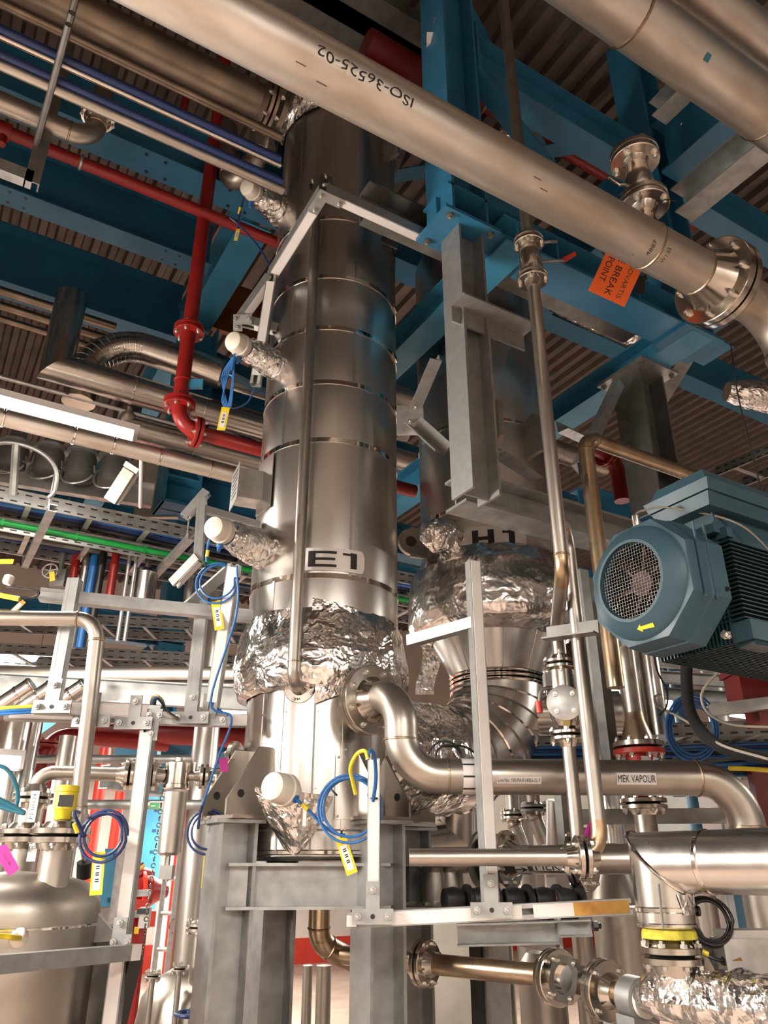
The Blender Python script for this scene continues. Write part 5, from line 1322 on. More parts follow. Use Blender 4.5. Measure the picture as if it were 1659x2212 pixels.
for i in range(3):
    lp = loops(P(1500, 1570, 2.9), .085 + .012 * i, RT * .8 + FH * .3, AZ * .95 + RT * .2, 1.4, .004, .02)
    cable('cable_loop', ('outer', 'middle', 'inner')[2 - i] + ' blue cable loop hanging behind the thick black cable', lp, .005, 'cable_blue', sm=2, group='blue loops behind the black cable')
cable('cable_loop', 'yellow earth cable at the right edge above the red panel', [P(1575, 1660, 2.7), P(1620, 1661, 2.7), P(1700, 1668, 2.7)], .008, 'yellow')
# coil and actuator at the far right
ac = thing('valve_actuator', 'aluminium valve actuator block at the lower right edge', 'actuator', P(1610, 2050, 1.95))
c = P(1625, 2062, 1.93); MB().box(c, .17, .09, .075, RT, FH, AZ).build('housing', 'galv_bright', ac); MB().box(c + AZ * .046, .15, .08, .02, RT, FH, AZ).build('top_plate', 'white', ac)
MB().lathe([(.03, 0), (.03, .08)], c + RT * .09, RT, 20).build('end_cap', 'black', ac); MB().tube([P(1560, 2075, 1.9), P(1582, 2082, 1.9)], .010, 10).build('gland', 'black', ac)
MB().add([P(1582, 2075, 1.885), P(1600, 2068, 1.885), P(1612, 2088, 1.885), P(1592, 2092, 1.885)], [(0, 1, 2, 3)]).build('amber_label', 'burnt', ac)
MB().tube([P(1560, 2105, 1.93), P(1500, 2000, 2.02)], .01, 8).build('mount_rod', 'galv_dark', ac)
cc = thing('cable_coil', 'black coiled cable with yellow marker beside the actuator', 'cable', P(1530, 1960, 1.93))
MB().tube(loops(P(1532, 1990, 1.93), .052, RT, AZ + FH * .2, 3.2, .004, .006), .004, 8).build('coil', 'black', cc)
MB().tube(smooth([P(1490, 2000, 1.93), P(1500, 2045, 1.92), P(1540, 2070, 1.9), P(1565, 2076, 1.9)]), .0045, 8).build('lead', 'black', cc)
MB().tube([P(1510, 2053, 1.908), P(1530, 2062, 1.9)], .007, 10).build('marker_sleeve', 'yellow', cc); tie(cc, P(1508, 1968, 1.93), RT, .012)
# pale vessels and posts standing behind
def vessel(label, x, ytop, ybot, a, r, mat='tank', top='cone'):
    q = P(x, ytop, a); g_ = V((q.x, q.y, 0)); zt = q.z; t = thing('upright_vessel', label, 'vessel', g_)
    MB().lathe([(r, 0), (r, zt)], g_, AZ, 48, False).build('shell', mat, t)
    MB().lathe([(r, 0), (r * .8, .10), (r * .4, .2), (r * .25, .26)] if top == 'cone' else [(r, 0), (r * .9, .05), (r * .6, .09), (0, .11)], g_ + AZ * zt, AZ, 48).build('top', mat, t)
    for k in (.25, .5, .75): ring(t, g_ + AZ * (zt * k), AZ, r, .012, mat, 'weld_bead', .002)
    return t
vessel('pale upright vessel with coned top behind the mitred clad pipe', 1335, 1960, 2212, 3.4, .115, 'tank')
vessel('pale upright vessel behind the bottom sight glass line', 1170, 2110, 2212, 3.3, .10, 'tank', 'dome')
for x, yt, a_, r_, lab, m in ((1255, 2000, 3.2, .042, 'upright pipe between the two pale vessels', 'tank'), (1068, 2060, 3.0, .03, 'upright pipe beside the black post', 'pipe'), (1310, 2100, 2.9, .05, 'brown upright pipe under the sight glass', 'pipe_brown'), (1515, 1930, 2.9, .05, 'upright pipe behind the black cable coil', 'pipe'), (1640, 1790, 2.55, .06, 'dull upright pipe at the right edge', 'pipe')):
    q = P(x, yt, a_); pipe('process_pipe', lab, [V((q.x, q.y, 0)), q], r_, m)
q = P(1040, 2020, 2.9); beam('steel_post', 'black painted steel post under the galvanised bracket', V((q.x, q.y, 0)), q, [(-.035, -.035), (.035, -.035), (.035, .035), (-.035, .035)], 'black', AX, cat='post')
q = P(1075, 2030, 2.85); beam('steel_post', 'galvanised post beside the black post', V((q.x, q.y, 0)), q, SC(.09, .06, .006), 'galv', AX, cat='post')
gb = thing('pipe_bracket', 'galvanised shelf bracket below the scorched white strip', 'bracket', P(1100, 2015, 2.7))
MB().prism(SC(.07, .06, .006), P(988, 2018, 2.7), P(1205, 2012, 2.66), AZ).build('channel', 'galv', gb)
MB().add([P(1080, 2035, 2.68), P(1205, 2000, 2.66), P(1205, 2062, 2.66), P(1200, 2050, 2.66)], [(0, 2, 1)]).build('gusset', 'galv', gb); MB().box(P(1206, 2010, 2.64), .012, .06, .16, RT, FH, AZ).build('end_plate', 'galv', gb)
MB().prism(SC(.05, .05, .005), P(1208, 2005, 2.62), P(1278, 2003, 2.6), AZ).build('stub', 'galv', gb)
bolt(gb, P(1282, 2000, 2.58), RT, .016, 'black')
# black pump row behind the bracket frame
for i, (x, lab) in enumerate(((985, 'black pump head nearest the E1 frame leg'), (1045, 'second black pump head behind the white strip frame'), (1115, 'middle black pump head behind the white strip frame'), (1180, 'black pump head beside the red couplings'), (1225, 'last black pump head by the pale vessel'))):
    c = P(x, 1943, 2.75); t = thing('metering_pump', lab, 'pump', c, 'black pump heads')
    MB().lathe([(.02, -.05), (.036, -.045), (.042, -.01), (.036, .02), (.02, .03), (.014, .05)], c, RT * .9 + FH * .3, 24).build('casing', 'black', t)
    MB().lathe([(.05, 0), (.05, .012)], c + RT * .035, RT * .9 + FH * .3, 24).build('flange', 'black', t)
    MB().box(c - AZ * .05, .05, .05, .03).build('foot', 'black', t)
    if i in (3, 4): MB().lathe([(.032, 0), (.032, .02)], c - RT * .045, RT, 20).build('coupling', 'red', t)
tag(MB().box(P(1110, 1968, 2.85), 1.0, .16, .03, RT, FH, AZ).build('pump_bench', 'galv_dark'), 'narrow steel bench under the black pump heads', 'bench')
# clad drop bends and flanges between the E1 legs and the strut
clad_run('insulated_pipe', 'clad mitred drop pipe behind the E1 right leg', [P(985, 1700, 3.5), P(985, 1790, 3.45), P(905, 1805, 3.5)], .085, .2, 'clad2')
clad_run('insulated_pipe', 'clad upright pipe behind the MEK flange', [P(1215, 1730, 3.6), P(1215, 1840, 3.55)], .075, .2, 'clad2')
for x, y, a_, lab in ((925, 1775, 3.5, 'flanged spool behind the right leg of E1'), (1155, 1765, 3.8, 'dark flanged spool under the vapour pipe'), (1110, 1780, 3.9, 'small flanged spool left of the dark spool')):
    q = P(x, y, a_); o = pipe('pipe_spool', lab, [q + AZ * .27, q, q - AZ * .12 + RT * .04], .034, 'pipe', .05); flpair(o, q + AZ * .04, AZ, .065, .034, .016, 6, .01, .009, mat='galv_dark' if x == 1155 else 'flange')
for x, lab in ((940, 'first pale pump body seen under the thin pipe'), (975, 'second pale pump body seen under the thin pipe')):
    q = P(x, 1920, 3.1); t = thing('feed_pump', lab, 'pump', q); MB().lathe([(.05, -.05), (.055, 0), (.05, .06), (.03, .08)], q, AZ, 28).build('casing', 'tank', t); MB().lathe([(.06, -.06), (.06, -.045)], q, AZ, 28).build('flange', 'flange', t)
# gal rails behind right
beam('galvanised_rail', 'dark galvanised rail under the MEK VAPOUR pipe', P(1230, 1765, 3.1), P(1565, 1762, 3.0), [(-.02, -.028), (.02, -.028), (.02, .028), (-.02, .028)], 'galv_dark', cat='rail')
beam('galvanised_rail', 'upright galvanised strut beside the pink tag', P(1222, 1825, 2.9), along(P(1222, 1825, 2.9), AZ, y=1700), [(-.02, -.02), (.02, -.02), (.02, .02), (-.02, .02)], 'galv', AX, cat='rail')
# control cabinets beyond
def cabinet(label, x, y, a, w_, h_, mat, slots=0, door=True):
    c = P(x, y, a); t = thing('control_cabinet', label, 'cabinet', V((c.x, c.y, 0)))
    MB().box(V((c.x, c.y, c.z)), w_, .25, h_, RT, FH, AZ).build('enclosure', mat, t)
    if door: MB().box(V((c.x, c.y, c.z)) - FH * .13, w_ * .9, .015, h_ * .92, RT, FH, AZ).build('door', mat, t)
    for k in range(slots): MB().box(V((c.x, c.y, c.z)) - FH * .14 + AZ * (h_ * (.35 - .7 * k / max(1, slots - 1))), w_ * .4, .004, .02, RT, FH, AZ).build('slot', 'screen', t)
    MB().box(V((c.x, c.y, (c.z - h_ / 2) / 2)), .06, .06, c.z - h_ / 2, RT, FH, AZ).build('stand', 'galv', t)
    return t
cabinet('white slotted panel cabinet behind the vapour pipe bend', 1590, 1790, 4.0, .25, .45, 'white', 6)
cabinet('blue cabinet beside the white slotted panel', 1545, 1800, 4.7, .2, .5, 'blue_lt', 3)
cabinet('white cabinet behind the actuator coil', 1600, 1985, 3.6, .22, .6, 'white', 7)
cabinet('blue striped cabinet at the lower right edge', 1635, 1975, 3.4, .1, .5, 'blue_lt', 4)
cabinet('pale cabinet behind the pink tag', 1480, 1790, 5.4, .5, .6, 'cream', 4)
cabinet('pale cabinet behind the dark spools', 1180, 1800, 5.2, .9, .5, 'cream', 3)
cabinet('pale cabinet low behind the black post', 1000, 2160, 3.9, .5, .8, 'cream', 0)
# cables strapped along the front of the trays, and rails beyond
for i, (y, a_) in enumerate(((1620, 3.55), (1660, 3.45))):
    for k in range(5):
        c0 = P(1045, y + 5 * k, a_); cable('cable', '%s blue cable strapped along the front of the %s right tray' % (('top', 'second', 'third', 'fourth', 'bottom')[k], ('upper', 'lower')[i]), [c0 + RT * (.33 * t) - FH * (.045 * t) + AZ * (.006 * math.sin(t * 2.1 + k)) for t in range(6)], .0075, ('cable_blue', 'cable_navy', 'cable_blue', 'black', 'cable_blue')[k], group='cables strapped to the right trays')
tray('dark slotted cable tray under the red box at right', P(1440, 1578, 3.3), RT * .98 - FH * .18, .9, .25, FH, .06, .25, 'galv_dark', sl_pitch=.06)
for y, a_, lab in ((1437, 4.2, 'upper galvanised rail behind the power cable'), (1470, 4.0, 'middle galvanised rail behind the power cable'), (1505, 4.1, 'lower galvanised rail behind the power cable')):
    beam('galvanised_rail', lab, P(1425, y - 6, a_), P(1720, y + 14, a_ - .2), SC(.06, .04, .004), 'galv', cat='rail')
for x, a_, m, lab in ((1460, 4.6, 'blue', 'blue upright behind the galvanised rails'), (1530, 4.9, 'galv', 'grey upright behind the galvanised rails'), (1100, 4.4, 'tank', 'grey upright pipe behind the right trays'), (1280, 4.5, 'clad2', 'clad upright behind the vapour pipe label')):
    q = P(x, 1420, a_); pipe('process_pipe', lab, [V((q.x, q.y, 0)), q], .06, m)
# ================================================================ instruments on E1
def head_unit(label, tip, root, r=.05, fr_=.075, wrap=True, cap_l=.13, seed=1, cab=None):
    """white transmitter head on a foil wrapped nozzle: root on the shell, tip where the foil meets the head"""
    tip, root = V(tip), V(root); d = (tip - root).normalized()
    t = thing('transmitter', label, 'transmitter', tip)
    if wrap: foil_tube('foil_wrap', [root - d * .04, root + d * .02, root.lerp(tip, .45), root.lerp(tip, .8), tip - d * .0, tip + d * .01], [fr_ * 1.05, fr_, fr_ * .92, fr_ * .78, fr_ * .6, fr_ * .3], t, .012, 12, 56, .009, seed=seed)
    MB().lathe([(0, -.02), (r * .62, -.02), (r * .62, .01), (r * 1.0, .015), (r * 1.06, .025), (r * 1.06, .045), (r * .98, .05), (r * .95, cap_l * .8), (r * .85, cap_l * .93), (r * .6, cap_l), (0, cap_l + .004)], tip, d, 36, False).build('head', 'cream', t)
    g = tip + d * .03; gd = (-AZ * .8 + RT * .35 - FH * .3).normalized()
    return t, g, gd
def gland(t, g, gd, r=.012, mat='cable_blue'):
    MB().lathe([(r, 0), (r * 1.15, .01), (r * 1.15, .028), (r * .7, .035), (r * .55, .05)], g, gd, 14).build('gland', mat, t)
def shell(x, y, rr=RE):
    """point on the E1 shell seen at a pixel"""
    d = ray(x, y); o = CAM - E; A = d.x * d.x + d.y * d.y; B = 2 * (d.x * o.x + d.y * o.y); Cc = o.x * o.x + o.y * o.y - rr * rr
    D = B * B - 4 * A * Cc; tt = (-B - math.sqrt(max(0, D))) / (2 * A); return CAM + d * tt
def coil_cable(label, pts, R_, c, u, v, turns, r, mat, tagpt=None, tagdir=None, ties=(), ymark=None, name='sensor_cable', jit=.004):
    t = thing(name, label, 'cable', c)
    MB().tube(smooth(pts, 6), r, 8).build('lead', mat, t); MB().tube(loops(c, R_, u, v, turns, r * 1.3, jit * 1.8), r * .85, 8).build('coil', mat, t)
    for p in ties: tie(t, p[0], p[1], r * 2.6)
    if ymark: MB().tube(ymark, r * 1.5, 10).build('marker_sleeve', 'yellow', t)
    if tagpt is not None: tagcard(t, tagpt, tagdir, -FH, .036, .115)
    return t
# lower transmitter at the front of the jacket
rt4 = E + dirE(-14) * RL + AZ * zrow(3.2 - RL, 1725); tp4 = P(640, 1712, 2.70)
t4_, g4, gd4 = head_unit('cream transmitter head on the bright lower jacket of E1', P(628, 1710, 2.56), P(700, 1732, 2.72), .05, .075, False, .115)
foil_sheet('foil_skirt', lambda u, v: (lambda w: P(548 + 172 * u + (72 - 144 * u) * v ** 1.3 * .9, 1690 + 22 * u * (1 - v) + 8 + 150 * v - 30 * abs(u - .5) * v, 2.66 - .055 * math.sin(PI * u) * (1 - .4 * v)))(0), 36, 36, t4_, .022, 11, 'foil_soft', nrm=-FH)
MB().box(P(658, 1762, 2.58), .012, .003, .065, RT, FH, AZ).build('label_strip', 'white', t4_)
gl4 = P(628, 1722, 2.60); MB().tube([P(622, 1716, 2.53), P(640, 1727, 2.50)], .013, 14).build('gland', 'cable_blue', t4_)
coil_cable('blue sensor cable looped by the lower transmitter with a yellow bar tag', [P(640, 1727, 2.50), P(662, 1745, 2.50), P(700, 1785, 2.49), P(730, 1802, 2.5), P(745, 1804, 2.5)], .098, P(757, 1745, 2.47), RT, AZ, 2.6, .0052, 'cable_blue',
           P(735, 1808, 2.47), (RT * .38 - AZ), [(P(738, 1803, 2.48), RT), (P(808, 1725, 2.47), AZ), (P(722, 1712, 2.47), RT + AZ)], [P(652, 1736, 2.495), P(664, 1748, 2.495)])
cable('earth_cable', 'yellow green earth loop over the top of the strut beside the blue coil', [P(795, 1640, 2.33), P(788, 1622, 2.34), P(770, 1630, 2.36), P(757, 1660, 2.4), P(762, 1690, 2.42), P(768, 1715, 2.43)], .006, 'yellow')
cable('sensor_cable', 'blue cable arching over the strut top into the coil', [P(793, 1642, 2.33), P(798, 1623, 2.34), P(808, 1630, 2.36), P(812, 1680, 2.4), P(806, 1730, 2.44)], .006, 'cable_blue')
# middle, upper and top nozzles on the left flank
for lab, rp, tip, fr_, sd, cl_ in (('cream transmitter head on the foil nozzle below the nameplate', (585, 1195, 3.28), (490, 1152, 2.98), .085, 21, .10), ('cream transmitter head on the foil nozzle half way up E1', (622, 805, 3.72), (530, 752, 3.42), .078, 22, .10), ('cream transmitter head on the topmost foil nozzle of E1', (618, 465, 4.2), (556, 420, 3.95), .085, 23, .10)):
    t_, g_, gd_ = head_unit(lab, P(*tip), P(*rp), .048, fr_, True, cl_, sd)
    gland(t_, P(tip[0] - 12, tip[1] + 16, tip[2] - .02), (-AZ * .9 - FH * .2 - RT * .1).normalized())
foil_sheet('foil_patch', lambda u, v: shell(545 + 55 * u, 1180 + 65 * v - 20 * u, RE + .012), 14, 14, t_, .006, 20, nrm=-RT) if False else None
coil_cable('blue cable hanging in a large loop left of the E1 sign', [P(452, 1165, 2.93), P(448, 1185, 2.92), P(446, 1208, 2.92), P(450, 1225, 2.92)], .076, P(470, 1258, 2.92), RT, AZ, 2.2, .0045, 'cable_blue', P(466, 1298, 2.91), (RT * .22 - AZ), [(P(446, 1220, 2.92), RT), (P(512, 1250, 2.92), AZ), (P(452, 1293, 2.92), RT)], [P(449, 1188, 2.915), P(447, 1202, 2.915)])
coil_cable('blue cable hanging in a long bundle from the middle nozzle', [P(508, 752, 3.38), P(505, 775, 3.36), P(500, 800, 3.35)], .022, P(493, 820, 3.35), RT, AZ, .5, .005, 'cable_blue', P(488, 880, 3.34), (-AZ - RT * .1), ())
for k in range(4):
    cable('sensor_cable', ('front', 'second', 'third', 'rear')[k] + ' strand of the hanging blue loop under the middle nozzle', [P(505 - k, 772, 3.36), P(492 - 4 * k, 812, 3.36 + .01 * k), P(480 + 3 * k, 865, 3.36), P(492 + 2 * k, 880, 3.35), P(501 + k, 830, 3.35), P(506, 778, 3.36)], .0035, 'cable_blue', group='strands of the hanging blue loop')
cable('sensor_cable', 'blue lead swinging from the hanging loop to the strut end', [P(486, 870, 3.36), P(505, 882, 3.4), P(535, 868, 3.5), P(550, 838, 3.58)], .004, 'cable_blue')
cable('sensor_cable', 'dark blue lead curving from the topmost nozzle to the strut frame', [P(497, 470, 3.85), P(520, 490, 3.85), P(560, 535, 3.8), P(588, 585, 3.74)], .005, 'cable_navy')
tc_ = thing('sensor_cable', 'dark cable with yellow tag dropping from the topmost transmitter', 'cable', P(520, 440, 3.9)); MB().tube(smooth([P(528, 425, 3.9), P(522, 445, 3.9), P(517, 470, 3.88), P(514, 500, 3.88)]), .0045, 8).build('lead', 'cable_navy', tc_); tagcard(tc_, P(515, 495, 3.87), -AZ - RT * .1, -FH, .02, .075)
MB().tube([P(519, 448, 3.89), P(516, 462, 3.89)], .007, 8).build('marker_sleeve', 'yellow', tc_)
cable('sensor_cable', 'thin blue lead dropping from the strut frame to the pink tagged flange', [P(512, 1222, 2.9), P(510, 1330, 2.85), P(455, 1515, 2.8), P(500, 1550, 2.8), P(470, 1640, 2.75), P(437, 1740, 2.7)], .0045, 'cable_blue')
lc = coil_cable('navy cable loop hanging against the E1 frame leg', [P(437, 1740, 2.7), P(432, 1760, 2.7), P(428, 1790, 2.7)], .068, P(450, 1796, 2.72), RT, AZ, 2.0, .005, 'cable_navy', P(452, 1840, 2.7), -AZ)
# cables lying in the goal post frame
for i, (lab, m, dy) in enumerate((('yellow green earth cable lying along the goal post rail', 'yellow', 0), ('blue cable lying along the goal post rail', 'cable_blue', 6), ('second blue cable on the goal post rail', 'cable_blue', 12))):
    cable('cable', lab, [P(-20, 1532 + dy, 2.62), P(30, 1528 + dy, 2.62), P(72, 1526 + dy, 2.63)], .006, m)
for i, (lab, m) in enumerate((('orange brown cable arching above the goal post rail', 'brass'), ('blue cable arching above the goal post rail', 'cable_blue'), ('black cable arching above the goal post rail', 'black'))):
    cable('cable', lab, [P(325 + 4 * i, 1550, 2.72), P(327 + 4 * i, 1515, 2.72), P(336 + 2 * i, 1503 + 3 * i, 2.72), P(350, 1512 + 3 * i, 2.73), P(360, 1535, 2.75), P(385, 1553, 2.78)], .005, m)
cable('cable', 'blue lead entering the right end of the goal post rail', [P(458, 1510, 2.84), P(468, 1530, 2.84), P(500, 1550, 2.86), P(525, 1555, 2.88)], .006, 'cable_blue')

# ================================================================ cable trays at left
zt_ = 3.37
a1 = Z(0, 1150, zt_ - .05); a1 = V((a1.x, a1.y, zt_)); 
for i, (off, lab) in enumerate(((-.47, 'nearer grey slotted cable ladder with blue cables crossing the left'), (0.0, 'grey slotted cable ladder with a green cable along its side'))):
    a = V((a1.x - 2.0, a1.y, zt_))
    if i == 0: q = Z(0, 1084, zt_ + .09 - .045); a = V((q.x - 2.0, q.y, zt_ + .09))
    tray(lab, a, AX, 5.2, .34, AY, .085, .33, 'galv_bright' if i == 0 else 'galv_bright', sl_pitch=.07)
    for k in range(4):
        cable('cable', '%s cable lying in the %s ladder at left' % (('first grey', 'second blue', 'third navy', 'last dark')[k], ('nearer', 'further')[i]), [a + AY * (.06 + .07 * k) + AX * (t * .86) + AZ * (.012 + .012 * math.sin(t * 2 + k)) for t in range(7)], .020, ('cable_grey', 'cable_blue', 'cable_navy', 'black')[k] if i == 0 else ('galv_dark', 'black', 'cable_grey', 'cable_navy')[k])
gc_ = thing('green_cable', 'bright green earth cable clipped along the cable ladder rail', 'cable', V((a1.x, a1.y - .012, zt_)))
MB().tube([V((a1.x - 2, a1.y - .018, zt_ + .004)), V((a1.x + 3.1, a1.y - .018, zt_ + .004))], .017, 12).build('conductor', 'green', gc_)
for k in range(12): MB().box(V((a1.x - 1.6 + .4 * k, a1.y - .02, zt_ + .004)), .014, .03, .042).build('clip', 'green', gc_)
# tray hangers up to the roof
for k, x in enumerate((60, 330)):
    q = along(V((a1.x, a1.y + .2, zt_ - .06)), AX, x=x)
    t = thing('tray_hanger', ('trapeze hanger under the cable ladders at the left edge', 'trapeze hanger under the cable ladders beside the blue column')[k], 'hanger', q)
    MB().prism(SC(.04, .04, .004), q - AY * .72, q + AY * .25, AZ).build('cross_arm', 'galv', t)
    for e in (-.7, .22): MB().tube([q + AY * e, q + AY * e + AZ * .2], .006, 8).build('rod', 'galv', t)

# ================================================================ tank with dome at the lower left
tq = P(25, 1960, 2.45); tg_ = V((tq.x, tq.y, 0)); rT = .272
zr_ = lambda y, h=0: along(tg_, AZ, y=y).z
zs_ = zr_(1990)
tk = thing('dome_tank', 'brushed stainless tank with domed top and flanged nozzles at lower left', 'tank', tg_)
MB().lathe([(rT * .97, .4), (rT, .42), (rT, zs_), (rT, zs_ + .03), (rT * .985, zs_ + .055), (rT * .93, zs_ + .085), (rT * .8, zs_ + .112), (rT * .5, zs_ + .135), (0, zs_ + .145)], tg_, AZ, 80, False).build('shell', 'tank', tk)
ring(tk, tg_ + AZ * (zs_ - .01), AZ, rT, .012, 'band', 'weld_bead', .002)
for k in range(3):
    q = 2 * PI * k / 3 + .5; p = tg_ + V((math.cos(q), math.sin(q), 0)) * (rT * .8); MB().tube([p, p + AZ * .45], .03, 14).build('leg', 'tank', tk)
def nozzle(x, y0, y1, a_, R_, r_, nb=8):
    b0_ = P(x, y0, a_); t0 = along(b0_, AZ, y=y1); MB().tube([b0_ - AZ * .12, t0], r_, 28).build('nozzle', 'tank', tk); flpair(tk, t0, AZ, R_, r_, .02, nb, .02, .010); return t0
n1 = nozzle(118, 1880, 1806, 2.40, .092, .047); n2 = nozzle(42, 1885, 1806, 2.64, .10, .05)
# probe boss with yellow earth lead on the side
pbz = P(42, 2026, 2.2); dpb = (pbz - (tg_ + AZ * pbz.z)); dpb.z = 0; dpb.normalize(); pbs = tg_ + dpb * rT + AZ * pbz.z
MB().lathe([(.026, -.002), (.026, .008), (.012, .012)], pbs, dpb, 24).build('earth_boss', 'flange', tk); bolt(tk, pbs + dpb * .01, dpb, .008)
cable('earth_cable', 'yellow earth lead bolted to the side of the dome topped tank', [pbs + dpb * .02, P(25, 2025, 2.12), P(5, 2022, 2.1), P(-40, 2020, 2.05)], .007, 'yellow')
# bracket lug on the right of the tank
lgp = P(215, 2005, 2.45)
MB().add([lgp - FH * .01 - RT * .03 + AZ * .06, lgp - FH * .01 + RT * .06 - AZ * .02, lgp - FH * .01 + RT * .06 - AZ * .035, lgp - FH * .01 - RT * .03 - AZ * .04, lgp + FH * .01 - RT * .03 + AZ * .06, lgp + FH * .01 + RT * .06 - AZ * .02, lgp + FH * .01 + RT * .06 - AZ * .035, lgp + FH * .01 - RT * .03 - AZ * .04], [(0, 1, 2, 3), (7, 6, 5, 4), (0, 4, 5, 1), (1, 5, 6, 2), (2, 6, 7, 3), (3, 7, 4, 0)]).build('side_lug', 'galv_dark', tk)
lp_ = P(225, 2030, 2.5); pst = thing('tank_post', 'dark steel post standing beside the dome topped tank', 'post', V((lp_.x, lp_.y, 0)))
MB().prism(SI(.09, .08, .006, .005), V((lp_.x, lp_.y, 0)), lp_ + AZ * .03, AX).build('shaft', 'galv_dark', pst); MB().box(lp_ + AZ * .035, .12, .12, .012).build('cap_plate', 'galv_dark', pst)
MB().prism(SC(.04, .03, .004), V((lp_.x, lp_.y, .9)) + RT * .05, V((lp_.x, lp_.y, 1.35)) + RT * .14 - FH * .1, AX).build('slotted_brace', 'black', pst)
# level switch on the nozzle: yellow head
ys = thing('level_transmitter', 'yellow level transmitter standing on the tank nozzle flange', 'transmitter', n1)
MB().tube([n1 + AZ * .02, n1 + AZ * .05], .018, 16).build('stem', 'flange', ys); yb = n1 + AZ * .045
MB().lathe([(.02, 0), (.026, .005), (.03, .03), (.034, .035), (.034, .085), (.037, .087), (.037, .102), (.033, .106), (0, .106)], yb, AZ, 28, False).build('housing', 'yellow', ys)
tcy = (CAM - yb); tcy.z = 0; tcy.normalize(); MB().box(yb + tcy * .034 + AZ * .058, .045, .004, .035, tcy.cross(AZ), tcy, AZ).build('rating_plate', 'screen', ys); MB().lathe([(.013, 0), (.015, .012), (.008, .02)], yb + RT * .03 + AZ * .02, RT, 12).build('gland', 'cream', ys)
coil_cable('navy cable coil with yellow bar tag beside the yellow level transmitter', [yb + RT * .05 + AZ * .025, P(160, 1755, 2.27), P(172, 1785, 2.27), P(180, 1805, 2.27)], .066, P(224, 1805, 2.28), RT, AZ, 2.6, .005, 'cable_navy', P(215, 1840, 2.27), -AZ + RT * .06, [(P(178, 1805, 2.28), AZ), (P(218, 1850, 2.28), RT)], [P(161, 1778, 2.27), P(168, 1798, 2.27)])
# overhead line with elbow from the far nozzle, running right through valves to the filter
fl0 = along(n2, AZ, y=1725)
ov = thing('vent_line', 'pale pipe arching from the tank nozzle right to the filter housing', 'pipe', n2)
ovc = along(n2, AZ, y=1668); ovr = along(ovc, RT * .97 + FH * .25, x=268)
dvr = (ovr - ovc).normalized()
MB().tube([n2 + AZ * .0, fl0], .042, 28).build('spool', 'tank', ov); flpair(ov, fl0, AZ, .068, .035, .016, 4, .03, .009)
MB().tube(bend([fl0, ovc, ovr], .06, 8), .0255, 24).build('pipe_run', 'pipe', ov)
text('SS-14056 MV', cylmap(along(ovc, dvr, x=130), dvr, (CAM - ovc).normalized() + AZ * .5, .0262, 'along'), .009, .06, 'ink_faint', ov)
flpair(ov, ovr + dvr * .02, dvr, .055, .0255, .015, 4, .03, .009)
OX = lambda x: along(ovc, dvr, x=x)
vb0 = OX(297); MB().lathe([(.024, -.06), (.036, -.04), (.036, .04), (.024, .06)], vb0, dvr, 24).build('check_valve', 'galv', ov); flpair(ov, OX(328), dvr, .055, .0255, .015, 4, .03, .009)
MB().tube([ovr + dvr * .02, OX(390)], .018, 18).build('pipe_stub', 'pipe', ov)
fh_ = OX(383)
fi = thing('filter_housing', 'hanging cylindrical stainless filter housing left of E1', 'filter', fh_)
fz = lambda y: along(fh_, AZ, y=y)
MB().lathe([(.0, .05), (.03, .05), (.046, .045), (.046, -.03), (.05, -.032), (.05, -.045), (.044, -.05)], fh_, AZ, 36).build('head', 'flange', fi)
MB().tube([fz(1712), fz(1842), fz(1848)], [.044, .041, .032], 36).build('bowl', 'tank', fi); MB().tube([fz(1846), fz(1870)], .008, 10).build('drain_stem', 'flange', fi)
MB().box(fz(1884), .045, .04, .045, RT, FH, AZ).build('drain_valve', 'galv_bright', fi); MB().tube([fz(1893), fz(1905)], .008, 10).build('drain_tip', 'flange', fi)
MB().tube([fh_ + AZ * .05, fh_ + AZ * .065], .012, 10).build('vent_plug', 'flange', fi); MB().box(fz(1812) - FH * .037 - RT * .01, .02, .003, .008, RT, FH, AZ).build('tape_mark', 'yellow', fi)
ln2 = thing('outlet_line', 'flanged outlet line between the filter housing and the E1 leg', 'pipe', fh_)
MB().tube([fh_ + dvr * .03, OX(500)], .018, 18).build('pipe_run', 'pipe', ln2); flpair(ln2, OX(440), dvr, .045, .018, .014, 4, .02, .008); MB().lathe([(.024, -.04), (.034, -.02), (.034, .02), (.024, .04)], OX(472), dvr, 20).build('ball_valve', 'flange', ln2)
MB().tube(bend([OX(472) - FH * .03, OX(474) - FH * .06, OX(480) - FH * .06 - AZ * .08], .02), .006, 8).build('lever', 'galv', ln2)
MB().tube([fh_ + dvr * .06 + AZ * .0, fh_ + dvr * .06 + AZ * .05], .008, 8).build('test_point', 'flange', ln2)
bf = P(513, 1645, 2.95); flange(ln2, bf, -RT + FH * .25, .075, .03, .02, 8, 'flange', .0, .008)
pk2 = thing('pink_tag', 'magenta paper tag beside the flange left of the E1 jacket', 'tag', P(485, 1650, 2.8)); MB().add([P(472, 1638, 2.8), P(492, 1636, 2.8), P(493, 1668, 2.8), P(476, 1667, 2.8)], [(0, 3, 2, 1)]).build('paper', 'magenta', pk2); MB().tube([P(491, 1642, 2.8), P(506, 1640, 2.88)], .0015, 5).build('string', 'red_br', pk2)
# chain
ch = thing('hanging_chain', 'thin steel chain hanging from the filter housing', 'chain', P(345, 1720, 2.6))
for k in range(26):
    p = P(352 - 1.9 * k, 1710 + 14.5 * k, 2.62 - .002 * k); u = RT if k % 2 else FH
    MB().tube(loops(p, .007, u, AZ * 2.0, .96, 0, 0, 10), .0022, 5).build('link', 'galv_dark', ch)
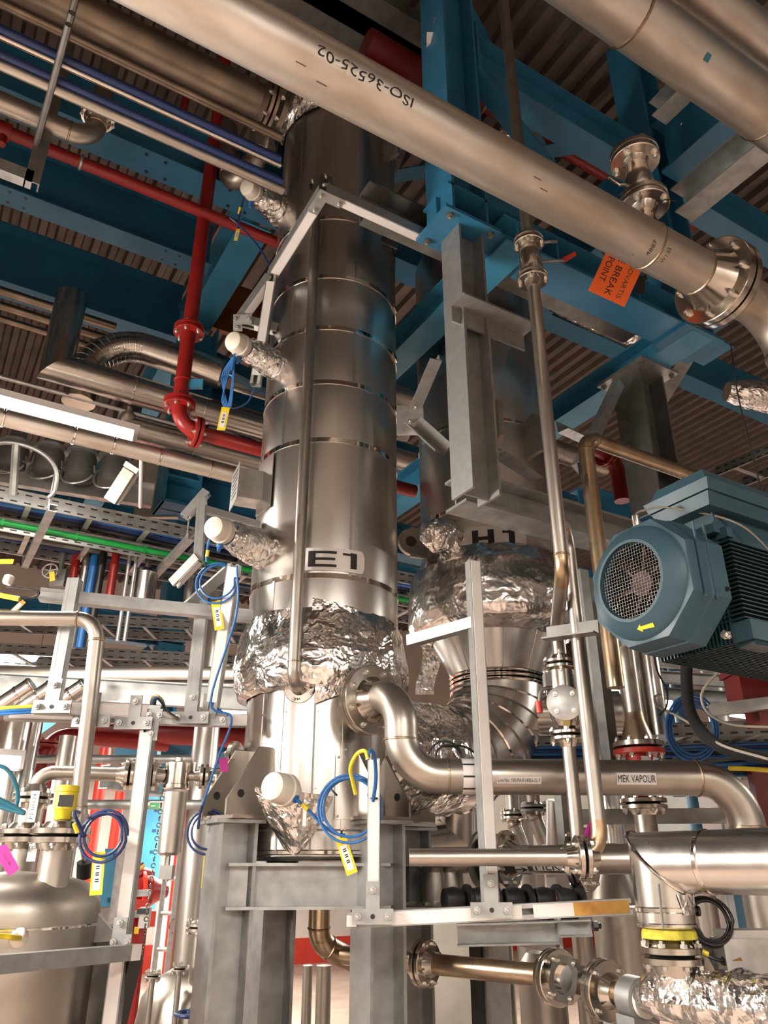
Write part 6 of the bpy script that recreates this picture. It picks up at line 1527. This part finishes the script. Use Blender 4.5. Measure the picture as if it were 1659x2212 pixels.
# big pipe L1 with an elbow dropping into the tank line
L0 = P(200, 1338, 2.72); l1b = along(L0, AZ, y=1762)
o = pipe('process_pipe', 'pale stainless pipe turning down through an elbow left of the goal post frame', [along(L0, -RT - FH * .06, x=-60), along(L0, RT, x=214), P(167, 1765, 2.50)], .0265, 'pipe', .075)
l1e = P(167, 1765, 2.50)
MB().lathe([(.0265, 0), (.034, -.04), (.036, -.07)], along(l1e, AZ, y=1740), AZ, 28, False).build('reducer', 'tank', o); MB().tube([along(l1e, AZ, y=1758), along(l1e, AZ, y=1820)], .036, 28).build('lower_spool', 'tank', o); ring(o, along(l1e, AZ, y=1742), AZ, .0265, .008)
# pink tag on the tank flange
pk3 = thing('pink_tag', 'magenta paper tag hanging over the dome topped tank', 'tag', P(15, 1850, 2.2)); MB().add([P(-20, 1832, 2.2), P(14, 1824, 2.2), P(43, 1877, 2.18), P(20, 1893, 2.18)], [(0, 3, 2, 1)]).build('paper', 'magenta', pk3)
text('LINE 14056', flatmap(P(17, 1858, 2.187), (RT * .5 - UP * .86), (RT * .86 + UP * .5), .002), .008, .05, 'ink_faint', pk3)
cable('sensor_cable', 'cyan cable looping at the left edge above the tank', [P(-20, 1650, 2.2), P(15, 1662, 2.2), P(36, 1700, 2.2), P(38, 1730, 2.2), P(25, 1745, 2.2), P(-20, 1730, 2.2)], .006, 'cable_cyan'); cable('sensor_cable', 'second cyan loop at the left edge above the tank', [P(-20, 1715, 2.15), P(15, 1735, 2.15), P(40, 1748, 2.15), P(52, 1757, 2.15), P(30, 1752, 2.15), P(-10, 1740, 2.15)], .006, 'cable_cyan')
# ================================================================ equipment beyond, left bay
def redpipe(label, pts, r=.05, fl=(), group=None, mat='red'):
    o = pipe('sprinkler_pipe', label, pts, r, mat, beads=False, group=group)
    for p, d in fl: flpair(o, p, d, r * 1.9, r, .02, 6, 0, .010, mat=mat, bmat=mat)
    return o
def up(x, y, a): q = P(x, y, a); return V((q.x, q.y, 0)), q
# twin red risers behind the vent line
for i, (x, lab) in enumerate(((105, 'left of the twin red risers behind the tank nozzles'), (128, 'right of the twin red risers behind the tank nozzles'))):
    g0_, t0_ = up(x, 1585, 5.6 + .45 * i); redpipe(lab, [g0_, t0_, t0_ + AX * .9 + AY * .1], .055, [(along(t0_, AZ, y=1608) , AZ)], 'twin red risers')
q = P(300, 1572, 6.0); redpipe('thick red header crossing behind the goal post frame', [P(200, 1575, 6.0), P(560, 1588, 6.0) + AX * .5], .09)
for i, (x, yt, lab) in enumerate(((402, 1745, 'left red riser against the white wall by the ladder'), (425, 1745, 'right red riser against the white wall by the ladder'))):
    g0_, t0_ = up(x, yt - 40, 11.5); redpipe(lab, [g0_, t0_ + AZ * .5], .075, [(along(g0_, AZ, y=1925), AZ)] if i else (), 'red wall risers', 'red_br')
g0_, t0_ = up(216, 1700, 8.2); redpipe('red riser behind the navy cable coil', [g0_, t0_ + AZ * .4], .06, mat='red_br')
g0_, t0_ = up(270, 1640, 8.0); redpipe('red riser behind the yellow level transmitter cable', [g0_, t0_ + AZ * .4], .05, mat='red_br')
# pink lit wall panel behind the risers
for k, (x, lab) in enumerate(((378, 'white wall panel left of the wall risers'), (414, 'white wall panel between the wall risers'), (440, 'white wall panel right of the wall risers'))):
    g0_, t0_ = up(x, 1755, 12.2); tag(MB().box(V((g0_.x, g0_.y, t0_.z / 2)), .22, .05, t0_.z, RT, FH, AZ).build('wall_cladding', 'white'), lab, 'panel', 'white wall panels')
# red pump skid
sk = thing('pump_skid', 'red painted pump skid with brass fittings behind the strut post', 'pump skid', V((*P(285, 1990, 7.0).xy, 0)))
c = P(280, 1985, 7.0); MB().box(V((c.x, c.y, .12)), 1.3, .6, .24).build('bed', 'red_br', sk)
for k, (x, y, r_) in enumerate(((245, 1930, .12), (300, 1925, .14), (270, 1890, .10))):
    q = P(x, y, 7.0); MB().lathe([(r_ * .5, -.2), (r_, -.18), (r_, .1), (r_ * .7, .16), (r_ * .4, .26)], q, AX, 28).build('pump_casing', 'red', sk); MB().lathe([(r_ * 1.25, 0), (r_ * 1.25, .03)], q, AX, 28).build('flange', 'red_br', sk); MB().box(V((q.x, q.y, q.z / 2 + .1)), .1, .12, q.z - .2).build('pedestal', 'red', sk)
for x, y in ((235, 1960), (262, 1975), (300, 1960), (318, 1985)): MB().box(P(x, y, 6.8), .12, .1, .12).build('valve_block', 'red_br', sk)
for k in range(6):
    q = P(245 + 8 * k, 1893 - 4 * (k % 3), 6.6); MB().tube([q, q + V((.10, .04, .06))], .025, 10).build('brass_fitting', 'brass', sk)
# grey frame rails round the skid
for i, (y, lab) in enumerate(((1930, 'upper galvanised guard rail round the red skid'), (1975, 'lower galvanised guard rail round the red skid'))):
    beam('guard_rail', lab, P(200, y + 6, 6.3), P(325, y - 2, 6.4), [(-.025, -.025), (.025, -.025), (.025, .025), (-.025, .025)], 'galv', cat='rail')
# ladder leaning in the bay
ld = thing('ladder', 'aluminium ladder standing in the bay behind the filter housing', 'ladder', V((*P(350, 2110, 6.0).xy, 0)))
la, lb_ = P(328, 2110, 5.6), P(362, 1850, 6.0); lc_, ld_ = P(354, 2118, 5.55), P(388, 1850, 5.95)
for a, b_ in ((la, lb_), (lc_, ld_)): MB().bar(V((a.x, a.y, 0)), b_ + AZ * .2, .03, .03).build('stile', 'galv_bright', ld)
for k in range(8):
    f = (k + .5) / 8; a = V((la.x, la.y, 0)).lerp(lb_ + AZ * .2, f); b_ = V((lc_.x, lc_.y, 0)).lerp(ld_ + AZ * .2, f); MB().tube([a, b_], .016, 8).build('rung', 'galv_bright', ld)
# blue panels on the wall behind the E1 leg
def blue_panel(label, x, y, a, w_, h_, n=6):
    c = P(x, y, a); t = thing('blue_cabinet', label, 'cabinet', V((c.x, c.y, 0))); MB().box(c, w_, .12, h_, RT, FH, AZ).build('enclosure', 'blue_lt', t)
    for k in range(n): MB().box(c - FH * .062 + AZ * (h_ * (.38 - .76 * k / max(1, n - 1))) + RT * (w_ * .2), w_ * .18, .006, .03, RT, FH, AZ).build('vent_slot', 'blue_dark', t)
    MB().box(c - AZ * (h_ / 2 + (c.z - h_ / 2) / 2), .1, .08, max(.02, c.z - h_ / 2), RT, FH, AZ).build('stand', 'galv', t)
    return t
blue_panel('tall blue perforated cabinet behind the left leg of E1', 437, 1840, 10.0, .24, .95, 8); blue_panel('blue cabinet row behind the pink tagged flange', 450, 1660, 6.4, .75, .36, 4); blue_panel('small blue cabinet behind the navy cable coil', 240, 1895, 6.2, .12, .42, 2); blue_panel('narrow blue panel behind the hanging chain', 322, 1840, 9.0, .25, 1.2, 5)
blue_panel('blue painted duct panel above the twin risers', 300, 1610, 6.6, .36, .3, 0)
# round dome vessel and its valves at the foot of the frame
dq = P(425, 2165, 3.7); dg_ = V((dq.x, dq.y, 0)); dvs = thing('dome_vessel', 'rounded dull vessel at floor level left of the E1 leg', 'vessel', dg_)
zt9 = along(dg_, AZ, y=2083).z; MB().lathe([(.26, .0), (.28, .1), (.28, zt9 - .24), (.262, zt9 - .13), (.21, zt9 - .055), (.12, zt9 - .012), (0, zt9)], dg_, AZ, 56).build('shell', 'tank', dvs)
dn0 = P(424, 2090, 3.6); MB().tube([dn0 - AZ * .1, along(dn0, AZ, y=2010)], .032, 20).build('nozzle', 'tank', dvs); flpair(dvs, along(dn0, AZ, y=2003), AZ, .065, .032, .016, 6, .01, .011, mat='tank')
for x, y in ((330, 2108), (388, 2092)):
    q = P(x, y, 3.5); MB().tube([V((q.x, q.y, 0)), q], .013, 12).build('dip_pipe', 'tank', dvs); flpair(dvs, q, AZ, .035, .013, .010, 6, 0, .008, mat='tank')
hwl = thing('hand_wheel_valve', 'blue hand wheel valve beside the left leg of E1', 'valve', P(412, 2187, 3.0)); hw = P(414, 2190, 3.0)
MB().tube(loops(hw, .062, RT, FH, .98, 0, 0, 28), .008, 10).build('rim', 'cable_navy', hwl)
for k in range(3): q = 2 * PI * k / 3; MB().tube([hw, hw + (RT * math.cos(q) + FH * math.sin(q)) * .06], .005, 8).build('spoke', 'cable_navy', hwl)
MB().tube([V((hw.x, hw.y, .6)), hw + AZ * .02], .012, 12).build('stem', 'flange', hwl); MB().lathe([(.05, 0), (.06, .05), (.04, .2), (.02, .25)], V((hw.x, hw.y, .6)), AZ, 20).build('body', 'tank', hwl); MB().tube([V((hw.x, hw.y, 0)), V((hw.x, hw.y, .62))], .035, 14).build('pipe_leg', 'tank', hwl)
# instruments clutter in the bay: small actuator valve, black gauge, hose loop
av = thing('actuated_valve', 'white actuated valve with yellow tag by the ladder foot', 'valve', P(312, 1985, 5.0)); MB().box(P(313, 1982, 5.0), .06, .06, .12, RT, FH, AZ).build('actuator', 'white', av); MB().box(P(311, 1968, 5.0), .07, .07, .03, RT, FH, AZ).build('cap', 'black', av); MB().tube([V((*P(312, 2000, 5.0).xy, 0)), P(312, 1998, 5.0)], .02, 12).build('pipe_leg', 'red', av); tagcard(av, P(296, 2002, 4.98), -AZ, -FH, .03, .04, bars=False, inner=None)
tag(MB().tube(loops(P(380, 2000, 5.72), .05, RT, AZ, .97, 0, 0, 24), .004, 6).build('hose_loop', 'cable_grey'), 'thin cable ring hanging by the wall risers', 'cable')
gz = thing('pressure_gauge_pipe', 'black insulated instrument hanging behind the navy coil', 'instrument', P(180, 1870, 3.2)); MB().tube([P(181, 1895, 2.74), P(182, 1862, 2.74)], .025, 16).build('body', 'black', gz); MB().tube([P(182, 1862, 2.74), P(172, 1795, 2.73)], .008, 8).build('stem', 'flange', gz)
ga = thing('line_marker', 'white line marker strip with flow arrows behind the tank nozzle', 'sign', P(74, 1750, 2.9)); q = P(72, 1742, 2.62); MB().box(q, .028, .004, .10, RT, FH, AZ).build('plate', 'white', ga); text('PT-01124', flatmap(q - FH * .004, AZ, -RT, .001), .012, .08, 'ink', ga)
q = P(70, 1840, 2.62); MB().box(q, .03, .004, .06, RT, FH, AZ).build('arrow_plate', 'white', ga)
# pale vertical pipes and vessels deep in the left bay
for i, (x, yt, a_, r_, m, lab) in enumerate(((35, 1560, 5.0, .10, 'clad2', 'clad upright pipe at the left edge behind the tank'), (75, 1550, 5.2, .06, 'clad2', 'slim clad upright pipe beside the twin red risers'), (148, 1590, 4.6, .05, 'tank', 'grey upright pipe behind the arching vent line'), (185, 1590, 5.0, .05, 'galv', 'grey upright duct beside the long strut post'), (480, 1230, 6.0, .09, 'clad', 'clad upright pipe behind the leaning white strip strut'))):
    g0_, t0_ = up(x, yt, a_); pipe('process_pipe', lab, [g0_, t0_], r_, m)
for i, (x, y, a_, r_, lab) in enumerate(((312, 1275, 4.78, .068, 'bright clad drum hanging under the cable ladder'), (412, 1290, 4.82, .046, 'small clad drum hanging beside the blue column'))):
    q = P(x, y, a_); t = thing('clad_drum', lab, 'vessel', q); MB().lathe([(r_, -.11), (r_, .11), (r_ * .6, .14)], q, AZ, 32).build('shell', 'clad2', t); MB().tube([q + AZ * .1, q + AZ * .3], .02, 12).build('pipe', 'pipe', t)
# horizontals behind the goal post frame
for i, (y, a_, r_, m, lab) in enumerate(((1460, 4.6, .055, 'pipe_pale', 'long pale pipe behind the goal post frame'), (1488, 4.3, .05, 'cladpipe', 'second long grey pipe below it behind the goal post frame'), (1640, 5.4, .03, 'galv', 'grey rail pipe behind the twin red risers'), (1738, 5.0, .03, 'galv', 'grey pipe passing behind the yellow level transmitter'))):
    q = P(200, y, a_); pipe('process_pipe', lab, [q - RT * 1.6, q + RT * (1.25 if i < 2 else .75)], r_, m)
beam('galvanised_beam', 'wide grey channel behind the goal post frame', P(-60, 1478, 4.1), P(540, 1512, 4.1), SC(.12, .05, .006), 'galv')
for i, (y, lab) in enumerate(((1345, 'upper grey slotted tray deep behind the goal post frame'), (1420, 'lower grey slotted tray deep behind the goal post frame'))):
    tray(lab, P(-120, y - 25, 6.3), RT * .98 + FH * .2, 2.6, .4, FH, .09, .35, 'galv', sl_pitch=.09)
# row of strainers hanging under the lit batten
for i, x in enumerate((28, 105, 175, 245)):
    q = P(x, 985 + .14 * x, 4.7); t = thing('strainer', ('leftmost', 'second', 'third', 'rightmost')[i] + ' strainer in the dark row behind the lit batten', 'strainer', q, 'strainers behind the lit batten')
    MB().lathe([(.05, -.10), (.085, -.08), (.085, .06), (.06, .10), (.04, .2)], q, AZ, 28).build('body', 'galv_dark', t); MB().tube(loops(q - FH * .03 - AZ * .05, .10, RT, AZ + FH * .4, .97, 0, 0, 24), .008, 8).build('bail_ring', 'galv_bright', t); MB().tube([q + AZ * .1, q + AZ * .24], .03, 14).build('pipe', 'pipe', t)
    MB().lathe([(.1, 0), (.1, .02)], q + AZ * .08, AZ, 24).build('flange', 'galv', t)
beam('galvanised_beam', 'pale grey channel under the dark strainers', P(-40, 1015, 4.6), P(330, 1075, 4.9), SC(.16, .05, .006), 'galv_bright')
cg = thing('ladder_cage', 'curved dark ladder cage hoop at the left edge', 'cage', P(60, 1020, 4.0)); MB().tube(smooth([P(-30, 962, 4.0), P(20, 956, 4.0), P(70, 968, 4.0), P(105, 990, 4.0), P(122, 1020, 4.0), P(118, 1060, 4.0), P(105, 1075, 4.0)], 6), .012, 8).build('hoop', 'galv_dark', cg); MB().tube([P(35, 960, 4.0), P(28, 1070, 4.0)], .022, 8).build('upright', 'galv_dark', cg)
tag(MB().box(P(345, 1060, 5.35), .30, .04, .42, RT, FH, AZ).build('wall_board', 'cream'), 'pale board between the twin tube light and the blue column', 'board')
# unlit twin tube fitting standing at an angle
tl_ = thing('emergency_light', 'unlit twin tube light fitting tilted below the pale pipe', 'light', P(262, 1042, 4.2)); ta, tb_ = P(240, 1082, 4.2), P(286, 1010, 4.2); dd = (tb_ - ta).normalized(); sd_ = dd.cross(FW).normalized()
MB().box((ta + tb_) / 2 + FW * .02, (tb_ - ta).length, .085, .03, dd, sd_, FW).build('housing', 'white', tl_)
MB().prism([(-.038, 0), (.038, 0), (.034, .03), (-.034, .03)], ta, tb_ - dd * .02, -FW).build('diffuser', 'plastic_clear', tl_)
for e in (-.018, .018): MB().tube([ta + sd_ * e - FW * .012, tb_ + sd_ * e - FW * .012 - dd * .02], .009, 10).build('tube', 'cream', tl_); MB().lathe([(.012, 0), (.012, .004)], tb_ + sd_ * e - FW * .005 + dd * .002, dd, 12).build('socket', 'black', tl_)
MB().box(tb_ + dd * .0, .03, .085, .045, dd, sd_, FW).build('end_cap', 'white', tl_); MB().tube([along(p5, AX, x=306), P(303, 1095, 4.2)], .01, 10).build('standpipe', 'white', tl_)
# small spotlights low left, gauges and hoses above the tank frame
for i, (x, y) in enumerate(((40, 1500), (85, 1505), (155, 1502))):
    q = P(x, y, 3.9); t = thing('small_duct', ('first', 'second', 'third')[i] + ' short bright clad stub pointing up at the goal post rail', 'duct', q, 'bright stubs at the goal post rail'); d = (RT * .8 + AZ * .6).normalized(); MB().tube([q - d * .11, q + d * .08], .045, 24).build('shell', 'clad2', t); ring(t, q, d, .045, .012, 'band', 'band', .003); ring(t, q + d * .07, d, .045, .012, 'band', 'rim', .003)
wv = thing('hand_wheel_valve', 'grey hand wheel valve with yellow tag under the green cable', 'valve', P(106, 1235, 4.6)); q = P(108, 1233, 4.6); MB().tube(loops(q, .044, RT, AZ, .98, 0, 0, 28), .005, 8).build('rim', 'galv_bright', wv)
for k in range(5): a = 2 * PI * k / 5 + .3; MB().tube([q, q + (RT * math.cos(a) + AZ * math.sin(a)) * .043], .003, 6).build('spoke', 'galv_bright', wv)
MB().tube([q, q + FH * .12], .01, 8).build('stem', 'galv', wv); MB().box(q + FH * .14, .09, .05, .11, RT, FH, AZ).build('body', 'galv_dark', wv); MB().tube([q + FH * .14, q + FH * .14 + AZ * .2], .015, 10).build('inlet', 'galv', wv); tagcard(wv, P(112, 1235, 4.57), -AZ + RT * .25, -FH, .03, .06, bars=False, inner=None)
cap = thing('sensor_plug', 'white sensor plug with looped black lead at the left edge', 'sensor', P(12, 1260, 2.8)); MB().lathe([(.014, 0), (.018, .01), (.018, .03), (.012, .035)], P(14, 1262, 2.8), AZ + RT * .2, 16).build('cap', 'white', cap); MB().tube(smooth([P(14, 1268, 2.8), P(50, 1272, 2.8), P(80, 1275, 2.8), P(82, 1285, 2.8), P(60, 1292, 2.8), P(20, 1285, 2.8)]), .004, 8).build('lead', 'black', cap)
ytag = thing('cable_marker', 'yellow marker sleeve with amber tag hanging at the left edge', 'tag', P(20, 1290, 2.75)); MB().tube([P(-10, 1284, 2.75), P(42, 1294, 2.75)], .009, 10).build('sleeve', 'yellow', ytag); tagcard(ytag, P(52, 1298, 2.75), -AZ - RT * .8, -FH, .02, .06, 'burnt', 'white', False)
tagcard(ytag, P(15, 1208, 2.75) , -AZ, -FH, .05, .018, bars=False, inner=None)
for i, (x, m, lab) in enumerate(((160, 'red', 'dark red service pipe in the group below the green cable'), (183, 'pipe', 'grey service pipe in the group below the green cable'), (200, 'cable_blue', 'blue service pipe in the group below the green cable'), (217, 'black', 'black service pipe in the group below the green cable'), (245, 'red', 'bright red service pipe in the group below the green cable'))):
    q = P(x, 1235, 4.74); pipe('service_pipe', lab, [q + AZ * .14, along(q, AZ, y=1400 if i != 4 else 1290)], .025, m)
for i, (x, lab) in enumerate(((275, 'thin unlit conduit drop beside the bright clad drum'), (290, 'second thin conduit drop beside the bright clad drum'))):
    q = P(x, 1240, 4.74); pipe('conduit', lab, [q + AZ * .2, along(q, AZ, y=1385)], .012, 'galv_bright')
# ---------------------------------------------------------------- beyond the right: ceiling clutter, red pipes
q = P(1500, 1030, 4.2); redpipe('bright red pipe behind the hanging post and motor', [along(q, AX, x=1390), along(q, AX, x=1760)], .035); q = P(1330, 985, 4.6); redpipe('red flanged elbow behind the bent pipe', [along(q, -AX, x=1270), q, q - AZ * .3], .045, [(q - AX * .08, AX)]); g0_ = P(1448, 1050, 4.3); redpipe('short red fitting above the motor terminal box', [g0_ + AZ * .1, g0_ - AZ * .12], .04, [(g0_, AZ)])
q = P(885, 1043, 5.5); redpipe('red pipe showing between columns E1 and H1', [q - AX * .5, q + AX * .8], .04)
q = P(1330, 390, 6.0); redpipe('dark red pipe under the deck behind the vent valve', [q - AX * 1.4, q + AX * .9], .05)
for i, (y, a_, r_, lab) in enumerate(((870, 6.4, .10, 'tan clad pipe between the columns under the blue beam'), (1000, 6.0, .08, 'lower tan clad pipe between the columns'))):
    q = P(890, y, a_); clad_run('insulated_pipe', lab, [q - AX * .8, q + AX * 2.2], r_, .4, 'pipe_pale')
for i, (x, y, lab) in enumerate(((1240, 630, 'foil clad pipe above the dark beam by the riser valve'), (1300, 690, 'foil wrapped joint behind the orange tag'))):
    q = P(x, y, 5.2); t = thing('foil_wrapped_pipe', lab, 'insulated pipe', q); foil_tube('foil_wrap', [q - AX * .4, q, q + AX * .5], [.09, .10, .09], t, .01, 10, 40, .02, 'foil_soft', seed=40 + i)
t = thing('foil_wrapped_pipe', 'foil wrapped pipe end glinting behind the right drop pipe', 'insulated pipe', P(1610, 855, 4.6)); foil_tube('foil_wrap', [P(1570, 845, 4.6), P(1610, 850, 4.6), P(1680, 865, 4.6)], [.06, .09, .09], t, .012, 11, 44, .014, 'foil_soft', seed=44)
t = thing('foil_wrapped_pipe', 'foil wrapped roof pipe peeping over the big inked pipe', 'insulated pipe', P(1105, 305, 4.8)); foil_tube('foil_wrap', [P(1075, 290, 4.8), P(1105, 302, 4.8), P(1150, 330, 4.8)], [.04, .06, .05], t, .01, 12, 40, .012, 'foil_soft', seed=45)
# chain hoist wire and slotted tray at far right
cable('hoist_chain', 'thin dark hoist chain hanging beside the right drop pipe', [P(1578, 740, 3.2), P(1590, 830, 3.15), P(1612, 930, 3.1), P(1640, 1040, 3.05), P(1650, 1090, 3.0)], .003, 'black', cat='chain')
tray('dark slotted cable tray at the right edge above the motor', P(1545, 1020, 4.6), -AY + AX * .1, 1.2, .25, AX, .06, .25, 'galv_dark')
cable('sensor_cable', 'dark cables bunched at the right edge above the motor box', [P(1650, 1050, 3.0), P(1640, 1075, 3.0), P(1655, 1095, 3.0), P(1680, 1100, 3.0)], .01, 'black')
bw = thing('cable_bundle', 'blue cable bundle with yellow marker tied near the bent pipe', 'cable', P(1255, 1020, 3.3)); 
for k in range(4): MB().tube(smooth([P(1250 + 4 * k, 1000, 3.3), P(1254 + 3 * k, 1022, 3.29), P(1262 + k, 1045, 3.29), P(1264, 1050, 3.3)]), .006, 8).build('strand', 'cable_navy', bw)
MB().tube([P(1262, 1046, 3.28), P(1264, 1056, 3.28)], .009, 8).build('marker_sleeve', 'yellow', bw); MB().tube([P(1263, 1056, 3.28), P(1263, 1066, 3.28)], .003, 6).build('lead', 'black', bw)
cable('cable', 'black looped cables on top of the vapour pipe elbow', loops(P(965, 1640, 2.75), .055, RT, AZ, 1.7, .004, .012), .004, 'black', sm=2); cable('cable', 'black cable trailing from the loops towards the white strut', [P(960, 1612, 2.72), P(1000, 1612, 2.7), P(1030, 1630, 2.65), P(1045, 1652, 2.6)], .004, 'black')
# elbow under E1 marked NA9
o = pipe('process_pipe', 'tinted elbow pipe under column E1 between the legs', [P(690, 1960, 3.0) + AZ * .15, P(688, 2035, 3.0), P(760, 2075, 3.05)], .042, 'pipe_tint', .09); text('NA-9', flatmap(P(690, 2036, 2.94), RT, UP, .001), .012, .032, 'ink', o)
q = P(700, 2150, 3.3); pipe('process_pipe', 'pale upright pipe between the E1 legs', [V((q.x, q.y, 0)), P(700, 2085, 3.3)], .032, 'tank'); q = P(665, 2150, 3.4); pipe('process_pipe', 'slim dull upright pipe between the E1 legs', [V((q.x, q.y, 0)), P(665, 2085, 3.4)], .022, 'tank')
# small green exit sign hanging on the grey pipe
ex = thing('exit_sign', 'small green and white exit sign hanging behind the filter housing', 'sign', P(336, 1741, 4.99)); q = P(338, 1741, 4.965)
MB().box(q, .085, .01, .036, RT, FH, AZ).build('plate', 'green', ex); MB().box(q + RT * .026 - FH * .006, .014, .002, .022, RT, FH, AZ).build('pictogram', 'white', ex); MB().box(q - RT * .02 - FH * .006, .03, .002, .006, RT, FH, AZ).build('pictogram', 'white', ex); MB().box(q + AZ * .024, .09, .012, .008, RT, FH, AZ).build('bracket', 'white', ex)
